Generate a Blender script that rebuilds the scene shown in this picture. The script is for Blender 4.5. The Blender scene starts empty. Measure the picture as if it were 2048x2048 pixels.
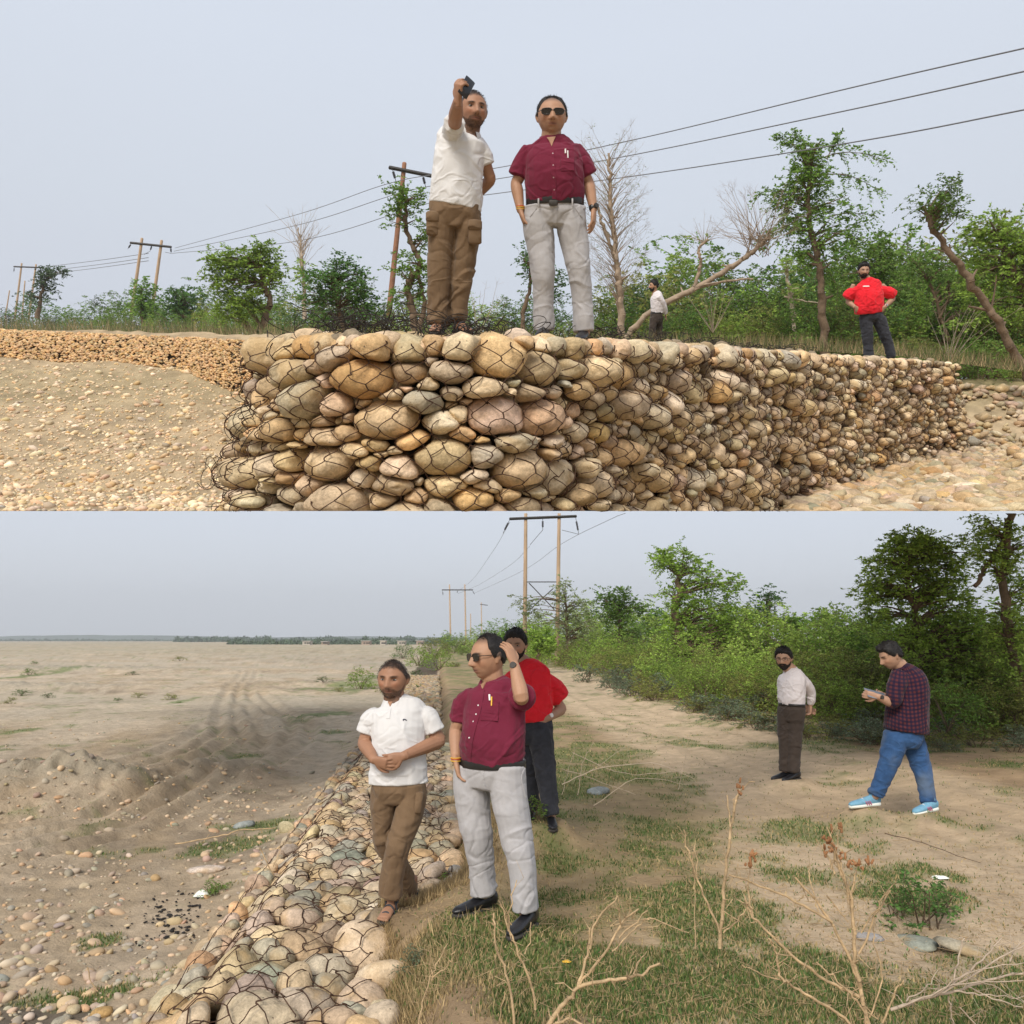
import bpy, math, random
import numpy as np
from math import sin, cos, tan, atan, pi, radians
from mathutils import Vector, Matrix
from mathutils.bvhtree import BVHTree

random.seed(7); RNG = np.random.default_rng(7)
scene = bpy.context.scene; COL = scene.collection

# ------------------------------------------------------------------ camera
FOC = 0.83                       # focal length / picture width
HL, HU = 1.8, 1.7                # eye height above the lower and the upper riverside
PL = atan(.125 / FOC)            # camera looks up by this, seen from the lower riverside
PU = atan(.14 / FOC)             # ... and down by this, seen from the upper terrace
camd = bpy.data.cameras.new('camera'); cam = bpy.data.objects.new('camera', camd); COL.objects.link(cam)
camd.sensor_fit = 'HORIZONTAL'; camd.sensor_width = 36; camd.lens = 36 * FOC
camd.clip_start = .05; camd.clip_end = 20000
cam.location = (0, 0, HL); cam.rotation_euler = (pi / 2 + PL, 0, 0)
scene.camera = cam
scene.render.resolution_x = scene.render.resolution_y = 1024
scene.view_settings.view_transform = 'Standard'; scene.view_settings.look = 'None'
scene.view_settings.exposure = 0.27; scene.view_settings.gamma = 1
scene.view_settings.use_curve_mapping = False

# ------------------------------------------------------------------ light
SUN_EL, SUN_AZ = 40, 200         # azimuth clockwise from +Y: behind the camera, to the left
w = bpy.data.worlds.new('World'); scene.world = w; w.use_nodes = True
nt = w.node_tree; nt.nodes.clear()
out = nt.nodes.new('ShaderNodeOutputWorld'); bg = nt.nodes.new('ShaderNodeBackground')
sky = nt.nodes.new('ShaderNodeTexSky'); sky.sky_type = 'NISHITA'; sky.sun_disc = False
sky.sun_elevation = radians(SUN_EL); sky.sun_rotation = radians(SUN_AZ)
sky.air_density = 1.0; sky.dust_density = 4.0
tc = nt.nodes.new('ShaderNodeTexCoord'); sx = nt.nodes.new('ShaderNodeSeparateXYZ')
ramp = nt.nodes.new('ShaderNodeValToRGB')
def lin(r, g, b, k=1.0):
    f = lambda c: (c / 255 / 12.92) if c < 10 else ((c / 255 + .055) / 1.055) ** 2.4
    return (f(r) * k, f(g) * k, f(b) * k, 1)
cr = ramp.color_ramp; cr.elements[0].position = 0.0; cr.elements[0].color = lin(212, 217, 224)
cr.elements[1].position = 1.0; cr.elements[1].color = lin(206, 214, 228)
for p_, c_ in ((.05, (213, 218, 226)), (.16, (212, 218, 229)), (.33, (201, 205, 214)), (.45, (206, 212, 221)), (.6, (211, 218, 229))):
    e_ = cr.elements.new(p_); e_.color = lin(*c_)
mx = nt.nodes.new('ShaderNodeMix'); mx.data_type = 'RGBA'; mx.inputs[0].default_value = .86
sc = nt.nodes.new('ShaderNodeVectorMath'); sc.operation = 'SCALE'; sc.inputs[3].default_value = 10.0
nt.links.new(tc.outputs['Generated'], sx.inputs[0]); nt.links.new(sx.outputs[2], ramp.inputs[0])
nt.links.new(ramp.outputs[0], sc.inputs[0])
nt.links.new(sky.outputs[0], mx.inputs[6]); nt.links.new(sc.outputs[0], mx.inputs[7])
nt.links.new(mx.outputs[2], bg.inputs[0]); bg.inputs[1].default_value = .1
nt.links.new(bg.outputs[0], out.inputs[0])
sund = bpy.data.lights.new('sun', 'SUN'); sund.energy = 2.7; sund.angle = radians(22); sund.color = (1, .93, .82)
sun = bpy.data.objects.new('sun', sund); COL.objects.link(sun)
sdir = Vector((sin(radians(SUN_AZ)) * cos(radians(SUN_EL)), cos(radians(SUN_AZ)) * cos(radians(SUN_EL)), sin(radians(SUN_EL))))
sun.rotation_euler = sdir.to_track_quat('Z', 'Y').to_euler()

# ------------------------------------------------------------------ frames
UPM = Matrix.Translation((0, 0, HL)) @ Matrix.Rotation(PL + PU, 4, 'X') @ Matrix.Translation((0, 0, -HU))
UPPER = []
class Frame:
    def __init__(s, h, pitch, up): s.h, s.p, s.up = h, pitch, up
    def ray(s, x, y):
        u, v = x / 1932, y / 1932
        r, q = u - .5, .5 - v
        return Vector((r, FOC * cos(s.p) - q * sin(s.p), FOC * sin(s.p) + q * cos(s.p)))
    def A(s, x, y, d):                    # the point seen there at distance d
        r = s.ray(x, y); return Vector((r.x * d / r.y, d, s.h + r.z * d / r.y))
    def G(s, x, y, z=0):                  # ... and on the plane z
        r = s.ray(x, y); k = (z - s.h) / r.z; return Vector((r.x * k, r.y * k, z))
L = Frame(HL, PL, False); U = Frame(HU, -PU, True)
PN = np.array([0, sin(PU), cos(PU)])      # the upper terrace ends at this plane
def cut(v):
    v = np.array(v, float); k = (v - np.array([0, 0, HU])) @ PN - .0012 * v[:, 1]
    m = k < 0; v[m] -= k[m, None] * PN; return v
def above(v): return ((np.asarray(v) - np.array([0, 0, HU])) @ PN) > 0

# ------------------------------------------------------------------ noise
def _h(ix, iy, iz, s):
    n = (ix.astype(np.int64) * 374761393 + iy.astype(np.int64) * 668265263 + iz.astype(np.int64) * 2147483647 + s * 974711) & 0xffffffff
    n = ((n ^ (n >> 13)) * 1274126177) & 0xffffffff
    n = ((n ^ (n >> 16)) * 2246822519) & 0xffffffff
    return ((n ^ (n >> 15)) & 0xffffff) / float(0xffffff) * 2 - 1
def noise(x, y, z=0.0, s=0):
    x = np.asarray(x, float); y = np.asarray(y, float) + 0 * x; z = np.asarray(z, float) + 0 * x
    ix, iy, iz = np.floor(x), np.floor(y), np.floor(z); fx, fy, fz = x - ix, y - iy, z - iz
    fx = fx * fx * (3 - 2 * fx); fy = fy * fy * (3 - 2 * fy); fz = fz * fz * (3 - 2 * fz)
    r = 0
    for a in (0, 1):
        for b in (0, 1):
            for c in (0, 1):
                r = r + _h(ix + a, iy + b, iz + c, s) * (fx if a else 1 - fx) * (fy if b else 1 - fy) * (fz if c else 1 - fz)
    return r
def fbm(x, y, z=0.0, o=4, s=0):
    r = 0; a = .5; k = 1.0
    for i in range(o):
        r = r + a * noise(x * k + 17 * i, y * k, z * k, s + i); a *= .5; k *= 2.03
    return r
def sstep(x, a, b):
    t = np.clip((x - a) / (b - a), 0, 1); return t * t * (3 - 2 * t)

# ------------------------------------------------------------------ mesh helpers
def mesh(name, v, f, mat=None, col=None, smooth=True):
    me = bpy.data.meshes.new(name)
    v = np.asarray(v, np.float32)
    if isinstance(f, np.ndarray):
        n, k = f.shape
        me.vertices.add(len(v)); me.vertices.foreach_set('co', v.ravel())
        me.loops.add(n * k); me.loops.foreach_set('vertex_index', f.ravel().astype(np.int32))
        me.polygons.add(n); me.polygons.foreach_set('loop_start', np.arange(n, dtype=np.int32) * k)
        me.polygons.foreach_set('loop_total', np.full(n, k, np.int32))
        me.update(calc_edges=True); me.validate()
    else:
        me.from_pydata(v.tolist(), [], f)
    if smooth: me.polygons.foreach_set('use_smooth', np.ones(len(me.polygons), bool))
    if mat: me.materials.append(mat)
    if col is not None: setcol(me, col)
    return me
def setcol(me, col, name='Col'):
    a = me.color_attributes.new(name, 'FLOAT_COLOR', 'POINT'); c = np.ones((len(me.vertices), 4), np.float32)
    c[:, :3] = col; a.data.foreach_set('color', c.ravel())
def obj(name, me, parent=None, label=None, cat=None, group=None, kind=None, loc=None, fr=None):
    o = bpy.data.objects.new(name, me); COL.objects.link(o)
    if parent is not None: o.parent = parent
    if loc is not None: o.location = loc
    if label: o['label'] = label
    if cat: o['category'] = cat
    if group: o['group'] = group
    if kind: o['kind'] = kind
    if parent is None and fr is U: UPPER.append(o)
    return o
def empty(name, loc, label, cat, group=None, fr=None, kind=None):
    o = obj(name, None, None, label, cat, group, kind, loc, fr); o.empty_display_size = .1; return o

def segs(P, Q, r0, r1, n=4):              # independent tapered prisms P->Q
    P = np.asarray(P, float); Q = np.asarray(Q, float); N = len(P)
    r0 = np.broadcast_to(r0, (N,)); r1 = np.broadcast_to(r1, (N,))
    t = Q - P; t /= np.linalg.norm(t, axis=1)[:, None] + 1e-9
    ref = np.where(np.abs(t[:, 2:3]) > .9, np.array([[1., 0, 0]]), np.array([[0, 0, 1.]]))
    a = np.cross(t, ref); a /= np.linalg.norm(a, axis=1)[:, None] + 1e-9; b = np.cross(t, a)
    th = np.arange(n) / n * 2 * pi; c, s_ = np.cos(th), np.sin(th)
    off = a[:, None, :] * c[None, :, None] + b[:, None, :] * s_[None, :, None]
    V = np.stack([P[:, None] + off * r0[:, None, None], Q[:, None] + off * r1[:, None, None]], 1).reshape(-1, 3)
    i = np.arange(n); j = (i + 1) % n; base = (np.arange(N) * 2 * n)[:, None]
    F = np.stack([base + i, base + j, base + n + j, base + n + i], -1).reshape(-1, 4)
    return V, F
def polysegs(pl, r):                      # polyline with radii -> arrays for segs
    p = np.asarray(pl, float); r = np.broadcast_to(np.asarray(r, float), (len(p),))
    return p[:-1], p[1:], r[:-1], r[1:]
def join(parts):
    V = []; F = []; n = 0
    for v, f in parts:
        V.append(v); F.append(f + n); n += len(v)
    return np.concatenate(V), np.concatenate(F)
def leaves(C, size, rng, direc=None, asp=.45):
    C = np.asarray(C, float); N = len(C)
    d = rng.normal(size=(N, 3)) if direc is None else np.asarray(direc) + rng.normal(size=(N, 3)) * .35
    d /= np.linalg.norm(d, axis=1)[:, None]
    n = rng.normal(size=(N, 3)); n[:, 2] += .9
    s = np.cross(d, n); s /= np.linalg.norm(s, axis=1)[:, None] + 1e-9
    z = (size * rng.uniform(.6, 1.3, N))[:, None]
    V = np.stack([C, C + d * z * .5 + s * z * asp * .5, C + d * z, C + d * z * .5 - s * z * asp * .5], 1).reshape(-1, 3)
    return V, (np.arange(N) * 4)[:, None] + np.arange(4)
def cr_res(pts, k=4):                     # Catmull-Rom through rows (any number of columns)
    p = np.asarray(pts, float)
    if len(p) < 3:
        t = np.linspace(0, 1, k + 1)[:, None]; return p[0] * (1 - t) + p[-1] * t
    q = np.vstack([2 * p[0] - p[1], p, 2 * p[-1] - p[-2]]); o = []
    for i in range(1, len(q) - 2):
        for t in np.arange(k) / k:
            o.append(.5 * ((2 * q[i]) + (-q[i - 1] + q[i + 1]) * t + (2 * q[i - 1] - 5 * q[i] + 4 * q[i + 1] - q[i + 2]) * t * t + (-q[i - 1] + 3 * q[i] - 3 * q[i + 1] + q[i + 2]) * t ** 3))
    o.append(p[-1]); return np.array(o)
HAZE = .00035
def loft(pts, rad, ref=(1, 0, 0), n=14, k=4, cap=True, power=1.0, ck=.55):
    """closed tube; pts rows of 3, rad rows (ra, rb); ra lies along ref"""
    pts = np.asarray(pts, float); rad = np.asarray(rad, float)
    if rad.ndim == 1: rad = np.stack([rad, rad], 1)
    A = cr_res(np.hstack([pts, rad]), k); p, r = A[:, :3], np.maximum(A[:, 3:], .0015)
    t = np.gradient(p, axis=0); t /= np.linalg.norm(t, axis=1)[:, None] + 1e-9
    ref = np.broadcast_to(np.asarray(ref, float), p.shape)
    a = ref - (ref * t).sum(1)[:, None] * t; bad = np.linalg.norm(a, axis=1) < .05
    a[bad] = np.cross(t[bad], np.array([0, 1, 0.3])); a /= np.linalg.norm(a, axis=1)[:, None]
    b = np.cross(t, a)
    if cap:                               # round the ends
        def end(i, sg):
            P_, R_, rr = [], [], min(r[i]) * ck
            for q in (.6, .95): P_.append(p[i] + t[i] * sg * rr * q); R_.append(r[i] * math.sqrt(max(0, 1 - q * q * .98)))
            return P_, R_
        e0, f0 = end(0, -1); e1, f1 = end(-1, 1)
        p = np.vstack([e0[::-1], p, e1]); r = np.vstack([f0[::-1], r, f1])
        a = np.vstack([a[:1], a[:1], a, a[-1:], a[-1:]]); b = np.vstack([b[:1], b[:1], b, b[-1:], b[-1:]])
    th = np.arange(n) / n * 2 * pi; c, s = np.cos(th), np.sin(th)
    if power != 1: c = np.sign(c) * np.abs(c) ** power; s = np.sign(s) * np.abs(s) ** power
    V = p[:, None] + a[:, None] * (r[:, :1] * c)[:, :, None] + b[:, None] * (r[:, 1:] * s)[:, :, None]
    m = len(p); V = V.reshape(-1, 3); F = []
    for i in range(m - 1):
        for j in range(n): F.append((i * n + j, i * n + (j + 1) % n, (i + 1) * n + (j + 1) % n, (i + 1) * n + j))
    F.append(tuple(range(n))[::-1]); F.append(tuple((m - 1) * n + j for j in range(n)))
    return V, F
def merge(parts):
    V = []; F = []; n = 0
    for v, f in parts:
        V.append(np.asarray(v)); F += [tuple(int(i) + n for i in q) for q in f]; n += len(v)
    return np.vstack(V), F
def remesh(parts, vox, it=2):
    v, f = merge(parts); me = bpy.data.meshes.new('t'); me.from_pydata(v.tolist(), [], f)
    o = bpy.data.objects.new('t', me); COL.objects.link(o)
    m = o.modifiers.new('r', 'REMESH'); m.mode = 'VOXEL'; m.voxel_size = vox
    if it: s = o.modifiers.new('s', 'SMOOTH'); s.factor = .5; s.iterations = it
    dg = bpy.context.evaluated_depsgraph_get(); r = bpy.data.meshes.new_from_object(o.evaluated_get(dg))
    bpy.data.objects.remove(o); bpy.data.meshes.remove(me)
    r.materials.clear(); r.polygons.foreach_set('use_smooth', np.ones(len(r.polygons), bool))
    return r
def vco(me):
    a = np.empty(len(me.vertices) * 3, np.float32); me.vertices.foreach_get('co', a); return a.reshape(-1, 3).astype(float)
def vno(me):
    a = np.empty(len(me.vertices) * 3, np.float32); me.vertex_normals.foreach_get('vector', a); return a.reshape(-1, 3).astype(float)
def setco(me, v): me.vertices.foreach_set('co', np.asarray(v, np.float32).ravel()); me.update()

# ------------------------------------------------------------------ materials
def mat(name, base=(.5, .5, .5), rough=.8, attr=None, var=.0, vscale=5.0, bump=0.0, bscale=40.0, island=0.0,
        objrand=0.0, coords='Object', metal=0.0, spec=.3, trans=0.0, spots=None, stretch=None, bdist=.01, sheen=0.0, extra=None):
    m = bpy.data.materials.new(name); m.use_nodes = True; t = m.node_tree; N, K = t.nodes, t.links
    p = N['Principled BSDF']; p.inputs['Roughness'].default_value = rough; p.inputs['Metallic'].default_value = metal
    p.inputs['Specular IOR Level'].default_value = spec
    if sheen: p.inputs['Sheen Weight'].default_value = sheen
    def rgb(c): n = N.new('ShaderNodeRGB'); n.outputs[0].default_value = (*c[:3], 1); return n.outputs[0]
    if attr: a = N.new('ShaderNodeAttribute'); a.attribute_name = attr; c = a.outputs['Color']
    else: c = rgb(base)
    tcn = N.new('ShaderNodeTexCoord'); vec = tcn.outputs[coords]
    if stretch:
        mp = N.new('ShaderNodeMapping'); mp.inputs['Scale'].default_value = stretch; K.new(vec, mp.inputs[0]); vec = mp.outputs[0]
    def scale_col(c, facsock, lo, hi):    # multiply colour by map(fac)
        mr = N.new('ShaderNodeMapRange'); mr.inputs['To Min'].default_value = lo; mr.inputs['To Max'].default_value = hi
        K.new(facsock, mr.inputs['Value']); vm = N.new('ShaderNodeVectorMath'); vm.operation = 'SCALE'
        K.new(c, vm.inputs[0]); K.new(mr.outputs[0], vm.inputs[3]); return vm.outputs[0]
    if var:
        n = N.new('ShaderNodeTexNoise'); n.inputs['Scale'].default_value = vscale; n.inputs['Detail'].default_value = 6
        n.inputs['Roughness'].default_value = .65; K.new(vec, n.inputs['Vector'])
        mr = N.new('ShaderNodeMapRange'); mr.inputs['From Min'].default_value = .3; mr.inputs['From Max'].default_value = .7
        K.new(n.outputs[0], mr.inputs[0]); c = scale_col(c, mr.outputs[0], 1 - var, 1 + var)
    if island:
        g = N.new('ShaderNodeNewGeometry'); c = scale_col(c, g.outputs['Random Per Island'], 1 - island, 1 + island)
    if objrand:
        g = N.new('ShaderNodeObjectInfo'); c = scale_col(c, g.outputs['Random'], 1 - objrand, 1 + objrand)
    if spots:                             # (colour, scale, threshold)
        n = N.new('ShaderNodeTexNoise'); n.inputs['Scale'].default_value = spots[1]; n.inputs['Detail'].default_value = 3; K.new(vec, n.inputs['Vector'])
        mr = N.new('ShaderNodeMapRange'); mr.inputs['From Min'].default_value = spots[2]; mr.inputs['From Max'].default_value = spots[2] + .08
        K.new(n.outputs[0], mr.inputs[0]); mc = N.new('ShaderNodeMix'); mc.data_type = 'RGBA'
        K.new(mr.outputs[0], mc.inputs[0]); K.new(c, mc.inputs[6]); mc.inputs[7].default_value = (*spots[0], 1); c = mc.outputs[2]
    if extra: c = extra(N, K, c, tcn)
    K.new(c, p.inputs['Base Color'])
    if bump:
        n = N.new('ShaderNodeTexNoise'); n.inputs['Scale'].default_value = bscale; n.inputs['Detail'].default_value = 8
        n.inputs['Roughness'].default_value = .7; K.new(vec, n.inputs['Vector'])
        b = N.new('ShaderNodeBump'); b.inputs['Strength'].default_value = bump; b.inputs['Distance'].default_value = bdist
        K.new(n.outputs[0], b.inputs['Height']); K.new(b.outputs[0], p.inputs['Normal'])
    if trans:
        tr = N.new('ShaderNodeBsdfTranslucent'); K.new(c, tr.inputs[0]); ms = N.new('ShaderNodeMixShader'); ms.inputs[0].default_value = trans
        K.new(p.outputs[0], ms.inputs[1]); K.new(tr.outputs[0], ms.inputs[2]); K.new(ms.outputs[0], N['Material Output'].inputs[0])
    return m
M = {}
def stonetex(N, K, c, tcn):
    """each stone its own mottling: the noise is shifted by the stone's colour"""
    a = N.new('ShaderNodeAttribute'); a.attribute_name = 'Col'; s = N.new('ShaderNodeVectorMath'); s.operation = 'MULTIPLY_ADD'; K.new(a.outputs['Color'], s.inputs[0]); s.inputs[1].default_value = (37, 53, 71); K.new(tcn.outputs['Object'], s.inputs[2])
    for sc_, lo, hi, det, a0, a1 in ((7, .62, 1.28, 5, .32, .68), (55, .80, 1.14, 4, .35, .65)):
        n = N.new('ShaderNodeTexNoise'); n.inputs['Scale'].default_value = sc_; n.inputs['Detail'].default_value = det; n.inputs['Roughness'].default_value = .72; n.inputs['Distortion'].default_value = .6; K.new(s.outputs[0], n.inputs['Vector'])
        m = N.new('ShaderNodeMapRange'); m.inputs['From Min'].default_value = a0; m.inputs['From Max'].default_value = a1; m.inputs['To Min'].default_value = lo; m.inputs['To Max'].default_value = hi; K.new(n.outputs[0], m.inputs[0])
        v = N.new('ShaderNodeVectorMath'); v.operation = 'SCALE'; K.new(c, v.inputs[0]); K.new(m.outputs[0], v.inputs[3]); c = v.outputs[0]
    n = N.new('ShaderNodeTexNoise'); n.inputs['Scale'].default_value = 4; n.inputs['Detail'].default_value = 4; K.new(s.outputs[0], n.inputs['Vector'])
    m = N.new('ShaderNodeMapRange'); m.inputs['From Min'].default_value = .54; m.inputs['From Max'].default_value = .66; m.inputs['To Max'].default_value = .5; K.new(n.outputs[0], m.inputs[0])
    x = N.new('ShaderNodeMix'); x.data_type = 'RGBA'; K.new(m.outputs[0], x.inputs[0]); K.new(c, x.inputs[6]); x.inputs[7].default_value = (.50, .33, .15, 1); return x.outputs[2]
M['stone'] = mat('river_stone', attr='Col', rough=.92, var=.0, bump=.9, bscale=22, bdist=.016, spots=((.17, .13, .09), 60, .67), coords='Object', spec=.15, extra=stonetex)
M['wire'] = mat('rusty_wire', (.085, .045, .028), .7, var=.4, vscale=8, metal=.3)
M['darkwire'] = mat('dark_wire', (.035, .028, .024), .6, metal=.4, var=.3)
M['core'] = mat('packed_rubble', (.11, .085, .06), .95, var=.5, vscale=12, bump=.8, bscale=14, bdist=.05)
M['ground'] = mat('ground', attr='Col', rough=.95, var=.18, vscale=5, bump=.9, bscale=18, bdist=.04, spec=.12)
M['pebble'] = mat('pebble', attr='Col', rough=.85, var=.12, vscale=20)
M['bark'] = mat('bark', (.17, .12, .08), .95, var=.35, vscale=6, bump=.8, bscale=18, bdist=.03)
M['palebark'] = mat('pale_bark', (.34, .26, .19), .95, var=.3, vscale=6, bump=.5, bscale=18)
M['twig'] = mat('dry_twig', (.46, .33, .19), .9, var=.45, vscale=14, bump=.6, bscale=60)
M['greytwig'] = mat('grey_twig', (.42, .34, .26), .9, var=.25, vscale=9)
M['pod'] = mat('seed_pod', (.3, .15, .07), .9, var=.3)
for k, c in dict(leaf=(.17, .29, .055), leafdark=(.10, .20, .05), leafbright=(.27, .40, .07), leafolive=(.27, .30, .075), leaflit=(.36, .50, .10), leafgrey=(.20, .26, .16), leafpale=(.25, .30, .14), leaffar=(.075, .115, .055)).items():  # palest green has light put into its colour against the upper terrace's shade
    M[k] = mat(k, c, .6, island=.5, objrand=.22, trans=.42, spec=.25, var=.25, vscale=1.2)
M['grass'] = mat('grass_blades', attr='Col', rough=.8, island=.4, trans=.3)
M['pole'] = mat('steel_pole', (.46, .33, .22), .7, var=.25, vscale=1.5, stretch=(4, 4, .6))
M['polerust'] = mat('rusted_pole', (.30, .15, .09), .8, var=.3, vscale=2)
M['iron'] = mat('cross_arm', (.06, .055, .05), .6, metal=.4)
M['insul'] = mat('insulator', (.05, .05, .06), .35)
M['cable'] = mat('cable', (.16, .16, .17), .5)
# ------------------------------------------------------------------ lower riverside: ground
SAND = np.array((.44, .35, .25)); TRACK = np.array((.56, .43, .29)); WET = np.array((.36, .275, .18)); GRAV = np.array((.44, .38, .29))
GREEN = np.array((.13, .185, .055)); STRAW = np.array((.36, .28, .15)); SOIL = np.array((.38, .27, .165)); CHAR = np.array((.07, .06, .05))
FEET = [(728, 1722, 5.85), (760, 1695, 6.3), (890, 1708, 5.45), (975, 1754, 5.15), (1040, 1556, 7.7), (1003, 1533, 8.0),
        (1482, 1468, 11), (1500, 1468, 11.1), (1625, 1520, 8.9), (1745, 1532, 8.7)]
PADS = [L.A(*f) for f in FEET]
def xl(y): return -1.43 - .087 * y
def xb(y): return np.where(y < 8, np.interp(y, [3, 4.1, 5.5, 6.3, 7.2, 8], [-.58, -.72, -.94, -.90, -.58, -.64]), .08 - .087 * y)
RUTS = [[(-60, 1532), (120, 1496), (280, 1436), (360, 1412), (420, 1370)],
        [(-90, 1572), (120, 1544), (240, 1512), (360, 1464), (431, 1424), (459, 1396), (445, 1360), (447, 1310), (470, 1270)],
        [(-90, 1625), (200, 1562), (280, 1526), (400, 1468), (480, 1432), (531, 1400), (548, 1370), (505, 1345), (470, 1310)]]
RUTS = [np.array([tuple(L.G(x, y, -.4))[:2] for x, y in cr_res(r, 5)]) for r in RUTS]
ROAD = np.array([tuple(L.G(x, y, 0))[:2] for x, y in [(2300, 1900), (1990, 1690), (1760, 1560), (1560, 1475), (1360, 1400), (1200, 1345), (1120, 1312), (1080, 1285), (1060, 1262)]])
ROADW = [3.0, 2.4, 2.1, 2.0, 2.0, 1.7, 1.6, 1.6, 1.6]
def pdist(x, y, pl, wid=None):
    best = np.full(x.shape, 1e9); arc = np.zeros(x.shape); ww = np.ones(x.shape); acc = 0
    for i in range(len(pl) - 1):
        a, b = pl[i], pl[i + 1]; d = b - a; Ln = np.hypot(*d) + 1e-9
        t = np.clip(((x - a[0]) * d[0] + (y - a[1]) * d[1]) / Ln ** 2, 0, 1)
        q = np.hypot(x - a[0] - t * d[0], y - a[1] - t * d[1]); m = q < best
        best = np.where(m, q, best); arc = np.where(m, acc + t * Ln, arc)
        if wid is not None: ww = np.where(m, wid[i] * (1 - t) + wid[i + 1] * t, ww)
        acc += Ln
    return (best, arc, ww)
def lower_h(x, y):
    x = np.asarray(x, float); y = np.asarray(y, float)
    far = sstep(y, 25, 70)
    bed = -.42 + .03 * fbm(x * .6, y * .6, 1.0, 4, 3) * (1 + far) + .06 * fbm(x * .13, y * .13, 2, 3, 9)
    bed = bed + .030 * fbm(x * 5, y * 5, 0, 4, 31) + .02 * np.maximum(0, noise(x * 9, y * 9, 0, 35) - .2)
    # long washed ridges that run with the strip
    bed = bed + .008 * np.maximum(0, noise(x * 1.6 + y * .55, y * .35 - x * .3, 0, 44)) * sstep(y, 6, 9)
    for mx_, my_, rx, ry, hh in ((-6.6, 13.0, 1.5, .9, .85), (-5.0, 14.3, 1.2, .7, .5), (-8.6, 12.6, 1.3, 1.0, .8), (-25, 38, 14, 2.2, .7), (-9, 42, 7, 1.6, .5), (-34, 60, 20, 4, .8), (-6.5, 24, 3.5, 1.2, .25)):
        e = np.exp(-(((x - mx_) / rx) ** 2 + ((y - my_) / ry) ** 2)); bed = bed + hh * .5 * e * (1 + .5 * fbm(x * 1.1, y * 1.1, 3, 4, 17) + .35 * fbm(x * 5, y * 5, 3, 3, 18))
    for r in RUTS:
        q, a, _ = pdist(x, y, r)
        for k in (0, .9):
            qq = np.abs(q - k * .5) if k else q
            g = np.exp(-(qq / .17) ** 2); rim = np.exp(-((qq - .3) / .1) ** 2)
            bed = bed + (-.062 * g + .036 * rim) * (1 + .25 * noise(x * 3, y * 3, 0, 8)) + .010 * g * np.sin(a * 2 * pi / .16) * (y < 16)
    land = .02 + .05 * fbm(x * .35, y * .35, 0, 4, 5) + .012 * fbm(x * 4, y * 4, 0, 3, 6)
    q, a, ww = pdist(x, y, ROAD, ROADW); land = land - .05 * (1 - sstep(q, .2, 1)) * 1.0
    q2 = np.abs(q - ww * .42); land = land - .035 * np.exp(-(q2 / .16) ** 2) + .02 * np.exp(-((q2 - .3) / .12) ** 2)
    b = xb(y); ridge = .10 * np.exp(-((x - b - .55) / .28) ** 2) * (y < 14) * (1 + .8 * noise(x * 2.3, y * 2.3, 0, 71))
    land = land + ridge
    t = sstep(x, b - .06, b + .42 + .12 * noise(y * 1.3, 0 * y, 0, 12)); t2 = sstep(x, xl(y) - .7, xl(y) + .05)
    mid = -.30 + 0 * x
    h = bed * (1 - t2) + mid * t2; h = np.where(x > b - .08, np.where(t > 0, mid * (1 - t) + land * t, h), h)
    wsum = 0 * x; hs = 0 * x
    for p in PADS:
        k = np.exp(-(((x - p.x) ** 2 + (y - p.y) ** 2) / .30 ** 2)); wsum = wsum + k; hs = hs + k * p.z
    k = np.clip(wsum, 0, 1); h = h * (1 - k) + k * hs / np.maximum(wsum, 1e-6)
    return h
PATCH = [(1420, 1560, 240, 26), (1250, 1600, 130, 40), (1650, 1590, 60, 14), (1530, 1660, 120, 26), (1250, 1720, 330, 70), (1200, 1850, 420, 90), (1700, 1700, 150, 40),
         (1800, 1860, 300, 80), (1500, 1860, 300, 90), (1100, 1420, 120, 22), (1230, 1460, 120, 20), (1080, 1500, 70, 40), (1020, 1590, 40, 40), (1900, 1450, 120, 18),
         (1560, 1405, 130, 14), (690, 1282, 30, 10), (1150, 1540, 180, 22), (1030, 1700, 140, 50), (900, 1830, 150, 70), (1720, 1640, 140, 24), (1330, 1400, 60, 8)]
LPATCH = [(40, 1378, 40, 8), (430, 1595, 70, 18), (480, 1555, 70, 7), (640, 1500, 30, 8), (620, 1380, 30, 7), (470, 1420, 30, 8), (690, 1280, 26, 10), (350, 1320, 12, 8),
          (150, 1880, 90, 20), (180, 1455, 18, 9), (600, 1350, 40, 8), (60, 1275, 30, 9), (70, 1482, 24, 5), (410, 1680, 26, 10), (560, 1780, 1, 1), (200, 1770, 50, 16), (640, 1300, 60, 8)]
def invL(x, y, z):                        # pixel of a ground point, to sow where grass grows
    yy = y * cos(PL) + (z - HL) * sin(PL); up = -y * sin(PL) + (z - HL) * cos(PL)
    return 966 + 1932 * FOC * x / yy, 966 - 1932 * FOC * up / yy
_pg = [(L.G(a, b, 0), abs(L.G(a + c, b, 0).x - L.G(a, b, 0).x), abs(L.G(a, b - e, 0).y - L.G(a, b + e, 0).y) / 2) for a, b, c, e in PATCH]
_pl = [(L.G(a, b, -.4), abs(L.G(a + c, b, -.4).x - L.G(a, b, -.4).x), abs(L.G(a, b - e, -.4).y - L.G(a, b + e, -.4).y) / 2) for a, b, c, e in LPATCH]
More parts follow.
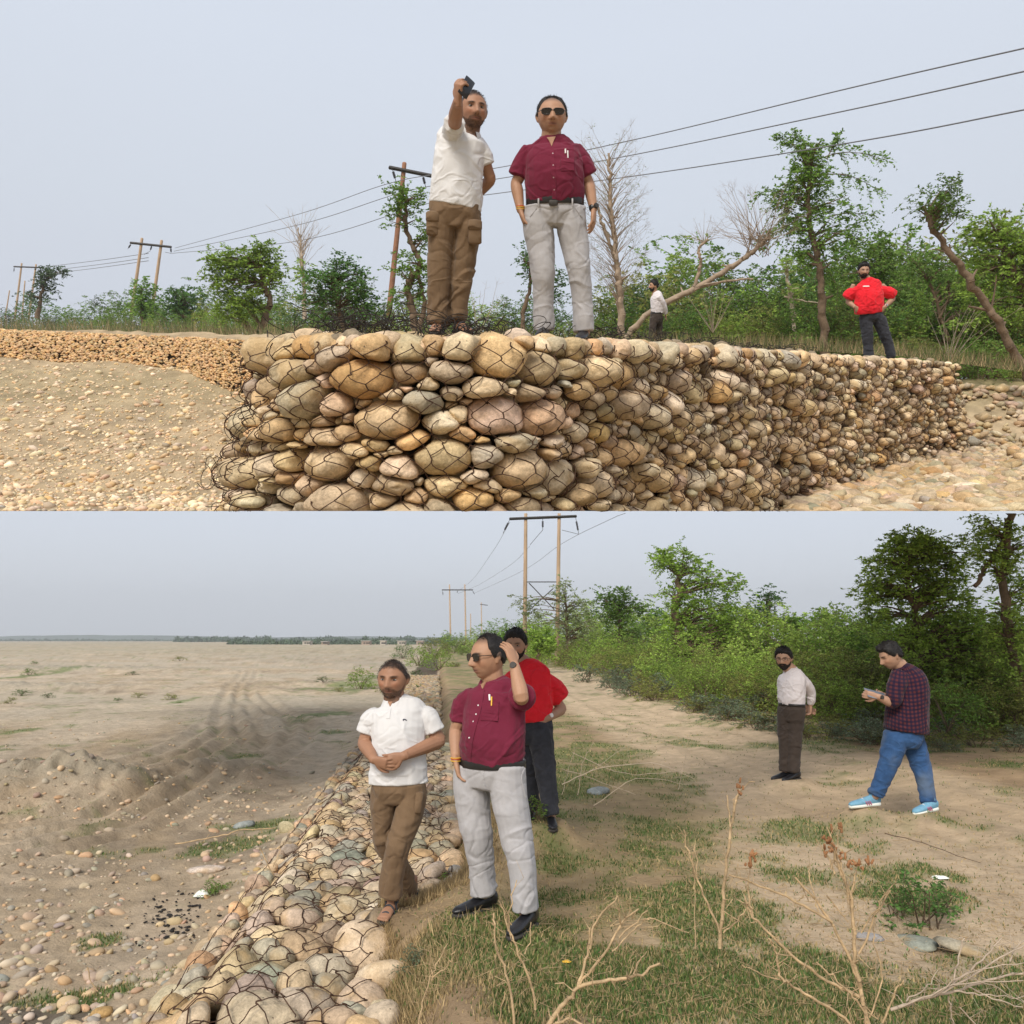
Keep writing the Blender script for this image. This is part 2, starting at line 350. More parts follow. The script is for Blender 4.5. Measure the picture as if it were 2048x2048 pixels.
def grass_amt(x, y):
    g = 0 * x
    n = fbm(x * 1.4, y * 1.4, 0, 4, 51); n2 = fbm(x * 5, y * 5, 0, 3, 53)
    for c, rx, ry in _pg + _pl: g = np.maximum(g, 1.08 * np.exp(-(((x - c.x) / rx) ** 2 + ((y - c.y) / ry) ** 2)))
    land = sstep(x, xb(y) + .1, xb(y) + .6)
    q, a, ww = pdist(x, y, ROAD, ROADW)
    base = .34 * land * sstep(q, ww * .8, ww * 1.25) + .18 * land
    far = .35 * sstep(y, 40, 90) * (x > -8) * (x < 6)
    v = np.maximum(g, base + far) + 1.1 * n + .5 * n2
    return np.clip((v - .36) * 1.9, 0, 1)
def lower_col(x, y, h):
    n = fbm(x * .5, y * .5, 0, 4, 61); n2 = fbm(x * 3, y * 3, 0, 4, 63); n3 = fbm(x * 1.1 + y * .3, y * .3, 0, 4, 65)
    c = SAND[None] * (1 + .42 * n[:, None] + .36 * n2[:, None])
    pale = sstep(n3, .05, .3)[:, None]; c = c * (1 - .5 * pale) + np.array((.50, .42, .32)) * .5 * pale
    wet = (sstep(-n3, .1, .35) * .6)[:, None]; c = c * (1 - wet) + WET * wet * 1.15
    for r in RUTS:
        q, a, _ = pdist(x, y, r); e = (np.exp(-(q / .5) ** 2) * (.35 + .3 * noise(x * 4, y * 4, 0, 3)))[:, None]; c = c * (1 - e * .9) + WET * .85 * e * .9
    g = (sstep(y, 17, 30) * sstep(noise(x * .08, y * .3, 0, 77), -.2, .4))[:, None] * .6; c = c * (1 - g) + GRAV * g
    mound = sstep(h, -.25, 0)[:, None] * (x < xl(y) - .5)[:, None]; c = c * (1 - mound) + GRAV * .85 * mound
    ch = np.exp(-(((x + 2.75) / .45) ** 2 + ((y - 5.2) / .5) ** 2)) + .25 * np.exp(-(((x + 3.2) / .6) ** 2 + ((y - 5.6) / .8) ** 2))
    ch = (sstep(ch + .5 * n2, .45, .8) * .75)[:, None]; c = c * (1 - ch) + CHAR * ch
    land = sstep(x, xb(y) - .05, xb(y) + .15)[:, None]
    q, a, ww = pdist(x, y, ROAD, ROADW); rd = (1 - sstep(q, ww * .75, ww * 1.15))[:, None]
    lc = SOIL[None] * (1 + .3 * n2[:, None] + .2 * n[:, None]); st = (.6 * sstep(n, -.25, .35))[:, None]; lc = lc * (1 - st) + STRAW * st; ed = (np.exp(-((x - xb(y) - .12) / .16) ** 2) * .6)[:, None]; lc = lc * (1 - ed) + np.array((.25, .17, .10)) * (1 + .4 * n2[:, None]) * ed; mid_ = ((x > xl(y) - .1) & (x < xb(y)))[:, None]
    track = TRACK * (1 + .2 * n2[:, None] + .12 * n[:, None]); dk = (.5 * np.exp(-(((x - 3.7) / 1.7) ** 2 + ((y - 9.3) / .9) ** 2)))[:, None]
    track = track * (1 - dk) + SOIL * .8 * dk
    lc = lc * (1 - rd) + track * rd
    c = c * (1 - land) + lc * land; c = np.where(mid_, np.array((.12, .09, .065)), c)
    g = (grass_amt(x, y) * .68)[:, None]; c = c * (1 - g) + GREEN * (1 + .3 * n2[:, None]) * g
    far = sstep(y, 60, 200)[:, None] * .35; c = c * (1 - far) + np.array((.30, .27, .17)) * far
    return np.clip(c, .02, .8)
nu = 560
ys = np.concatenate([np.geomspace(2.6, 70, 520), np.geomspace(72, 2400, 60)]); us = np.tan(np.linspace(-.66, .66, nu)) * 1.02
X = us[None, :] * (ys[:, None] + 1.2); Y = np.repeat(ys[:, None], nu, 1)
xs_, ys_ = X.ravel(), Y.ravel(); h_ = lower_h(xs_, ys_) * (1 - sstep(ys_, 300, 900)) - .3 * sstep(ys_, 300, 900)
def gridf(n, m):
    i = np.arange((n - 1) * (m - 1)); r, c = i // (m - 1), i % (m - 1); a = r * m + c
    return np.stack([a, a + 1, a + m + 1, a + m], 1)
GROUND = obj('riverbank_ground', mesh('riverbank_ground', np.stack([xs_, ys_, h_], 1), gridf(len(ys), nu), M['ground'], lower_col(xs_, ys_, h_)), kind='structure')
# ground behind and beside the camera, out of the picture
M['plainground'] = mat('plain_ground', (.36, .28, .17), .95, var=.3, vscale=.4)
xs0 = us[0] * (ys[0] + 1.2)
obj('ground', mesh('ground', [(-2400, -1200, -.55), (2400, -1200, -.55), (2400, 2450, -.55), (-2400, 2450, -.55)], [(0, 1, 2, 3)], M['plainground']), kind='structure')

# ------------------------------------------------------------------ stones
PALW = 1.22 * np.array([(.62, .47, .29), (.50, .37, .22), (.66, .53, .36), (.38, .32, .22), (.54, .34, .16), (.50, .36, .24), (.72, .60, .44), (.40, .35, .27), (.55, .39, .27), (.60, .44, .23), (.62, .48, .31)])
PALL = np.array((1.14, 1.08, .98)) * np.array([(.50, .42, .32), (.40, .38, .32), (.60, .50, .38), (.34, .34, .32), (.54, .38, .24), (.48, .36, .29), (.64, .56, .45), (.36, .33, .29), (.60, .45, .28), (.40, .39, .32)])
def pack(W, H, rfun, rng, fill=.95, iters=110, edge=0):
    pos, r = [], []; area = 0
    while area < W * H * fill:
        p = rng.uniform((0, 0), (W, H)); q = rfun(p, rng); pos.append(p); r.append(q); area += pi * q * q
    p = np.array(pos); r = np.array(r)
    for it in range(iters):
        d = p[:, None] - p[None]; D = np.hypot(d[..., 0], d[..., 1]) + 1e-6; np.fill_diagonal(D, 9)
        ov = np.maximum(0, (r[:, None] + r[None]) * .98 - D); p += (d / D[..., None] * ov[..., None]).sum(1) * .32
        p[:, 0] = np.clip(p[:, 0], 0, W); p[:, 1] = np.clip(p[:, 1], 0, H - edge * r)
    return p, r
NA = 24; rngc = np.random.default_rng(3)
def cells(p, r):
    th = np.arange(NA) / NA * 2 * pi; c, s = np.cos(th), np.sin(th); R = np.empty((len(p), NA))
    for i in range(len(p)):
        d = p - p[i]; D = np.hypot(d[:, 0], d[:, 1]); m = (D > 1e-6) & (D < r[i] * 2.2 + .35); d, D = d[m], D[m]
        t = (D * D + r[i] ** 2 - r[m] ** 2) / (2 * D); t = np.maximum(t, .35 * r[i])
        cs = (d[:, 0:1] * c + d[:, 1:2] * s) / D[:, None]; q = np.where(cs > .05, t[:, None] / np.maximum(cs, .05), 9)
        q = np.minimum(q.min(0) if len(q) else 9, 1.32 * r[i])
        f = (np.roll(q, 1) + 2 * q + np.roll(q, -1)) / 4; f = (np.roll(f, 1) + 2 * f + np.roll(f, -1)) / 4
        R[i] = np.minimum(f * 1.0, q * 1.03) * rngc.uniform(.93, 1.0)
    return R
def stone_local(R, rng, thick, npsi=11, asp=1.0):
    """(s, t, o) vertices of a cobble whose outline is the radii R; o points out of the wall"""
    th = np.arange(NA) / NA * 2 * pi; ps = np.linspace(0, pi, npsi)[1:-1]; V = []
    k = rng.uniform(.72, .95)
    for q in ps:
        rr = abs(sin(q)) ** k; oo = np.sign(cos(q)) * abs(cos(q)) ** .9
        V.append(np.stack([R * rr * np.cos(th), R * rr * np.sin(th), np.full(NA, oo * thick)], 1))
    V = np.concatenate([[[0, 0, thick]], *V, [[0, 0, -thick]]])
    sd = int(rng.integers(1e6)); m = R.mean(); s3 = 1.1 / m
    nn = noise(V[:, 0] * s3, V[:, 1] * s3, V[:, 2] * s3, sd) * .13 + noise(V[:, 0] * s3 * 2.2, V[:, 1] * s3 * 2.2, V[:, 2] * s3 * 2.2, sd + 1) * .05 - np.clip(noise(V[:, 0] * s3 * 1.4, V[:, 1] * s3 * 1.4, V[:, 2] * s3 * 1.4, sd + 2) - .25, 0, 1) * .22
    V = V * (1 + nn[:, None])
    a, b = rng.normal(0, .16, 2); V[:, 2] += a * V[:, 0] + b * V[:, 1]     # lean of its face
    return V
def stone_faces(npsi=11):
    F = []; n = npsi - 2
    for j in range(NA): F.append((0, 1 + j, 1 + (j + 1) % NA))
    for i in range(n - 1):
        for j in range(NA): F.append((1 + i * NA + j, 1 + (i + 1) * NA + j, 1 + (i + 1) * NA + (j + 1) % NA, 1 + i * NA + (j + 1) % NA))
    e = 1 + n * NA; b = 1 + (n - 1) * NA
    for j in range(NA): F.append((b + j, e, b + (j + 1) % NA))
    return F
SF = stone_faces(); SFlow = stone_faces(7)
def tints(n, pal, rng):
    c = pal[rng.integers(len(pal), size=n)]; c = c * .62 + pal[rng.integers(len(pal), size=n)] * .38
    return c * rng.uniform(.78, 1.15, (n, 1)) * np.array([1, 1, 1]) + rng.normal(0, .012, (n, 3))
def heightfield(S, T, pos, R, thick, off):
    """how far the stones stand out at points (S,T)"""
    o = np.full(len(S), -.04); th = np.arange(NA + 1) / NA * 2 * pi; Rm = R.max(1)
    order = np.argsort(pos[:, 0]); ps = pos[order]; mr = Rm.max()
    for i in range(len(S)):
        a, b = np.searchsorted(ps[:, 0], (S[i] - mr, S[i] + mr)); c = order[a:b]
        d = np.array((S[i], T[i])) - pos[c]; D = np.hypot(d[:, 0], d[:, 1]); m = D < Rm[c]
        if not m.any(): continue
        c, d, D = c[m], d[m], D[m]; an = np.arctan2(d[:, 1], d[:, 0]) % (2 * pi); ix = (an / (2 * pi) * NA).astype(int) % NA
        q = 1 - (D / R[c, ix]) ** 2; m = q > 0
        if m.any(): o[i] = max(o[i], (thick[c][m] * 1.08 * q[m] ** .36 + off[c][m]).max())
    return o
def hexnet(W, H, a, rng, jit=.16):
    """edges (as node pairs) of a double-twist hexagonal net"""
    dx, dy = a, a * .86; nodes = {}; E = []
    def nd(i, j, k):
        key = (i, j, k)
        if key not in nodes:
            x = (i + (.5 if j % 2 else 0)) * dx; y = j * dy + (a * .30 if k else -a * .0)
            nodes[key] = (x + rng.normal(0, jit * a * .5), y + rng.normal(0, jit * a * .5))
        return key
    ni, nj = int(W / dx) + 2, int(H / dy) + 2
    for j in range(nj):
        for i in range(ni):
            lo = nd(i, j, 0); hi = nd(i, j, 1); E.append((lo, hi, 1))
            o = 0 if j % 2 == 0 else 1
            E.append((hi, nd(i + o, j + 1, 0), 0)); E.append((hi, nd(i + o - 1, j + 1, 0), 0))
    return nodes, E
def draw_net(W, H, a, rng, mapf, pos, R, thick, off, rad, sy=1.0, sub=3, keep=None, lift=.012):
    nodes, E = hexnet(W, H / sy, a, rng); keys = list(nodes); ix = {k: i for i, k in enumerate(keys)}
    N = np.array([nodes[k] for k in keys]); N[:, 1] *= sy
    e = np.array([(ix[p], ix[q]) for p, q, _ in E]); tw = np.array([t for *_, t in E])
    pa, pb = N[e[:, 0]], N[e[:, 1]]
    ok = (pa[:, 0] > -.02) & (pa[:, 0] < W) & (pb[:, 0] > -.02) & (pb[:, 0] < W) & (pa[:, 1] > -.02) & (pa[:, 1] < H) & (pb[:, 1] < H) & (pb[:, 1] > -.02)
    if keep is not None: ok &= keep(pa) & keep(pb)
    pa, pb, tw = pa[ok], pb[ok], tw[ok]; ts = np.linspace(0, 1, sub + 1)
    bow = rng.normal(0, .06 * a, (len(pa), 2))
    Q = pa[:, None] * (1 - ts)[None, :, None] + pb[:, None] * ts[None, :, None] + bow[:, None] * np.sin(ts * pi)[None, :, None]
    f = Q.reshape(-1, 2); o = heightfield(f[:, 0], f[:, 1], pos, R, thick, off).reshape(len(pa), -1)
    av = (o[:, :1] + o[:, -1:]) * .5; o = np.maximum(o, av * .8 - .01) + lift
    Wd = mapf(np.concatenate([f, o.reshape(-1, 1)], 1)).reshape(len(pa), sub + 1, 3)
    P, Qq = Wd[:, :-1].reshape(-1, 3), Wd[:, 1:].reshape(-1, 3); r = np.repeat(np.where(tw, rad * 1.5, rad), sub)
    return segs(P, Qq, r, r, 3)

# ------------------------------------------------------------------ upper gabion wall
WP = cr_res([(-1.75, 13), (-1.95, 9.5), (-1.90, 7.2), (-1.64, 6.0), (-1.15, 5.6), (-.6, 5.52), (.15, 5.72), (1.3, 7.1), (2.9, 9.6), (4.3, 11.6), (5.8, 13.6), (7.6, 15.6), (8.7, 16.9), (9.2, 18.0), (9.2, 20.5)], 10)
WS = np.concatenate([[0], np.cumsum(np.hypot(*np.diff(WP, axis=0).T))]); WW = WS[-1]; WH = 1.9
_t = np.gradient(WP, axis=0); _t /= np.linalg.norm(_t, axis=1)[:, None]; WN = np.stack([_t[:, 1], -_t[:, 0]], 1)
def wsmap(x, y): return WS[np.argmin(np.hypot(WP[:, 0] - x, WP[:, 1] - y))]
S_A, S_B = wsmap(-1.9, 7.6), wsmap(9.0, 17.3)
def wmap(v):                              # (s, t, out) -> upper terrace
    s, t, o = v[:, 0], v[:, 1], v[:, 2]
    x = np.interp(s, WS, WP[:, 0]); y = np.interp(s, WS, WP[:, 1]); nx = np.interp(s, WS, WN[:, 0]); ny = np.interp(s, WS, WN[:, 1])
    bat = np.interp(s, [0, wsmap(-1.98, 7.2), wsmap(-1.2, 5.6), wsmap(1.3, 7.1), WW], [.4, .46, .30, .10, .12]) * (1 - t / WH)
    bat = bat + .07 * np.sin(s * 2.1) * np.sin(t * 1.7 + s) + .22 * sstep(s, wsmap(8.2, 16.3), wsmap(9.2, 18)) * (1 - t / WH)
    top = np.interp(s, WS, np.interp(WP[:, 1], [5.5, 6, 9, 13, 16.5, 18], [0, 0, 0, -.03, -.08, -.12]))
    o = o + bat
    return np.stack([x + nx * o, y + ny * o, t + top * t / WH], 1)
rng = np.random.default_rng(11)
def rw(p, rng):
    x = np.interp(p[0] + S_A, WS, WP[:, 0]); k = np.interp(x, [-2, 0, 1.2, 3, 6, 9], [1.0, 1.0, .80, .66, .62, .58])
    return rng.choice([.06, .095, .135, .20], p=[.26, .34, .27, .13]) * k * 1.12
SYW = 1.55                               # stones lie flat: wider than tall
pw, rr_ = pack(S_B - S_A, WH * SYW, rw, rng, .97, 130, 1.0); Rw = cells(pw, rr_)
gw = empty('gabion_wall', (0, 0, 0), 'curving retaining wall of rounded river cobbles packed in rusty wire mesh under the standing men', 'retaining wall', fr=U)
th_ = np.arange(NA) / NA * 2 * pi
def unscale(V, sy): V = V.copy(); V[:, 1] /= sy; return V
thw = rr_ * rng.uniform(.8, 1.1, len(rr_)); offw = rng.normal(0, .036, len(rr_)) - thw * .35
tn = tints(len(pw), PALW, rng); big = np.zeros(len(pw))
items = []
for i in range(len(pw)):
    V = stone_local(Rw[i], rng, thw[i]); V[:, 0] += pw[i, 0] + S_A; V[:, 1] += pw[i, 1]; V[:, 2] += offw[i]
    Wv = wmap(unscale(V, SYW)); 
    if not above(Wv).any(): continue
    items.append((rr_[i] / Wv[:, 1].mean(), Wv, tn[i], bool(above(Wv).all())))
# a loose course along the lip
for s in np.arange(S_A + .1, S_B, .19):
    s += rng.normal(0, .03); x = np.interp(s, WS, WP[:, 0]); k = np.interp(x, [-2, 0, 3, 9], [1.15, 1, .75, .62]); R0 = rng.uniform(.09, .15) * k
    R = R0 * (1 + .15 * np.cos(2 * th_ + rng.uniform(0, 6)))
    for row in (0, 1, 2):
        V = stone_local(R, rng, R0 * .8); V[:, 1] *= .55; V[:, 0] += s + row * .07; V[:, 1] += WH + rng.normal(0, .012) - .045; V[:, 2] += -.13 - row * .24
        Wv = wmap(V); items.append((R0 / Wv[:, 1].mean() * (1 if row == 0 else .3), Wv, tints(1, PALW, rng)[0], True))
items.sort(key=lambda q: -q[0])
for k, (_, Wv, t_, ab) in enumerate(items[:300]):
    if not ab: Wv = cut(Wv)
    c = Wv.mean(0); obj('stone', mesh('stone', Wv - c, SF, M['stone'], t_), gw, loc=c)
V = []; F = []; C = []; n = 0
for _, Wv, t_, ab in items[300:]:
    V.append(cut(Wv)); F += [tuple(q + n for q in f) for f in SF]; C.append(np.repeat(t_[None], len(Wv), 0)); n += len(Wv)
obj('stones', mesh('stones', np.vstack(V), F, M['stone'], np.vstack(C)), gw, kind='stuff')
# rubble inside: small stones behind the face, and the packed core
V = []; F = []; n = 0; SFl = SFlow
for i in range(1500):
    R0 = rng.uniform(.05, .10); v = stone_local(np.full(NA, R0), rng, R0 * .8, 7); v[:, 0] += rng.uniform(S_A, S_B); v[:, 1] = v[:, 1] * .8 + rng.uniform(0, WH); v[:, 2] -= .11
    q = wmap(v)
    if above(q).all(): V.append(q); F += [tuple(a + n for a in f) for f in SFl]; n += len(q)
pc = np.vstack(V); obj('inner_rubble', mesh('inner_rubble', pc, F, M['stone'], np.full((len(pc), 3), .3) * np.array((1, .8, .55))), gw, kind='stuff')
ns = 90; ss = np.linspace(S_A, S_B, ns); ring = []
for t, o in ((-.0, -.17), (WH * .5, -.17), (WH - .09, -.17), (WH - .09, -1.0), (0, -1.0)):
    ring.append(cut(wmap(np.stack([ss, np.full(ns, t), np.full(ns, o)], 1))))
Vc = np.stack(ring, 1).reshape(-1, 3); Fc = [(i * 5 + j, i * 5 + (j + 1) % 5, (i + 1) * 5 + (j + 1) % 5, (i + 1) * 5 + j) for i in range(ns - 1) for j in range(5)] + [(0, 1, 2, 3, 4), tuple((ns - 1) * 5 + j for j in range(5))]
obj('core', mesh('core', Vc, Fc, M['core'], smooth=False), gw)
ps2 = pw.copy(); ps2[:, 0] += 0
nv, nf = draw_net(S_B - S_A, WH * SYW, .15, rng, lambda v: wmap(np.stack([v[:, 0] + S_A, v[:, 1] / SYW, v[:, 2]], 1)), pw, Rw, thw, offw, .0036, sy=1.05)
nv = nv[:]; ok = above(nv).reshape(-1, 6).all(1); nv = nv.reshape(-1, 6, 3)[ok].reshape(-1, 3); nf = nf[:len(nv) // 2]
nf = ((np.arange(len(nv) // 6) * 6)[:, None, None] + np.array([[0, 1, 4, 3], [1, 2, 5, 4], [2, 0, 3, 5]])[None]).reshape(-1, 4)
obj('wire_netting', mesh('wire_netting', nv, nf, M['wire']), gw, kind='stuff')
# loose mesh ends along the lip: tangled loops
P_, Q_ = [], []
def curl(c, size, rng, n=18, flat=.6):
    a = rng.uniform(0, 6.28); sw = rng.uniform(1.6, 6.0) * rng.choice([-1, 1]); t = np.linspace(0, 1, n); d = rng.normal(size=3) * np.array([1, .6, .12]); d /= np.linalg.norm(d)
    e = np.array([rng.normal() * .25, rng.normal() * .25, 1.0]); r = size * .5 * (1 + .35 * np.sin(t * rng.uniform(2, 5) + a))
    p = np.array(c) + (d * (np.cos(a + sw * t) * r)[:, None] + e * (np.sin(a + sw * t) * r * flat)[:, None]) + d * (t[:, None] - .5) * size * rng.uniform(0, 1.6)
    return p
for i in range(520):
    s = rng.uniform(wsmap(-1.8, 6.3), wsmap(4.2, 11.5)) if i % 5 else rng.uniform(wsmap(-1.6, 5.9), wsmap(0, 5.7)); x = np.interp(s, WS, WP[:, 0])
    big_ = np.interp(x, [-1.9, -1.2, -.8, -.3, .6, 1.0, 1.5, 4], [1, 1, .8, .6, .5, .6, .5, .35]); base = wmap(np.array([[s, WH + .02, -rng.uniform(.1, .6)]]))[0]
    p = curl(base + np.array([0, 0, abs(rng.normal(0, .07)) * big_]), rng.uniform(.08, .30) * big_ * (1 if rng.random() > .12 else 1.7), rng)
    P_.append(p[:-1]); Q_.append(p[1:])
for i in range(70):                      # torn net hanging off the left end
    t = rng.uniform(.3, 1.9); base = wmap(np.array([[rng.uniform(wsmap(-1.98, 7.2), wsmap(-1.5, 5.75)), t, rng.uniform(0, .12 + .3 * (1 - t / 1.9))]]))[0]
    p = curl(base, rng.uniform(.10, .30), rng, flat=.8); P_.append(p[:-1]); Q_.append(p[1:])
P_, Q_ = np.vstack(P_), np.vstack(Q_); k = above(P_) & above(Q_); v, f = segs(P_[k], Q_[k], .0030, .0030, 3)
obj('loose_wire', mesh('loose_wire', v, f, M['darkwire']), gw, kind='stuff')

# ------------------------------------------------------------------ upper ground
def up_h_left(x, y):
    z = 2.12 * np.clip((y - 11.5) / 8, 0, 1.5) ** 1.25 - .45 * sstep(-x / y, .3, .45) * 0 - .10 * (1 - sstep(-x / y, .3, .5)) * np.clip((y - 12) / 8, 0, 1)
    return z + .05 * fbm(x * .8, y * .8, 0, 4, 81) + .05 * fbm(x * 3, y * 3, 0, 3, 82)
def up_h_right(x, y):
    z = 1.42 * sstep(y - .35 * np.maximum(0, 9.3 - x), 17.2, 22) + .1 * sstep(y, 22, 45)
    return z + .05 * fbm(x * .8, y * .8, 0, 4, 83) + .03 * fbm(x * 4, y * 4, 0, 3, 84)
def up_col(x, y, right):
    n = fbm(x * .6, y * .6, 0, 4, 91)[:, None]; n2 = fbm(x * 4, y * 4, 0, 4, 92)[:, None]
    c = np.array((.41, .315, .20)) * (1 + .35 * n + .45 * n2)
    if right: g = sstep(y, 18.6, 22)[:, None] * .7; c = c * (1 - g) + np.array((.25, .22, .10)) * (1 + .4 * n2) * g
    else: g = (sstep(y, 15, 17) * (1 - sstep(y, 17.5, 19)))[:, None] * .3; c = c * (1 - g) + np.array((.22, .2, .1)) * g
    return np.clip(c, .02, .7)
def fan(u0, u1, y0, y1, nu, ny, hf, right):
    yy = np.geomspace(y0, y1, ny); uu = np.linspace(u0, u1, nu); X = uu[None] * yy[:, None] / FOC; Y = np.repeat(yy[:, None], nu, 1); x, y = X.ravel(), Y.ravel()
    return cut(np.stack([x, y, hf(x, y)], 1)), gridf(ny, nu), up_col(x, y, right)
v, f, c = fan(-.56, -.19, 9.2, 21, 240, 220, up_h_left, False)
obj('upper_riverbed', mesh('upper_riverbed', v, f, M['ground'], c), kind='structure', fr=U)
v, f, c = fan(.25, .54, 9.2, 22.5, 240, 160, up_h_right, True)
obj('upper_bank', mesh('upper_bank', v, f, M['ground'], c), kind='structure', fr=U)

# pebbles: many small cobbles lying on the ground
ICO = None
def ico(sub):
    import bmesh
    b = bmesh.new(); bmesh.ops.create_icosphere(b, subdivisions=sub, radius=1); v = np.array([x.co[:] for x in b.verts]); f = np.array([[q.index for q in x.verts] for x in b.faces]); b.free(); return v, f
IV, IF = ico(2); IV1, IF1 = ico(1)
def pebbles(C, R, pal, rng, low=False, squash=.68):
    iv, if_ = (IV1, IF1) if low else (IV, IF)
    n = len(C); a = rng.uniform(0, 2 * pi, n); sx_, sy_ = R * rng.uniform(.8, 1.35, n), R * rng.uniform(.7, 1.0, n); sz_ = R * squash * rng.uniform(.7, 1.1, n)
    v = iv[None] * np.stack([sx_, sy_, sz_], 1)[:, None]; v = v * (1 + .22 * noise(iv[None, :, 0] * 1.3 + np.arange(n)[:, None] * 7.3, iv[None, :, 1] * 1.3, iv[None, :, 2] * 1.3, 5)[..., None])
    ca, sa = np.cos(a)[:, None], np.sin(a)[:, None]; x = v[..., 0] * ca - v[..., 1] * sa; y = v[..., 0] * sa + v[..., 1] * ca
    tl = rng.normal(0, .25, (n, 1)); z = v[..., 2] + tl * x
    v = np.stack([x, y, z], -1) + C[:, None]
    return v.reshape(-1, 3), (if_[None] + (np.arange(n) * len(iv))[:, None, None]).reshape(-1, 3), np.repeat(tints(n, pal, rng), len(iv), 0)
rng = np.random.default_rng(23)
def sow(n, u0, u1, y0, y1, hf, rng):
    y = np.sqrt(rng.uniform((1 / y1) ** .6, (1 / y0) ** .6, n) ** (-2 / .6)); x = rng.uniform(u0, u1, n) * y / FOC; return x, y, hf(x, y)
x, y, z = sow(9000, -.56, -.2, 9.3, 19.5, up_h_left, rng); R = rng.choice([.018, .028, .045, .08], p=[.48, .32, .16, .04], size=len(x)); C = np.stack([x, y, z + R * .1], 1); k = above(C)
v, f, c = pebbles(C[k], R[k], PALW, rng, True); v = cut(v); obj('riverbed_pebbles', mesh('riverbed_pebbles', v, f, M['pebble'], c * 1.05), kind='stuff', fr=U)
# rubble spread at the foot of the wall, right
x, y, z = sow(11000, .27, .57, 9.3, 21, up_h_right, rng); R = rng.uniform(.03, .13, len(x)) * np.where(rng.random(len(x)) < .15, 1.5, 1)
wd = np.array([np.min(np.hypot(WP[:, 0] - a, WP[:, 1] - b)) for a, b in zip(x, y)])
C = np.stack([x, y, z + R * .35 + .10 * np.maximum(0, fbm(x * .9, y * .9, 0, 3, 5))], 1); k = above(C + np.array([0, 0, .10])) & (rng.random(len(x)) < 1.1 - .75 * sstep(y, 15, 18.5)); C, R = C[k], R[k]; o_ = np.argsort(-R / C[:, 1])
rub = C[o_], R[o_]
v, f, c = pebbles(rub[0][110:], rub[1][110:], PALW, rng, True); v = cut(v); obj('river_rubble', mesh('river_rubble', v, f, M['stone'], c * .82), kind='stuff', fr=U)
lab = 'rounded river cobble lying loose in the rubble at the foot of the gabion wall'
for i in range(110):
    v, f, c = pebbles(np.zeros((1, 3)), rub[1][i:i + 1], PALW, rng); v = cut(v + rub[0][i]) - rub[0][i]; c = c * .86; obj('river_cobble', mesh('river_cobble', v, f, M['stone'], c), None, lab, 'stone', 'cobbles spread at the foot of the wall', loc=rub[0][i], fr=U)
# far arm of the wall on the left
wl = empty('far_gabion_wall', (-10, 20, 0), 'long low stone gabion wall far off on the left beneath the tree line', 'retaining wall', fr=U)
n = 7000; t = rng.random(n); hx = rng.random(n)
fx = np.interp(t, [0, .6, .85, 1], [-13.2, -7.1, -4.96, -3.4]); fy = np.interp(t, [0, .6, .85, 1], [20, 19, 17, 12])
zb = up_h_left(fx, fy); zt = 1.7 + (.36 - np.interp(.5 + FOC * fx / fy, [0, .25, .3], [.3225, .333, .337])) * fy / FOC
C = np.stack([fx, fy - (1 - hx) * .75 * np.interp(t, [0, .8, 1], [1, .8, .35]), 0 * fx], 1); zz = up_h_left(C[:, 0], C[:, 1]); C[:, 2] = zz * (1 - hx) + zt * hx
R = rng.uniform(.02, .05, n) * np.interp(fy, [12, 20], [.95, 1.0])
v, f, c = pebbles(C, R, PALW * .9, rng, True); k = cut(v); v_, f_, c_ = (k - np.array((-10, 20, 0)), f, c)
obj('stones', mesh('stones', v_, f_, M['pebble'], c_ * np.array((.98, .86, .70))), wl, kind='stuff')
tt = np.linspace(0, 1, 50); qx = np.interp(tt, [0, .6, .85, 1], [-13.2, -7.1, -4.96, -3.4]); qy = np.interp(tt, [0, .6, .85, 1], [20, 19, 17, 12]); qt = 1.7 + (.36 - np.interp(.5 + FOC * qx / qy, [0, .25, .3], [.3225, .333, .337])) * qy / FOC
sl = np.interp(tt, [0, .8, 1], [1, .8, .35]) * .75; V = np.stack([np.stack([qx, qy - sl, up_h_left(qx, qy - sl) - .1], 1), np.stack([qx, qy, qt - .05], 1), np.stack([qx, qy + 1, qt - .05], 1), np.stack([qx, qy + 1, qt - .4], 1)], 1).reshape(-1, 3)
F = [(i * 4 + j, (i + 1) * 4 + j, (i + 1) * 4 + (j + 1) % 4, i * 4 + (j + 1) % 4) for i in range(49) for j in range(4)]
obj('core', mesh('core', V - np.array((-10, 20, 0)), F, M['core'], smooth=False), wl)

# ------------------------------------------------------------------ lower gabion strip
rng = np.random.default_rng(31)
gm = empty('gabion_mattress', (-1.2, 3, -.3), 'flat strip of river cobbles under rusty hexagonal wire mesh running away beside the riverbed', 'gabion')
GY0, GY1 = 3.2, 16.0; WD = 1.62
def smap(v):
    yy = v[:, 1] + GY0; x = xl(yy) + v[:, 0]; e = v[:, 0] / WD; drop = -.16 * (1 - sstep(v[:, 0], -.02, .30)) * 1.2
    z = -.05 + v[:, 2] + drop + .03 * noise(x * 1.2, yy * 1.2, 0, 7); return np.stack([x, yy, z], 1)
def rl(p, rng): return rng.choice([.075, .11, .15, .20], p=[.22, .36, .3, .12]) * np.interp(p[1], [0, 3, 6, 13], [1.12, 1.0, .88, .8])
pl_, rl_ = pack(WD, GY1 - GY0, rl, rng, .97, 130); Rl = cells(pl_, rl_)
thl = rl_ * rng.uniform(.6, .9, len(rl_)); ofl = -thl * .80 + rng.normal(0, .018, len(rl_)); tn = tints(len(rl_), PALL, rng)
items = []
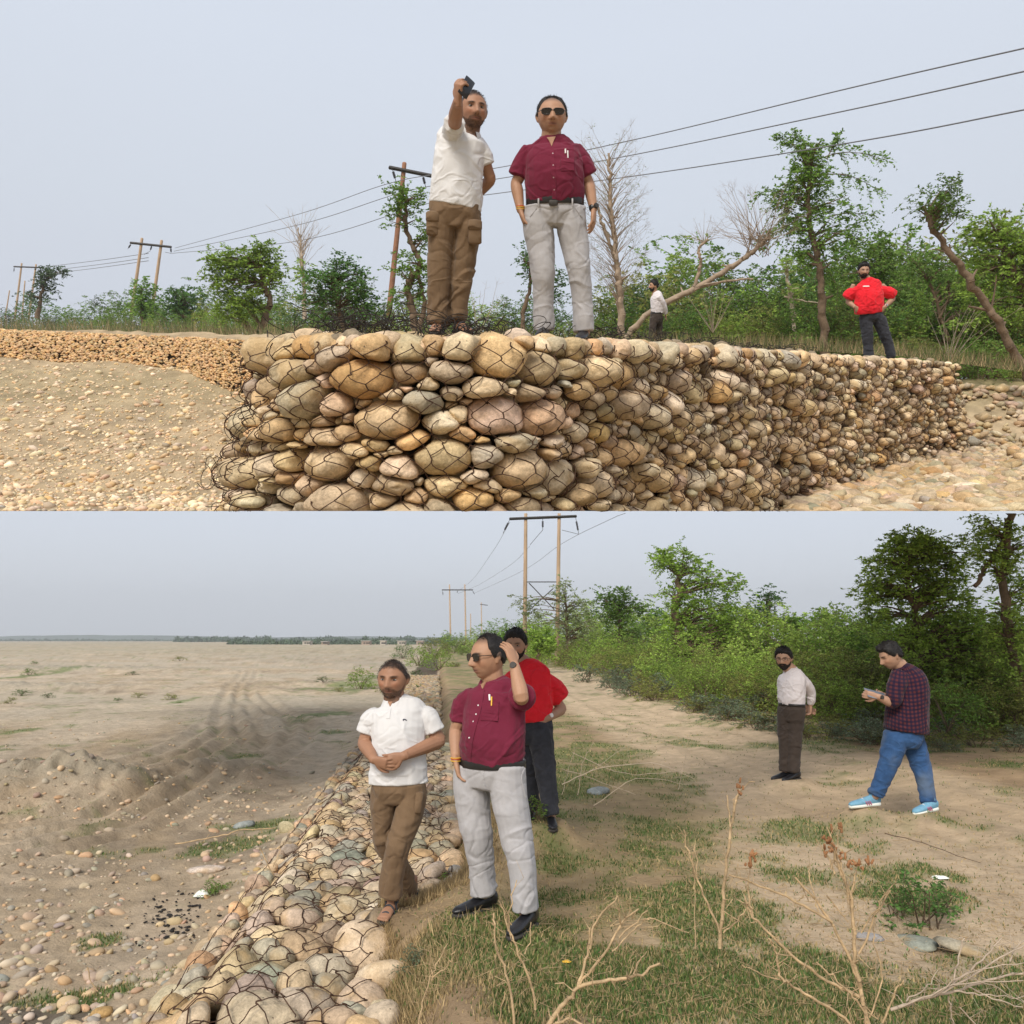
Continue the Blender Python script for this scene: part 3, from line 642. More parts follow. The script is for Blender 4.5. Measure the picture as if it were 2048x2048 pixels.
for i in range(len(pl_)):
    if xl(pl_[i, 1] + GY0) + pl_[i, 0] > xb(pl_[i, 1] + GY0) + .16: continue
    a = rng.uniform(.78, 1.0); V = stone_local(Rl[i], rng, thl[i]); V[:, 0] += pl_[i, 0]; V[:, 1] += pl_[i, 1]; V[:, 2] += ofl[i]; V = smap(V)
    items.append((rl_[i] / V[:, 1].mean() ** 1.3, V, tn[i]))
for y0 in np.arange(GY0, GY1, .17):      # the strip's side, seen on the left
    for row in (0, 1):
        R0 = rng.uniform(.07, .12); v = stone_local(R0 * (1 + .2 * np.cos(2 * th_)), rng, R0 * .75); v[:, 0] *= .7; c = np.array((xl(y0) - .02 - .05 * row + rng.normal(0, .02), y0 + rng.normal(0, .03), -.24 - .12 * row))
        items.append((R0 / y0 ** 1.3 * .9, v + c, tints(1, PALL, rng)[0]))
items.sort(key=lambda q: -q[0]); gb = np.array(gm.location)
for _, V, t_ in items[:300]: c = V.mean(0); obj('stone', mesh('stone', V - c, SF, M['stone'], t_), gm, loc=c - gb)
V = []; F = []; C = []; n = 0
for _, v, t_ in items[300:]: V.append(v); F += [tuple(q + n for q in f) for f in SF]; C.append(np.repeat(t_[None], len(v), 0)); n += len(v)
yy = rng.uniform(GY1, 46, 1500); C2 = np.stack([xl(yy) + rng.uniform(0, 1, 1500) * 1.5, yy, np.full(1500, -.1)], 1); v, f, c = pebbles(C2, rng.uniform(.08, .16, 1500), PALL, rng, True)
F += [tuple(q + n for q in t) for t in f.tolist()]; V.append(v); C.append(c * np.array((.80, .76, .70)))
obj('stones', mesh('stones', np.vstack(V) - gb, F, M['stone'], np.vstack(C)), gm, kind='stuff')
def keepf(p): yy = p[:, 1] + GY0; return (xl(yy) + p[:, 0] < xb(yy) + .1)
v, f = draw_net(WD, GY1 - GY0, .165, rng, smap, pl_, Rl, thl, ofl, .0034, sy=1.0, keep=keepf, lift=.012)
obj('wire_netting', mesh('wire_netting', v - gb, f, M['wire']), gm, kind='stuff')
# selvedge wires and the net's side
P_, Q_ = [], []
for y0 in np.arange(GY0, 12, .16):
    a = np.array((xl(y0) - .03, y0, -.14)); b = np.array((xl(y0) - .16, y0 + rng.normal(0, .05), -.40)); P_ += [a]; Q_ += [b]
for y0 in np.arange(GY0, 15, .1):
    P_.append((xl(y0) - .02 + .01 * sin(y0 * 9), y0, -.13 + .01 * sin(y0 * 13))); Q_.append((xl(y0 + .1) - .02 + .01 * sin(y0 * 9 + .9), y0 + .1, -.13 + .01 * sin(y0 * 13 + 1.3)))
v, f = segs(P_, Q_, .003, .003, 4); obj('edge_wire', mesh('edge_wire', v - gb, f, M['wire']), gm)

# pebbles of the lower bed
rng = np.random.default_rng(41)
x, y, z = sow(9000, -.56, -.02, 3.3, 26, lower_h, rng); ed = np.clip((xl(y) - x), 0, 9)
dens = .25 * np.exp(-ed / .5) + .04 + .30 * (fbm(x * .8, y * .8, 0, 3, 15) > .10) * (y > 6) + 1.0 * np.exp(-(((x + 6.5) / 2.5) ** 2 + ((y - 12.8) / 1.6) ** 2)) + .9 * np.exp(-(((x + 2.7) / .55) ** 2 + ((y - 4.6) / 1.2) ** 2))
k = (x < xl(y) - .1) & (rng.random(len(x)) < dens * 1.6); x, y, z = x[k], y[k], z[k]
R = rng.choice([.012, .022, .035, .055], p=[.4, .35, .19, .06], size=len(x)); C = np.stack([x, y, z + R * .15], 1); o_ = np.argsort(-R / y)
C, R = C[o_], R[o_]
v, f, c = pebbles(C[60:], R[60:], PALL, rng); obj('bank_pebbles', mesh('bank_pebbles', v, f, M['pebble'], c * np.array((.85, .83, .82))), kind='stuff')
for i in range(60):
    v, f, c = pebbles(np.zeros((1, 3)), R[i:i + 1], PALL, rng); obj('river_cobble', mesh('river_cobble', v, f, M['stone'], c), None, 'loose grey cobble on the sand left of the wire covered strip', 'stone', 'loose cobbles on the sand', loc=C[i])
# bigger single rocks
def rock(px, py, z, r, col, label, fr=L, sq=.6, asp=1.0):
    p = fr.G(px, py, z); v, f, c = pebbles(np.zeros((1, 3)), np.array([r]), np.array([col, col]), np.random.default_rng(int(px + py)), squash=sq)
    g_ = float(lower_h(np.array([p.x]), np.array([p.y]))[0]); o = obj('rock', mesh('rock', v * np.array((asp, 1, 1)), f, M['stone'], c), None, label, 'rock', loc=(p.x, p.y, g_ + r * sq * .25)); return o
rock(1129, 1497, 0, .16, (.27, .29, .30), 'flat blue grey stone in the grass right of the man in dark jeans', sq=.3)
rock(542, 1562, -.3, .12, (.66, .56, .36), 'pale yellow rock against the left edge of the cobble strip', sq=.7)
rock(1722, 1775, 0, .13, (.40, .38, .33), 'flat grey stone in the grass left of the dead brush pile', sq=.28)
rock(1822, 1800, 0, .13, (.50, .43, .36), 'pinkish flat stone half under the dead brush pile', sq=.3)
rock(1640, 1782, 0, .07, (.50, .47, .42), 'small pale stone beside the tall dry stalks', sq=.4)
rock(460, 1555, -.4, .14, (.34, .36, .33), 'low grey stone beside the stick on the sand', sq=.35)
rock(392, 1641, -.4, .10, (.58, .52, .42), 'long pale stone lying alone on the sand', sq=.4, asp=1.6)
rock(190, 1918, -.4, .06, (.55, .36, .15), 'orange brown pebble at the bottom edge left of the strip', sq=.7)
# grass
rng = np.random.default_rng(51)
def blades(x, y, z, hgt, col, rng, wid=.0035):
    n = len(x); a = rng.uniform(0, 2 * pi, n); b = rng.uniform(0, 2 * pi, n); ln = rng.uniform(.1, .8, n) * hgt
    B = np.stack([x, y, z - .003], 1); w_ = wid * (1 + y / 9)
    s = np.stack([np.cos(a) * w_, np.sin(a) * w_, 0 * a], 1); T = B + np.stack([np.cos(b) * ln, np.sin(b) * ln, hgt], 1)
    return np.stack([B - s, B + s, T], 1).reshape(-1, 3), (np.arange(n) * 3)[:, None] + np.arange(3), np.repeat(col, 3, 0)
N = 330000; vy = (rng.uniform((1 / 26.) ** 1.0, (1 / 3.9) ** 1.0, N)) ** -1.0; vx = rng.uniform(-.55, .55, N) * vy / FOC
g = grass_amt(vx, vy); on = (vx > xb(vy) + .05) | (vx < xl(vy) - .15); k = on & (rng.random(N) < g * .78 + .06 * (vx > xb(vy))); x, y, gg = vx[k], vy[k], g[k]; z = lower_h(x, y)
dry = (rng.random(len(x)) < .55 - .25 * gg)[:, None]; base = np.array((.105, .175, .05)) * rng.uniform(.7, 1.35, (len(x), 1)); base[:, 0] *= rng.uniform(.8, 1.5, len(x)); col = np.where(dry, np.array((.46, .35, .18)), base)
v, f, c = blades(x, y, z, rng.uniform(.010, .030, len(x)) * (1 + .4 * gg), col, rng); obj('grass', mesh('grass', v, f, M['grass'], c, smooth=False), kind='stuff')
# dry straw on the bank edge by the strip
N = 26000; y = rng.uniform(3.5, 9, N) ** 1.0; x = xb(y) + rng.gamma(2, .12, N); k = (fbm(x * 2, y * 2, 0, 3, 88) > -.12) & (np.array([min((a - p.x) ** 2 + (b - p.y) ** 2 for p in PADS) for a, b in zip(x, y)]) > .02); x, y = x[k], y[k]; z = lower_h(x, y)
v, f, c = blades(x, y, z, rng.uniform(.02, .09, len(x)), np.array((.48, .36, .19)) * rng.uniform(.6, 1.2, (len(x), 1)), rng, .0022); obj('dry_grass', mesh('dry_grass', v, f, M['grass'], c, smooth=False), kind='stuff')
# ------------------------------------------------------------------ people
SKIN_T = (.40, .225, .14)
M['skin'] = mat('skin', attr='Col', rough=.55, var=.06, vscale=30, bump=.15, bscale=120, bdist=.003, spec=.35)
M['hair'] = mat('black_hair', (.014, .012, .012), .55, var=.5, vscale=60, bump=.8, bscale=160, bdist=.006, stretch=(1, 1, .35))
M['thinhair'] = mat('cropped_hair', (.045, .034, .03), .8, var=.5, vscale=60, bump=.8, bscale=260, bdist=.003)
M['beard'] = mat('beard_hair', (.020, .014, .012), .7, var=.5, vscale=80, bump=.9, bscale=240, bdist=.005)
M['eye'] = mat('eye', attr='Col', rough=.2, spec=.5)
M['glass'] = mat('dark_lens', (.012, .010, .010), .08, spec=.6)
M['frame'] = mat('spectacle_frame', (.02, .015, .013), .3, spec=.5)
def cloth(name, c, var=.06, bump=.35, vs=3, bs=260, extra=None, sheen=.10, wr=1.0):
    m = mat(name, c, .88, var=var, vscale=vs, bump=bump, bscale=bs, bdist=.0025, spec=.10, sheen=sheen, extra=extra); t = m.node_tree; N, K = t.nodes, t.links
    fine = [n for n in N if n.type == 'BUMP'][0]; tcn = [n for n in N if n.type == 'TEX_COORD'][0]; last = None
    for sc_, dist, st, rot in ((2.6, .020, (1, 1, .8), (.3, .6, 0)), (5.5, .008, (1, 1, 1.4), (0, -.6, .4))):   # creases: the ridges of a warped noise
        mp_ = N.new('ShaderNodeMapping'); mp_.inputs['Scale'].default_value = st; mp_.inputs['Rotation'].default_value = rot; K.new(tcn.outputs['Object'], mp_.inputs[0])
        n = N.new('ShaderNodeTexNoise'); n.inputs['Scale'].default_value = sc_; n.inputs['Detail'].default_value = 1.2; n.inputs['Distortion'].default_value = .6; K.new(mp_.outputs[0], n.inputs['Vector'])
        a = N.new('ShaderNodeMath'); a.operation = 'SUBTRACT'; K.new(n.outputs[0], a.inputs[0]); a.inputs[1].default_value = .5; b = N.new('ShaderNodeMath'); b.operation = 'ABSOLUTE'; K.new(a.outputs[0], b.inputs[0])
        r = N.new('ShaderNodeMapRange'); r.inputs['From Max'].default_value = .10; r.inputs['To Min'].default_value = 1; r.inputs['To Max'].default_value = 0; r.interpolation_type = 'SMOOTHSTEP'; K.new(b.outputs[0], r.inputs[0])
        bp = N.new('ShaderNodeBump'); bp.inputs['Strength'].default_value = .42 * wr; bp.inputs['Distance'].default_value = dist; K.new(r.outputs[0], bp.inputs['Height'])
        if last: K.new(last, bp.inputs['Normal'])
        last = bp.outputs[0]
    K.new(last, fine.inputs['Normal']); return m
M['white'] = cloth('white_polo_cotton', (.67, .665, .67), .03)
M['paleshirt'] = cloth('pale_pink_shirt', (.68, .64, .66), .04)
M['maroon'] = cloth('burgundy_cotton', (.155, .020, .043), .14)
M['grey'] = cloth('light_grey_trouser', (.42, .41, .42), .05, vs=40, wr=.6)
M['brown'] = cloth('brown_canvas', (.175, .115, .068), .12, .5, vs=5)
M['red'] = cloth('red_jersey', (.74, .022, .035), .10, wr=1.7)
M['neckskin'] = mat('neck_skin', (.36, .20, .125), .6, var=.1, vscale=20)
M['charcoal'] = cloth('charcoal_denim', (.040, .042, .052), .25, vs=14)
M['darkbrown'] = cloth('dark_brown_trouser', (.060, .047, .040), .10)
M['shoe'] = mat('black_leather', (.012, .012, .015), .32, spec=.5, bump=.2, bscale=60)
M['sole'] = mat('rubber_sole', (.05, .045, .04), .8)
M['whitesole'] = mat('white_foam_sole', (.78, .80, .74), .6)
M['bluerunner'] = mat('blue_knit', (.17, .36, .50), .7, var=.15, vscale=30)
M['pinkstripe'] = mat('pink_stripe', (.55, .12, .22), .6)
M['belt'] = mat('black_belt', (.014, .013, .013), .38, spec=.5)
M['metal'] = mat('steel', (.6, .58, .55), .25, metal=1.0)
M['button'] = mat('shirt_button', (.45, .32, .34), .4)
M['thread'] = mat('yellow_thread', (.75, .45, .06), .7)
M['redthread'] = mat('red_thread', (.6, .10, .03), .7)
M['phone'] = mat('phone_case', (.012, .013, .018), .25, spec=.6)
M['screen'] = mat('tablet_back', (.16, .19, .24), .3, spec=.5)
M['sandal'] = mat('sandal_strap', (.06, .065, .075), .8, bump=.4, bscale=90)
M['ink'] = mat('ink', (.03, .03, .05), .6); M['whiteink'] = mat('white_ink', (.8, .78, .76), .6)
def plaid(N, K, c, tcn):
    s = N.new('ShaderNodeSeparateXYZ'); K.new(tcn.outputs['UV'], s.inputs[0])
    def band(sock, f, ph, th):
        a = N.new('ShaderNodeMath'); a.operation = 'MULTIPLY_ADD'; K.new(sock, a.inputs[0]); a.inputs[1].default_value = f; a.inputs[2].default_value = ph
        b = N.new('ShaderNodeMath'); b.operation = 'SINE'; K.new(a.outputs[0], b.inputs[0])
        m = N.new('ShaderNodeMapRange'); m.inputs['From Min'].default_value = th - .25; m.inputs['From Max'].default_value = th + .25; K.new(b.outputs[0], m.inputs[0]); return m.outputs[0]
    for sock in (s.outputs[0], s.outputs[1]):
        m = N.new('ShaderNodeMix'); m.data_type = 'RGBA'; q = N.new('ShaderNodeMath'); q.operation = 'MULTIPLY'; q.inputs[1].default_value = .72
        K.new(band(sock, 2 * pi / .038, 0, .0), q.inputs[0]); K.new(q.outputs[0], m.inputs[0]); K.new(c, m.inputs[6]); m.inputs[7].default_value = (.010, .011, .032, 1); c = m.outputs[2]
    return c
M['plaid'] = cloth('plaid_flannel', (.095, .026, .030), .05, extra=plaid)
def fadejean(N, K, c, tcn):
    n = N.new('ShaderNodeTexNoise'); n.inputs['Scale'].default_value = 3.2; n.inputs['Detail'].default_value = 2; K.new(tcn.outputs['Object'], n.inputs['Vector'])
    m = N.new('ShaderNodeMapRange'); m.inputs['From Min'].default_value = .52; m.inputs['From Max'].default_value = .68; K.new(n.outputs[0], m.inputs[0])
    x = N.new('ShaderNodeMix'); x.data_type = 'RGBA'; K.new(m.outputs[0], x.inputs[0]); K.new(c, x.inputs[6]); x.inputs[7].default_value = (.09, .13, .20, 1); return x.outputs[2]
M['jeans'] = cloth('faded_blue_jeans', (.035, .085, .20), .25, vs=9, extra=fadejean)

def nrm(v): v = np.asarray(v, float); return v / (np.linalg.norm(v) + 1e-9)
def headgrid(nth=56, nph=40):
    th = np.arange(nth) / nth * 2 * pi; ph = np.linspace(0, pi, nph)[1:-1]
    D = [(0, 0, 1)] + [(sin(p) * sin(t), -sin(p) * cos(t), cos(p)) for p in ph for t in th] + [(0, 0, -1)]
    n = len(ph); F = [(0, 1 + (j + 1) % nth, 1 + j) for j in range(nth)]
    F += [(1 + i * nth + j, 1 + i * nth + (j + 1) % nth, 1 + (i + 1) * nth + (j + 1) % nth, 1 + (i + 1) * nth + j) for i in range(n - 1) for j in range(nth)]
    e = 1 + n * nth; F += [(e, e - nth + j, e - nth + (j + 1) % nth) for j in range(nth)]
    return np.array(D), F
HD, HF = headgrid()
def headshape(D, fat=1.0):
    """skull + face, head-local: x right, y back, z up, chin near -.118, crown +.118"""
    x, y, z = D[:, 0], D[:, 1], D[:, 2]
    fr = np.clip(-y, 0, 1); P = np.stack([x * .078, y * .097, z * .118], 1)
    low = np.clip(-z, 0, 1)
    P[:, 0] *= 1 - (.30 - .14 * (fat - 1) * 5) * low ** 1.8 * (.6 + .4 * fr); P[:, 0] *= 1 + .05 * np.exp(-((z - .35) / .3) ** 2)
    P[:, 1] *= np.where(y > 0, 1 + .06 * np.exp(-((z - .3) / .4) ** 2) - .35 * low, 1 - .02 * low)
    P[:, 1] -= .010 * low * fr
    X, Z = P[:, 0], P[:, 2]; f = sstep(-D[:, 1], .15, .5)
    g = lambda cx, cz, sx_, sz_: np.exp(-((X - cx) / sx_) ** 2 - ((Z - cz) / sz_) ** 2)
    gs = lambda cx, cz, sx_, sz_: g(cx, cz, sx_, sz_) + g(-cx, cz, sx_, sz_)
    d = 0
    tz = np.clip((.022 - Z) / .052, 0, 1); ridge = np.where(Z > -.030, tz ** .9, np.maximum(0, 1 - (-.030 - Z) / .010)) * (Z < .03)
    d = d + (.004 + .024 * ridge) * (Z < .03) * np.exp(-(X / (.0095 + .006 * tz)) ** 2) * (Z > -.042)
    d = d + .006 * gs(.013, -.030, .007, .007)
    d = 1.25 * d - .015 * gs(.031, .010, .015, .011) + .009 * gs(.028, .030, .020, .008) + .005 * gs(.044, -.018, .018, .018)
    d = d + .0075 * g(0, -.054, .024, .0065) + .0085 * g(0, -.066, .021, .007) - .0055 * g(0, -.0598, .024, .0022) - .003 * g(0, -.078, .020, .006)
    d = d + .009 * g(0, -.098, .022, .016) - .006 * gs(.048, -.055, .014, .02) * (2 - fat) + .003 * g(0, .07, .05, .03)
    P[:, 1] -= d * f
    return P * np.array((fat ** .5, 1, 1))
EAR = []
for sg in (-1, 1): EAR.append(loft([(sg * .074, .012, .026), (sg * .083, .017, .020), (sg * .084, .016, .0), (sg * .078, .008, -.028)], [(.006, .016), (.008, .019), (.008, .015), (.005, .009)], ref=(1, 0, 0), n=10, k=3))
def angs(P):
    a = np.arctan2(np.abs(P[:, 0]), -P[:, 1]); r = np.linalg.norm(P, axis=1) + 1e-9; return a, P[:, 2] / r
def hairmask(P, kind):
    a, zn = angs(P); zn = zn + .045 * noise(P[:, 0] * 70, P[:, 1] * 70, P[:, 2] * 70, 19)
    if kind == 'bald':   # thin on top and receding, dark sides
        line = np.interp(a, [0, 1.0, 1.15, 1.35, 1.5, 1.75, 2.3, 3.14], [1.2, 1.1, .55, .22, -.05, .05, -.42, -.50]); m = sstep(zn - line, -.03, .10)
        return np.maximum(m * sstep(P[:, 1], -.055, -.025), sstep(P[:, 1], -.03, .035) * sstep(P[:, 2], .05, .08))
    wd_ = .16 if kind == 'crop' else .10
    if kind == 'crop': line = np.interp(a, [0, .6, .95, 1.2, 1.5, 1.75, 2.3, 3.14], [.70, .68, .54, .26, -.04, .05, -.42, -.5])
    else: line = np.interp(a, [0, .6, .9, 1.2, 1.5, 1.75, 2.3, 3.14], [.72, .70, .55, .25, -.02, .05, -.45, -.52])
    return sstep(zn - line, -.05, wd_)
def beardmask(P, kind):
    a, zn = angs(P); X, Z = np.abs(P[:, 0]), P[:, 2]
    top = np.interp(a, [0, .35, .6, .9, 1.2, 1.5, 1.7], [-.040, -.044, -.062, -.055, -.030, .01, .02]); m = sstep(top - Z, -.004, .007) * (a < 1.72)
    lip = np.exp(-((X / .024) ** 2) ** 2 - ((Z + .061) / .0105) ** 4); m = m * (1 - lip)
    return m * (1 - sstep(a, 1.22, 1.45)) * (sstep(P[:, 2] * -1, -.2, .125) > -1)
def headcolor(P, skin, stubble, kind):
    """P head-local, -> colours"""
    c = np.array(skin) * np.ones((len(P), 1)); X, Z = np.abs(P[:, 0]), P[:, 2]; fr = (P[:, 1] < -.02)
    red = np.exp(-((X - .04) / .02) ** 2 - ((Z + .02) / .02) ** 2) * fr; c = c * (1 + red[:, None] * np.array((.10, -.03, -.05)))
    lip = np.exp(-((X / .023) ** 2) ** 2 - ((Z + .060) / .010) ** 4) * fr; lc = np.array((.24, .095, .075)); c = c * (1 - lip[:, None] * .8) + lc * lip[:, None] * .8
    mouth = np.exp(-((X / .022) ** 2) ** 2 - ((Z + .0598) / .0022) ** 2) * fr; c = c * (1 - .8 * mouth[:, None])
    br = np.exp(-((X - .031) / .019) ** 4 - ((Z - .0295 - .10 * (X - .02) * (X < .035)) / .0060) ** 2) * fr; c = c * (1 - .93 * br[:, None])
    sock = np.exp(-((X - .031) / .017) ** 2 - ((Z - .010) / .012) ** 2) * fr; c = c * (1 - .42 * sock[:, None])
    nos = np.exp(-((X - .008) / .004) ** 2 - ((Z + .039) / .003) ** 2) * fr; c = c * (1 - .7 * nos[:, None])
    if stubble:
        m = beardmask(P, 0) * stubble * (.85 + .3 * noise(P[:, 0] * 150, P[:, 1] * 150, P[:, 2] * 150, 4)); m = np.clip(m, 0, 1)[:, None]; c = c * (1 - m) + np.array((.032, .022, .018)) * m
    hm = hairmask(P, kind)[:, None] * (.93 if kind == 'crop' else .85) * (1 + .12 * noise(P[:, 0] * 220, P[:, 1] * 220, P[:, 2] * 220, 8))[:, None]; hm = np.clip(hm, 0, 1); c = c * (1 - hm) + np.array((.03, .022, .02)) * hm
    if kind == 'bald': t = (sstep(P[:, 2], .070, .105) * .72)[:, None]; c = c * (1 - t) + np.array((.06, .045, .04)) * t
    return c
def rotm(yaw, pitch=0, roll=0):  # yaw>0 turns the face to picture right; pitch>0 looks up
    return np.array((Matrix.Rotation(yaw, 3, 'Z') @ Matrix.Rotation(-pitch, 3, 'X') @ Matrix.Rotation(roll, 3, 'Y')))
def hand(wr, d, nrml, side, curl=.5, spread=.10, s=1.0, thumb=.6, fingers=None):
    """closed lofts for one hand. d: wrist->knuckles, nrml: way the palm faces, side: +-1 which side the thumb is (along d x n)"""
    d = nrm(d); n = np.asarray(nrml, float); n = nrm(n - n.dot(d) * d); w = np.cross(d, n) * side   # w points to the thumb side
    wr = np.asarray(wr, float); parts = []
    kn = wr + d * .088 * s
    parts.append(loft([wr - d * .03 * s, wr + d * .005 * s, wr + d * .045 * s, kn], np.array([(.027, .019), (.029, .018), (.040, .017), (.041, .014)]) * s, ref=w, n=14, k=3, power=.85))
    ln = [.074, .082, .077, .060]; cu = fingers or [curl] * 4
    for i in range(4):
        off = (.030 - .0205 * i) * s; b = kn + w * off - d * (.004 * i if i > 1 else 0) * s
        a = 0; p = [b - d * .015 * s, b]; dirv = d + w * spread * (1.5 - i) * .8; dirv = nrm(dirv); ax = np.cross(dirv, n)
        for j, fr_ in enumerate((.42, .32, .26)):
            a += cu[i] * (1.15, 1.0, .75)[j]; q = dirv * cos(a) + n * sin(a); p.append(p[-1] + q * ln[i] * fr_ * s)
        r = np.array([.0098, .0098, .0088, .0082, .0066]) * s; parts.append(loft(p, r, ref=w, n=9, k=3))
    b = wr + d * .022 * s + w * .022 * s
    t1 = nrm(d * .62 + w * .75 + n * .25 * thumb); t2 = nrm(d * .85 + w * .32 + n * .55 * thumb); t3 = nrm(d * .9 + n * .7 * thumb)
    p = [b, b + t1 * .036 * s, b + t1 * .036 * s + t2 * .033 * s, b + t1 * .036 * s + t2 * .033 * s + t3 * .026 * s]
    parts.append(loft(p, np.array([.017, .0135, .0108, .0078]) * s, ref=n, n=9, k=3)); return parts, kn, w, n
def folds(me, amp, seed, zs=9.0, xs=3.0, centres=()):
    v = vco(me); n = vno(me); q = v + .07 * np.stack([noise(v[:, 0] * 5, v[:, 1] * 5, v[:, 2] * 5, seed + i) for i in (5, 6, 7)], 1)
    rid = lambda a: np.clip(1 - 3.2 * np.abs(a), 0, 1) ** 1.4
    a = rid(noise(q[:, 0] * 5 + q[:, 2] * 7, q[:, 1] * 5, q[:, 2] * 6 - q[:, 0] * 4, seed)); b = rid(noise(q[:, 0] * 8 - q[:, 2] * 10, q[:, 1] * 8, q[:, 2] * 7 + q[:, 0] * 5, seed + 1)); c = rid(noise(q[:, 0] * 9, q[:, 1] * 9, q[:, 2] * 2.2, seed + 3))
    d = a * 1.0 - b * .8 + c * .45 + .55 * noise(v[:, 0] * 4, v[:, 1] * 4, v[:, 2] * 3, seed + 2)
    k = np.full(len(v), .38)
    for c_, r, s_ in centres: k = k + s_ * np.exp(-((v - np.asarray(c_)) ** 2).sum(1) / r ** 2)
    setco(me, v + n * (d * amp * .8 * k)[:, None])

class Person:
    def __init__(s, fr, d, label, foot, vox=.006, skin=SKIN_T, group=None):
        s.fr, s.d, s.vox, s.skin = fr, d, vox, skin; s.base = np.array(fr.A(*foot)); s.mpp = d / (1932 * FOC)
        s.root = empty('person', tuple(s.base), label, 'person', group, fr); s.skinparts = []; s.armcol = None
    def p(s, x, y, dy=0): return np.array(s.fr.A(x, y, s.d + dy)) - s.base
    def pts(s, l): return [s.p(*q) for q in l]
    def part(s, name, me, m=None, label=None, parent=None):
        if m: me.materials.clear(); me.materials.append(m)
        return obj(name, me, parent or s.root, label)
    def lofted(s, name, parts, m, vox=None, it=1, label=None):
        if vox: me = remesh(parts, vox, it)
        else: v, f = merge(parts if isinstance(parts, list) else [parts]); me = mesh(name, v, f)
        me.name = name; return s.part(name, me, m, label)
    def head(s, x, y, yaw, pitch=0, roll=0, scale=1.0, wide=1.05, fat=1.0, hair='crop', beard=0, stubble=0, glasses=None, dy=0, hm=None, thick=None, neck=None, eyes=True):
        c = s.p(x, y, dy); R = rotm(yaw, pitch, roll); S = np.diag([scale * wide, scale, scale]); s.hc, s.hR, s.hS = c, R, S
        T = lambda P: (P @ S) @ R.T + c
        s.skinparts.append((T(headshape(HD, fat)), HF))
        for v, f in EAR: s.skinparts.append((T(v * np.array((fat ** .5, 1, 1))), f))
        nb = neck; t = T(np.array([[0, .022, -.045]]))[0]; q = T(np.array([[0, .014, -.095]]))[0]
        s.skinparts.append(loft([nb + np.array((0, 0, -.09)), nb, q * .7 + nb * .3, t], np.array([.085, .066, .060, .055]) * scale * (1 + .6 * (fat - 1)) * wide ** .5, n=16, k=4))
        kind = hair; P = headshape(HD, fat); N_ = P / np.linalg.norm(P, axis=1)[:, None]
        m = hairmask(P, kind); th = thick or {'bald': .013, 'crop': .0025, 'full': .022, 'fringe': .020}[kind]
        top = sstep(P[:, 2], .02, .10); nz = noise(P[:, 0] * 55, P[:, 1] * 55, P[:, 2] * 35, 3)
        off = th * m * (.45 + .75 * top) * (1 + .5 * nz) + m * .0015
        if hair == 'fringe': fm = np.exp(-((P[:, 2] - .075) / .03) ** 2) * sstep(-P[:, 1], .03, .08); off = off + .012 * fm * (1 + nz)
        off = np.where(m > .02, off, -.006); V = P + N_ * off[:, None]
        keep = [f for f in HF if max(m[list(f)]) > .02]
        hm_ = M['hair'] if kind in ('full', 'fringe', 'bald') else M['thinhair']
        if kind != 'crop': me = mesh('hair', T(V), keep); me.validate(); ho = s.part('hair', me, hm or hm_)
        def strands(mask, n, ln, rad, lift, m_, seed, comb=(0, .3, -.3), nm='hair_strands'):
            r_ = np.random.default_rng(seed); idx = np.where(mask > .25)[0]
            if not len(idx): return
            i = r_.choice(idx, n); b = P[i] + r_.normal(0, .0025, (n, 3)) + N_[i] * (np.maximum(off0[i], 0) * lift)[:, None]; d = N_[i] * .7 + np.array(comb) + r_.normal(0, .45, (n, 3)); d /= np.linalg.norm(d, axis=1)[:, None]
            v, f = segs(T(b), T(b + d * (ln * r_.uniform(.5, 1.2, n))[:, None]), rad, rad * .4, 3); s.part(nm, mesh(nm, v, f), m_)['kind'] = 'stuff'
        off0 = off
        strands(m, {'bald': 500, 'crop': 2200, 'full': 1100, 'fringe': 1100}[kind], {'bald': .010, 'crop': .0045, 'full': .022, 'fringe': .022}[kind], .0011, .8, hm_, 4, {'full': (0, 0, .25), 'fringe': (0, -.3, -.4)}.get(kind, (0, .3, -.3)))
        if stubble > .4: off0 = off * 0; strands(beardmask(P, 0), 900, .006, .0008, 0, M['beard'], 6, (0, 0, -.6), 'stubble')
        if kind == 'bald':   # wisps across the crown
            r_ = np.random.default_rng(5); a = r_.uniform(-.9, .9, 260); b = r_.uniform(-.6, .9, 260); D = np.stack([a * .55, b * .8, np.ones(260)], 1); D /= np.linalg.norm(D, axis=1)[:, None]
            B = headshape(D, fat) ; E = B + D * .010 + r_.normal(0, .008, B.shape); v, f = segs(T(B * .99), T(E), .0009, .0005, 3); s.part('wisps', mesh('wisps', v, f), M['hair'], parent=s.root)
        if beard:
            m = beardmask(P, 0); off = np.where(m > .03, .0015 + beard * m * (1 + .3 * nz) * (.6 + .6 * sstep(-P[:, 2], .06, .11)), -.006)
            keep = [f for f in HF if max(m[list(f)]) > .03]; me = mesh('beard', T(P + N_ * off[:, None]), keep); s.part('beard', me, M['beard']); off0 = off; strands(m, 500, .010, .001, .7, M['beard'], 9, (0, 0, -.7), 'beard_strands')
        s.hinfo = (skin_ := s.skin, stubble, kind, fat)
        if eyes and glasses != 'sun':
            for sg in (-1, 1):
                cc = np.array((sg * .031 * fat ** .5, -.0745, .0105)); v = IV * .0105 * np.array((1.3, 1, .48)); col = np.full((len(v), 3), .34); 
                u_, vv = v[:, 0] + sg * -.001, v[:, 2]; ir = (np.hypot(v[:, 0], v[:, 2]) < .0068) & (v[:, 1] < 0); col[ir] = (.02, .012, .01)
                s.part('eye', mesh('eye', T(v + cc), IF.tolist(), None, col), M['eye'])
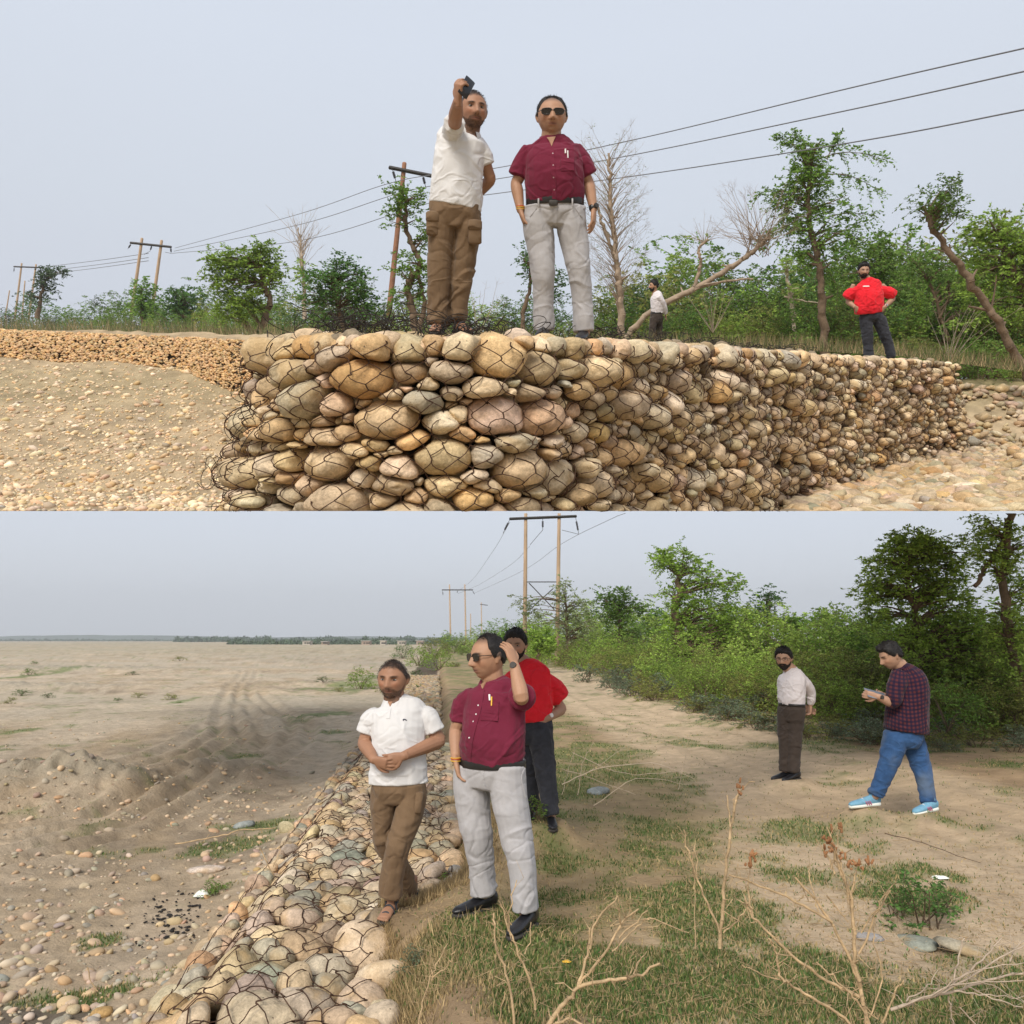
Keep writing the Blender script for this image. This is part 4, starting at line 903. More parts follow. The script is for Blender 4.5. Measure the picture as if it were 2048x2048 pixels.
        if glasses:
            fp = []; lens = []
            for sg in (-1, 1):
                cx = sg * .034; w_, h_ = (.0300, .0205) if glasses == 'sun' else (.025, .018); th2 = np.arange(20) / 20 * 2 * pi
                ex = np.sign(np.cos(th2)) * np.abs(np.cos(th2)) ** .6 * w_; ez = np.sign(np.sin(th2)) * np.abs(np.sin(th2)) ** .7 * h_ * np.where(np.sin(th2) < 0, 1.0, .9)
                ring = np.stack([cx + ex, -.101 + .35 * np.abs(cx + ex) ** 1.5 * 1.0, .012 + ez], 1); rc = np.vstack([ring, ring[:1]])
                fp.append(segs(T(rc[:-1]), T(rc[1:]), .0024 * (1.2 if glasses == 'sun' else .8), .0024 * (1.2 if glasses == 'sun' else .8), 6))
                V = np.vstack([T(ring), T(ring + np.array((0, .003, 0)))]); n = 20
                F = [tuple(range(n)), tuple(range(2 * n - 1, n - 1, -1))] + [(i, n + i, n + (i + 1) % n, (i + 1) % n) for i in range(n)]
                if glasses == 'sun': s.part('lens', mesh('lens', V, F, smooth=False), M['glass'])
                tp = T(np.array([(sg * .061 * fat ** .5, -.094, .019), (sg * .080 * fat ** .5, -.055, .018), (sg * .084 * fat ** .5, .0, .018), (sg * .083 * fat ** .5, .025, .004)])); fp.append(segs(*polysegs(tp, .0025), 6))
            b = T(np.array([(-.008, -.103, .016), (0, -.106, .018), (.008, -.103, .016)])); fp.append(segs(*polysegs(b, .0022), 6))
            v, f = join(fp); s.part('spectacles' if glasses != 'sun' else 'sunglasses', mesh('sunglasses', v, f), M['frame'])
    def arm(s, sh, el, wr, r=1.0, hd=None):
        sh, el, wr = s.p(*sh), s.p(*el), s.p(*wr); u = el - sh; fo = wr - el
        s.skinparts.append(loft([sh, sh + u * .35, sh + u * .8, el, el + fo * .25, el + fo * .6, wr], np.array([.036, .044, .042, .040, .043, .036, .027]) * r, n=12, k=3))
        if hd: parts, kn, w_, n_ = hand(wr, **hd); s.skinparts += parts; s.lasthand = (kn, w_, n_, wr)
        return sh, el, wr
    def finish(s, core):
        s.skinparts.append(loft(core, np.full(len(core), .06), n=10, k=3))
        me = remesh(s.skinparts, s.vox, 1); me.name = 'body'; P = vco(me); q = (P - s.hc) @ s.hR @ np.linalg.inv(s.hS); sk, st, kind, fat = s.hinfo
        c = np.array(sk) * np.ones((len(P), 1)); h = (np.abs(q[:, 0]) < .12) & (q[:, 2] > -.15) & (np.abs(q[:, 1]) < .16); c[h] = headcolor(q[h] / np.array((fat ** .5, 1, 1)), sk, st, kind)
        c = c * (1 + .06 * noise(P[:, 0] * 12, P[:, 1] * 12, P[:, 2] * 12, 2))[:, None]; far = ~h; c[far] *= (s.armcol or 1)
        setcol(me, c); s.part('body', me, M['skin'])
    def bvh(s, o): me = o.data; s.bv = BVHTree.FromPolygons([tuple(v.co) for v in me.vertices], [tuple(p.vertices) for p in me.polygons]); return s
    def hit(s, x, y):
        o = Vector((0, 0, s.fr.h)) - Vector(s.base); r = s.fr.ray(x, y).normalized(); h = s.bv.ray_cast(o, r); return (np.array(h[0]), np.array(h[1])) if h[0] else (None, None)
    def strip(s, name, pts, wdt, m, lift=.003, thick=.0016, n=1, label=None, parent=None, taper=0):
        """a narrow raised band that follows the cloth through picture points"""
        A = cr_res([(a, b) for a, b in pts], 4); H = [s.hit(*q) for q in A]; H = [h for h in H if h[0] is not None]
        if len(H) < 2: return
        P = np.array([h[0] + h[1] * lift for h in H]); N_ = np.array([h[1] for h in H]); t = np.gradient(P, axis=0); b = np.cross(t, N_); b /= np.linalg.norm(b, axis=1)[:, None] + 1e-9; b = b * (1 - taper * np.linspace(0, 1, len(P)))[:, None]
        V = np.concatenate([P + b * wdt / 2, P - b * wdt / 2, P + b * wdt / 2 - N_ * (lift + .004), P - b * wdt / 2 - N_ * (lift + .004)]); k = len(P); F = []
        for i in range(k - 1): F += [(i, i + 1, k + i + 1, k + i), (i, 2 * k + i, 2 * k + i + 1, i + 1), (k + i, k + i + 1, 3 * k + i + 1, 3 * k + i)]
        F += [(0, k, 3 * k, 2 * k), (k - 1, 3 * k - 1, 4 * k - 1, 2 * k - 1)]
        return s.part(name, mesh(name, V, F, smooth=False), m, label, parent)
    def stud(s, name, x, y, r, m, hgt=.003, parent=None):
        p, n = s.hit(x, y)
        if p is None: return
        v, f = segs([p - n * .002], [p + n * hgt], r, r * .9, 10); f = f.tolist() + [tuple(range(10, 20))]; return s.part(name, mesh(name, v, f, smooth=False), m, parent=parent)
def shoe(s, ankle, toe, name, m, ms, L_=.27, style='oxford', label=None):
    """ankle and toe are picture points on the foot's axis; the shoe stands level"""
    a, t = s.p(*ankle), s.p(*toe); d = t - a; d[2] *= .35; d = nrm(d); up = np.array((0, 0, 1.)); wv = nrm(np.cross(d, up)); up = np.cross(wv, d)
    heel = a - d * .07; z0 = a[2] - .075
    base = lambda k, h: heel + d * L_ * k + up * (z0 - a[2] + h)
    up_r = [(.030, .045), (.036, .050), (.037, .042), (.041, .034), (.044, .026), (.038, .020), (.020, .013)] if style != 'runner' else [(.032, .045), (.039, .054), (.040, .046), (.045, .038), (.048, .031), (.042, .025), (.024, .017)]
    ks = [-.01, .12, .32, .52, .72, .9, 1.0]; me = remesh([loft([base(k, .020 + r[1] * .95) for k, r in zip(ks, up_r)], up_r, ref=wv, n=16, k=3), loft([base(.16, .05), base(.14, .10), a + up * .06], [(.036, .045), (.036, .042), (.033, .038)], ref=wv, n=14, k=2)], max(.005, s.vox * .8), 2)
    o = s.part(name, me, m, label)
    sr = [(.030, .012), (.038, .012), (.036, .012), (.044, .012), (.048, .012), (.040, .012), (.018, .010)]; th = .02 if style == 'runner' else .013
    v, f = loft([base(k, th * (1.1 if style == 'runner' else .8) - (.004 if 0 else 0)) for k in ks], [(q[0] * 1.04, th) for q in sr], ref=wv, n=14, k=3, power=.7); obj('sole', mesh('sole', v, f), o).data.materials.append(ms)
    if style == 'runner':
        for k in (.40, .47, .54):
            for sg in (-1, 1):
                P = [base(k + .03, .088) + wv * sg * .012, base(k, .06) + wv * sg * .047, base(k - .04, .03) + wv * sg * .050]; v, f = segs(*polysegs(P, .0045), 5); obj('stripe', mesh('stripe', v, f), o).data.materials.append(M['pinkstripe'])
        for k in (.36, .43, .50, .57):
            P = [base(k, .083) - wv * .022, base(k, .092), base(k, .083) + wv * .022]; v, f = segs(*polysegs(P, .004), 5); obj('lace', mesh('lace', v, f), o).data.materials.append(M['whitesole'])
    return o
def sandal(s, ankle, toe):
    a, t = s.p(*ankle), s.p(*toe); d = t - a; d[2] *= .3; d = nrm(d); up = np.array((0, 0, 1.)); wv = nrm(np.cross(d, up)); up = np.cross(wv, d); heel = a - d * .06; z0 = -.078
    B = lambda k, h, w_=0: heel + d * .25 * k + up * (z0 + h) + wv * w_
    s.skinparts.append(loft([a + up * .1, a + up * .02, B(.22, .055), B(.5, .045), B(.78, .032), B(.86, .030)], [(.036, .04), (.034, .042), (.034, .040), (.038, .028), (.042, .016), (.040, .013)], ref=wv, n=14, k=3))
    s.skinparts.append(loft([B(.0, .035), B(.12, .035), B(.5, .032)], [(.026, .024), (.03, .028), (.034, .02)], ref=wv, n=12, k=3))
    for i, (w_, l) in enumerate(((-.028, 1.02), (-.010, 1.03), (.006, 1.0), (.020, .97), (.033, .92))): s.skinparts.append(loft([B(.8, .029, w_), B(l, .024, w_ * 1.08)], [.012 if i == 0 else .009, .010 if i == 0 else .0075], n=8, k=3))
    v, f = loft([B(k, .006) for k in (-.03, .1, .35, .6, .85, 1.08)], [(.030, .012), (.036, .013), (.034, .013), (.043, .012), (.048, .011), (.026, .010)], ref=wv, n=14, k=3, power=.6)
    o = s.part('sandal', mesh('sandal', v, f), M['sole'])
    st = []
    for k, h, r in ((.72, .047, .042), (.50, .073, .043), (.30, .100, .043)):
        P = [B(k, .010, -.046)] + [B(k, .010 + (h - .004) * sin(q), -r * cos(q)) for q in np.linspace(.25, pi - .25, 7)] + [B(k, .010, .046)]; st.append(loft(P, [(.012, .0035)] * len(P), ref=d, n=8, k=2))
    P = [B(.3, .075, -.038), B(.08, .075, -.034), B(-.03, .07, 0), B(.08, .075, .034), B(.3, .075, .038)]; st.append(loft(P, [(.010, .0035)] * 5, ref=up, n=8, k=3))
    v, f = merge(st); obj('strap', mesh('strap', v, f), o).data.materials.append(M['sandal'])
def trousers(s, m, hips, legs, vox=None, amp=.010, seed=1, W=(1, 0, 0), name='trousers', label=None):
    """hips: rows (x, y, dy, halfwidth, halfdepth); legs: rows (x, y, dy, halfwidth, halfdepth)"""
    hips = list(hips[:-1] if len(hips) > 3 else hips); q_ = hips[-1]; hips[-1] = (*q_[:3], q_[3] * .9, q_[4] * .78)
    parts = [loft([s.p(*h[:3]) for h in hips], [(h[3] * .97, h[4] * .95) for h in hips], ref=W, n=22, k=4, ck=.15)]; cen = []; hc = s.p(*hips[0][:3])
    for lg in legs:
        lg = [(lg[0][0], hips[0][1] + 10, lg[0][2], lg[0][3] * .93, lg[0][4] * .95)] + list(lg)
        parts.append(loft([s.p(*h[:3]) for h in lg], [(h[3] * .93, h[4] * .93) for h in lg], ref=W, n=18, k=4, ck=.12)); q = [s.p(*h[:3]) for h in lg]; s.skinparts.append(loft([hc] + q + [q[-1] + (q[-1] - q[-2]) * .12], [.06] + [min(h[3:]) * .5 for h in lg] + [.036], n=10, k=3)); cen += [(s.p(*lg[len(lg) // 2][:3]), .14, .7), (s.p(*lg[-1][:3]), .13, 1.1), (s.p(*lg[0][:3]), .12, .6)]
    me = remesh(parts, vox or s.vox * 1.15, 8); folds(me, amp, seed, centres=cen, zs=11, xs=3.5); me.name = name; return s.part(name, me, m, label)
def shirt(s, m, rings, sleeves, amp=.008, seed=3, W=(1, 0, 0), name='shirt', vox=None, uvmap=False, label=None):
    parts = [loft([s.p(*h[:3]) for h in rings], [(h[3] * .97, h[4] * .97) for h in rings], ref=W, n=24, k=4, ck=.12)]; cen = []
    for sl in sleeves: parts.append(loft([s.p(*h[:3]) for h in sl], [(h[3], h[3] * (h[4] if len(h) > 4 else 1)) for h in sl], ref=W, n=16, k=4, ck=.12)); cen += [(s.p(*sl[0][:3]), .14, .7), (s.p(*sl[-1][:3]), .09, .6)]
    h = rings[0]; cen.append((s.p(*h[:3]), .22, .8)); me = remesh(parts, vox or s.vox * 1.1, 6)
    if uvmap:
        v = vco(me); Wv = nrm(W); Dv = np.cross(Wv, (0, 0, 1)); c0 = s.p(*rings[1][:3]); n = vno(me); q = v - c0; a = q @ Wv; b = q @ Dv
        side = np.abs(n @ Wv) > .75; u_ = np.arctan2(b, a) * .21; co = np.stack([u_, v[:, 2] + .02 * np.sin(u_ * 12)], 1)
        li = np.empty(len(me.loops), np.int32); me.loops.foreach_get('vertex_index', li); ul = me.uv_layers.new(name='UVMap'); ul.data.foreach_set('uv', co[li].astype(np.float32).ravel())
    folds(me, amp, seed, centres=cen, zs=8, xs=4); me.name = name; return s.part(name, me, m, label)
def ringband(s, name, rows, m, W=(1, 0, 0), k=4, pw=1.0, parent=None):
    v, f = loft([s.p(*h[:3]) for h in rows], [(h[3] * .975, h[4] * .975) for h in rows], ref=W, n=28, k=k, cap=False, power=pw); return s.part(name, mesh(name, v, f), m, parent=parent)
def collar(s, nb, yaw, r, m, h=.045, opening=.45, tilt=.3, name='collar'):
    """turned-down collar: a band round the neck open at the front"""
    th = np.linspace(opening, 2 * pi - opening, 26); R = rotm(yaw); V = []
    for lay, (rr, zz) in enumerate(((r * .92, .0), (r * .98, h), (r * 1.12, h * .95), (r * 1.42, -.004), (r * 1.36, -.010))):
        for a in th:
            fr = (1 + cos(a)) / 2; pt = .022 * math.exp(-((a - opening) / .35) ** 2) + .022 * math.exp(-((a - 2 * pi + opening) / .35) ** 2) if lay >= 3 else 0
            V.append((sin(a) * rr * (1.0), -cos(a) * rr * .95 - pt * .6, zz * (1 if lay < 3 else 1) - fr * tilt * r * (1.0) - pt * 1.4 + .002))
    n = len(th); F = [(i * n + j, i * n + j + 1, (i + 1) * n + j + 1, (i + 1) * n + j) for i in range(4) for j in range(n - 1)]
    v = np.array(V) @ R.T + nb; me = mesh(name, v, F); return s.part(name, me, m)
def watch(s, wr, el, m_band, m_face, face=(0, -1, 0), r=.031, name='watch'):
    d = nrm(np.asarray(wr) - np.asarray(el)); c = np.asarray(wr) - d * .015; v, f = loft([c - d * .010, c + d * .010], [(r, r * .85)] * 2, ref=np.cross(d, (0, .2, 1)), n=18, k=2, cap=True); o = s.part(name, mesh(name, v, f), m_band)
    fn = np.asarray(face, float); fn = nrm(fn - fn.dot(d) * d); v, f = segs([c + fn * r * .6], [c + fn * (r + .006)], .020, .019, 16); f = f.tolist() + [tuple(range(16, 32))]; obj('dial', mesh('dial', v, f, smooth=False), o).data.materials.append(m_face)
def wfa(a): return (cos(a), sin(a), 0)
# ================================================================== the people of the upper picture
# --- man in the white polo, pointing with a phone
s = Person(U, 6.2, 'man in white polo on the wall pointing a phone toward the camera', (850, 622, 0), .0045, skin=(.34, .18, .11))
W = wfa(.15); nb = s.p(882, 250, .03)
s.head(892, 210, .32, -.02, .05, 1.08, 1.10, 1.02, 'crop', stubble=.72, neck=nb)
sh, el, wr = s.arm((856, 252, .02), (859, 224, -.27), (864, 190, -.50), 1.12, None)
hd, kn, w_, n_ = hand(wr, nrm((.05, -.35, .95)), (.75, .55, .1), 1, curl=.75, s=1.05, thumb=.9); s.skinparts += hd
s.arm((902, 268, .04), (925, 338, .10), (898, 372, .28), 1.0, dict(d=(-1, .1, -.1), nrml=(0, 1, 0), side=1, curl=.5))
shirt(s, M['white'], [(859, 390, 0, .190, .125), (861, 375, 0, .192, .128), (862, 345, 0, .184, .125), (866, 305, .01, .182, .125), (871, 276, .02, .180, .115), (873, 262, .025, .180, .095), (877, 252, .03, .135, .078), (881, 246, .03, .085, .066), (883, 241, .03, .066, .060)],
      [[(856, 262, .02, .070), (853, 250, -.05, .070), (857, 238, -.14, .070), (858, 233, -.19, .072)], [(897, 268, .03, .060), (910, 288, .05, .062), (918, 311, .06, .060)]], .007, 5, W, uvmap=False)
collar(s, nb + np.array((0, 0, -.01)), .3, .068, M['white'], opening=.5)
trousers(s, M['brown'], [(858, 380, 0, .178, .12), (858, 402, 0, .192, .13), (858, 430, 0, .197, .13), (858, 448, 0, .18, .12)],
         [[(834, 420, 0, .105, .12), (831, 470, 0, .098, .105), (829, 520, -.01, .092, .098), (828, 565, 0, .084, .090), (827, 608, 0, .082, .088)],
          [(883, 420, .02, .102, .12), (878, 470, .02, .096, .105), (872, 520, .02, .086, .095), (866, 565, .02, .070, .082), (862, 600, .03, .060, .075)]], None, .013, 9, W)
for q in ((808, 412, 826, 420), (889, 428, 903, 436)):   # cargo pockets
    v, f = loft([s.p((q[0] + q[2]) / 2, q[1] - 8, -.085), s.p((q[0] + q[2]) / 2, q[3] + 22, -.085)], [(.047, .024)] * 2, ref=W, n=12, k=3, power=.6); s.part('cargo_pocket', mesh('cargo_pocket', v, f), M['brown'])
    v, f = loft([s.p((q[0] + q[2]) / 2, q[1] - 10, -.088), s.p((q[0] + q[2]) / 2, q[1] + 4, -.09)], [(.050, .028)] * 2, ref=W, n=12, k=2, power=.6); s.part('pocket_flap', mesh('pocket_flap', v, f), M['brown'])
sandal(s, (827, 607, .0), (818, 621, -.2)); sandal(s, (866, 607, .03), (884, 618, -.12))
s.finish(s.pts([(858, 400, 0), (864, 320, 0), (870, 275, 0), (881, 252, .02)]) )
v, f = loft([s.p(872, 180, -.545), s.p(888, 150, -.50)], [(.036, .0045)] * 2, ref=nrm((.8, .55, .2)), n=16, k=2, power=.5)
ph = obj('mobile_phone', mesh('mobile_phone', v, f, M['phone']), None, 'black mobile phone held up in the raised hand of the man in white', 'phone', loc=tuple(s.base), fr=U)
# --- man in the burgundy shirt, hand in pocket
s = Person(U, 6.3, 'man in burgundy shirt standing on the wall facing the camera, hand in pocket', (1060, 632, 0), .0045)
nb = s.p(1040, 263, .03); W = wfa(0)
s.head(1041, 221, .02, -.02, 0, 1.05, 1.14, 1.08, 'bald', stubble=.16, glasses='sun', neck=nb)
shL, elL, wrL = s.arm((1001, 288, .02), (974, 346, .04), (982, 398, -.03), 1.0, dict(d=(.35, -.1, -1), nrml=(1, 0, 0), side=-1, curl=.3))
for dz, mm in ((0, 'thread'), (.012, 'thread'), (.020, 'redthread')):
    v, f = loft([wrL + np.array((0, 0, .010 + dz)), wrL + np.array((0, 0, .014 + dz))], [(.032, .027)] * 2, n=16, k=2, cap=False); s.part('wrist_thread', mesh('wrist_thread', v, f), M[mm])
shR, elR, wrR = s.arm((1081, 288, .02), (1110, 344, .06), (1120, 396, -.02), 1.0, dict(d=(-.02, -.12, -1), nrml=(-.9, .3, 0), side=1, curl=.28, thumb=.3))
watch(s, wrR, elR, M['belt'], M['iron'], (.6, -.8, 0), .034)
sho = shirt(s, M['maroon'], [(1047, 383, 0, .205, .135), (1046, 365, -.01, .214, .150), (1045, 335, -.02, .212, .155), (1044, 308, -.01, .205, .142), (1042, 290, .01, .204, .120), (1041, 279, .02, .196, .098), (1041, 270, .02, .150, .080), (1040, 263, .03, .100, .068), (1040, 258, .03, .070, .062)],
      [[(1001, 284, .02, .060), (986, 306, .03, .066), (976, 331, .03, .068, .95)], [(1081, 284, .02, .060), (1098, 306, .04, .066), (1109, 329, .05, .068, .95)]], .008, 15, W); s.bvh(sho)
collar(s, nb + np.array((0, 0, -.012)), .0, .072, M['maroon'], opening=.42, h=.04)
s.strip('neck_opening', [(1040, 259), (1040.5, 266), (1041, 276)], .062, M['neckskin'], .006, taper=.95); s.strip('placket', [(1041, 279), (1043, 310), (1045, 345), (1046, 375)], .030, M['maroon'], .004)
for y in (290, 312, 335, 358): s.stud('button', 1043 + (y - 290) * .04, y, .005, M['button'], .006)
s.strip('pocket', [(1070, 298), (1070, 312), (1071, 322)], .095, M['maroon'], .004)
s.strip('pen', [(1066, 281), (1066.5, 290)], .008, M['whiteink'], .010); s.strip('pen', [(1070.5, 285), (1071, 299)], .006, M['whiteink'], .010)
tr = trousers(s, M['grey'], [(1047, 380, 0, .203, .13), (1047, 400, 0, .213, .138), (1046, 425, 0, .222, .14), (1047, 447, 0, .21, .13)],
         [[(1015, 425, 0, .115, .125), (1020, 465, 0, .108, .115), (1024, 510, -.02, .088, .10), (1025, 560, 0, .080, .092), (1026, 622, .01, .080, .094)],
          [(1078, 425, .0, .115, .125), (1086, 465, 0, .108, .115), (1092, 510, -.02, .088, .10), (1098, 560, 0, .080, .092), (1102, 624, .0, .080, .094)]], None, .009, 19, W)
s.bvh(tr); s.strip('pocket_seam', [(1012, 392), (1000, 408)], .010, M['grey'], .004); s.strip('pocket_seam', [(1086, 392), (1098, 410)], .010, M['grey'], .004); s.strip('fly_seam', [(1047, 392), (1048, 415), (1046, 435)], .024, M['grey'], .003)
ringband(s, 'belt', [(1047, 388.5, 0, .210, .142), (1047, 388, 0, .212, .144), (1047, 377, 0, .212, .146), (1047, 376.5, 0, .210, .144)], M['belt'], W, 2)
v, f = loft([s.p(1044, 378, -.147), s.p(1044, 387.5, -.147)], [(.030, .006)] * 2, n=12, k=2, power=.5); s.part('buckle', mesh('buckle', v, f), M['iron'])
for x in (1016, 1080):
    v, f = loft([s.p(x, 375, -.132), s.p(x, 390, -.134)], [(.006, .006)] * 2, n=8, k=2); s.part('belt_loop', mesh('belt_loop', v, f), M['grey'])
shoe(s, (1027, 620, .0), (1018, 632, -.2), 'shoe', M['shoe'], M['sole']); shoe(s, (1102, 625, 0), (1093, 640, -.2), 'shoe', M['shoe'], M['sole'])
s.finish(s.pts([(1047, 400, 0), (1045, 330, 0), (1042, 290, 0), (1040, 265, .02)]))
# --- far man in the white shirt, side on
s = Person(U, 22.4, 'small distant man in white shirt and dark trousers seen side on beyond the gabion wall', (1238, 648, 0), .010)
W = wfa(-1.2); nb = s.p(1236, 552, .02)
s.head(1233.5, 540, -1.35, 0, 0, 1.15, 1.0, 1.0, 'full', beard=.008, neck=nb)
s.arm((1240, 557, -.12), (1252, 575, -.05), (1256, 592, .02), 1.1, dict(d=(-.1, .3, -1), nrml=(1, 0, 0), side=1, curl=.5, s=1.1)); s.arm((1241, 557, .16), (1254, 575, .14), (1256, 592, .06), 1.1)
shirt(s, M['paleshirt'], [(1240, 591, 0, .165, .155), (1240, 578, 0, .185, .165), (1239.5, 566, 0, .20, .17), (1239, 556, 0, .17, .125), (1237, 551, 0, .09, .09)],
      [[(1242, 559, -.16, .075), (1251, 572, -.12, .072), (1255, 585, -.05, .062), (1255.5, 591, 0, .05)], [(1242, 559, .16, .07), (1252, 574, .14, .065), (1254, 586, .06, .055)]], .012, 25, W)
trousers(s, M['darkbrown'], [(1239, 589, 0, .16, .15), (1238, 600, 0, .175, .16), (1237, 608, 0, .165, .15)], [[(1233, 605, -.05, .11, .11), (1231, 625, -.05, .095, .1), (1231, 646, -.05, .08, .1)], [(1243, 605, .08, .11, .11), (1243, 625, .08, .095, .1), (1241, 646, .08, .08, .1)]], None, .012, 29, W)
ringband(s, 'belt', [(1239, 592.3, 0, .168, .158), (1239, 590, 0, .17, .16)], M['belt'], W, 2)
shoe(s, (1232, 648, -.05), (1220, 650, -.05), 'shoe', M['shoe'], M['sole']); shoe(s, (1241, 648, .08), (1229, 650, .08), 'shoe', M['shoe'], M['sole'])
s.finish(s.pts([(1239, 600, 0), (1239, 570, 0), (1237, 553, 0)]))
# --- man in the red T-shirt, hands on hips
s = Person(U, 15.7, 'man in red T-shirt with hands on hips at the far end of the wall', (1660, 677, 0), .009, skin=(.40, .235, .16))
W = wfa(.08); nb = s.p(1636, 527, .03)
s.head(1629.5, 511, -.12, -.12, 0, 1.06, 1.05, 1.06, 'full', beard=.008, neck=nb)
hw = s.arm((1610, 538, .02), (1600, 569, .08), (1614, 580, -.09), 1.1, dict(d=(.85, .1, -.5), nrml=(.2, 1, 0), side=-1, curl=.35, s=1.1))
hv = s.arm((1665, 538, .02), (1685, 563, .08), (1668, 580, -.10), 1.1, dict(d=(-.85, .1, -.5), nrml=(-.2, 1, 0), side=1, curl=.35, s=1.1)); watch(s, s.p(1670, 577, -.09), s.p(1685, 563, .08), M['metal'], M['metal'])
sho = shirt(s, M['red'], [(1640, 590, 0, .27, .17), (1640, 575, -.01, .275, .185), (1640, 558, -.01, .265, .175), (1639, 545, 0, .25, .14), (1638, 536, .01, .235, .12), (1637, 530, .01, .15, .09), (1636, 526, .02, .085, .075)],
      [[(1617, 547, .02, .085), (1604, 555, .05, .105), (1599, 562, .06, .10)], [(1659, 547, .02, .085), (1677, 552, .05, .105), (1685, 557, .07, .10)]], .014, 35, W); s.bvh(sho)
s.strip('chest_print', [(1628, 540), (1634, 540), (1640, 540)], .018, M['whiteink'], .004)
trousers(s, M['charcoal'], [(1643, 586, 0, .21, .14), (1645, 598, 0, .215, .145), (1646, 606, 0, .20, .14)], [[(1634, 602, 0, .125, .13), (1636, 630, 0, .105, .115), (1638, 652, 0, .085, .1), (1639, 672, 0, .08, .1)], [(1659, 602, 0, .125, .13), (1669, 630, 0, .105, .115), (1677, 652, 0, .085, .1), (1682, 674, 0, .08, .1)]], None, .014, 39, W)
shoe(s, (1638, 674, 0), (1634, 681, -.2), 'shoe', M['shoe'], M['sole']); shoe(s, (1683, 676, 0), (1689, 682, -.2), 'shoe', M['shoe'], M['sole'])
s.finish(s.pts([(1642, 600, 0), (1640, 550, 0), (1637, 530, 0)]))

# ================================================================== the people of the lower picture
# --- white polo, hands clasped
s = Person(L, 5.96, 'man in white polo and brown trousers standing on the cobble strip with his hands clasped', (744, 1712, .1), .0045, skin=(.34, .18, .11))
W = wfa(.05); nb = s.p(746, 1324, .03)
s.head(741, 1282, -.20, -.10, .02, 1.10, 1.13, 1.06, 'crop', stubble=.68, neck=nb)
s.arm((708, 1345, .03), (687, 1402, .02), (707, 1434, -.18), 1.12, dict(d=(.80, -.30, -.22), nrml=(.1, .9, .35), side=-1, curl=.38, thumb=.4, s=1.02))
s.arm((800, 1343, .03), (829, 1398, .02), (760, 1427, -.19), 1.12, dict(d=(-.9, -.12, -.24), nrml=(.1, .95, .1), side=1, curl=.30, thumb=.3, s=1.02))
sho = shirt(s, M['white'], [(751, 1477, 0, .208, .135), (751, 1458, 0, .203, .138), (752, 1420, -.01, .190, .138), (752, 1385, -.01, .188, .132), (752, 1355, .01, .196, .120), (752, 1342, .02, .200, .108), (751, 1331, .025, .170, .086), (749, 1322, .03, .112, .070), (747, 1314, .03, .070, .062)],
      [[(714, 1346, .02, .050), (698, 1357, .02, .062), (688.5, 1382, .02, .064)], [(791, 1345, .02, .052), (809, 1354, .02, .066), (821, 1379, .02, .068)]], .007, 45, W); s.bvh(sho)
collar(s, nb + np.array((0, 0, -.012)), -.05, .070, M['white'], opening=.5)
s.strip('neck_opening', [(738, 1315), (737, 1324), (736, 1333)], .062, M['neckskin'], .006, taper=.95); s.strip('placket', [(735, 1336), (733, 1346), (732, 1356)], .026, M['white'], .004)
for a, b in (((760, 1357.5), (764, 1357.5)), ((763, 1357), (767.5, 1359.5)), ((761, 1358), (761, 1360))): s.strip('chest_emblem', [a, b], .007, M['ink'], .0025)
trousers(s, M['brown'], [(751, 1468, 0, .178, .12), (752, 1490, 0, .184, .13), (753, 1512, 0, .18, .13), (755, 1528, 0, .16, .12)],
         [[(724, 1505, .03, .098, .12), (724, 1550, .04, .088, .105), (730, 1590, .08, .080, .095), (752, 1630, .22, .070, .085), (774, 1676, .34, .062, .080)],
          [(779, 1505, -.01, .100, .12), (768, 1550, -.05, .095, .108), (752, 1595, -.09, .088, .098), (743, 1640, -.08, .082, .090), (736, 1688, -.06, .080, .088)]], None, .013, 49, W)
v, f = loft([s.p(792, 1497, -.06), s.p(788, 1532, -.08)], [(.030, .06)] * 2, ref=W, n=12, k=3, power=.6); s.part('cargo_pocket', mesh('cargo_pocket', v, f), M['brown'])
sandal(s, (739, 1701, -.06), (722, 1722, -.24)); sandal(s, (778, 1684, .34), (764, 1697, .16))
s.finish(s.pts([(752, 1490, 0), (752, 1420, 0), (751, 1360, 0), (747, 1335, .02)]))
# --- burgundy shirt, hand raised to the ear
s = Person(L, 5.3, 'man in burgundy shirt and sunglasses looking left with one hand raised behind his ear', (925, 1725, .05), .0045)
W = wfa(-.42); nb = s.p(931, 1285, .03)
s.head(921, 1241, -1.02, -.08, 0, 1.13, 1.0, 1.05, 'bald', stubble=.14, glasses='sun', neck=nb)
shL, elL, wrL = s.arm((884, 1312, .07), (860, 1378, .10), (860, 1436, -.02), 1.0, dict(d=(.25, -.1, -1), nrml=(1, 0, 0), side=-1, curl=.3))
for dz, mm in ((0, 'thread'), (.012, 'redthread'), (.018, 'thread')):
    v, f = loft([wrL + np.array((0, 0, .000 + dz)), wrL + np.array((0, 0, .004 + dz))], [(.032, .028)] * 2, n=16, k=2, cap=False); s.part('wrist_thread', mesh('wrist_thread', v, f), M[mm])
shR, elR, wrR = s.arm((978, 1310, -.02), (984, 1316, -.32), (970, 1253, -.24), 1.05, dict(d=(-.30, .25, .95), nrml=(-.75, .65, 0), side=-1, curl=.30, thumb=.5))
watch(s, wrR, elR, M['belt'], M['iron'], (-.3, -1, .2), .031)
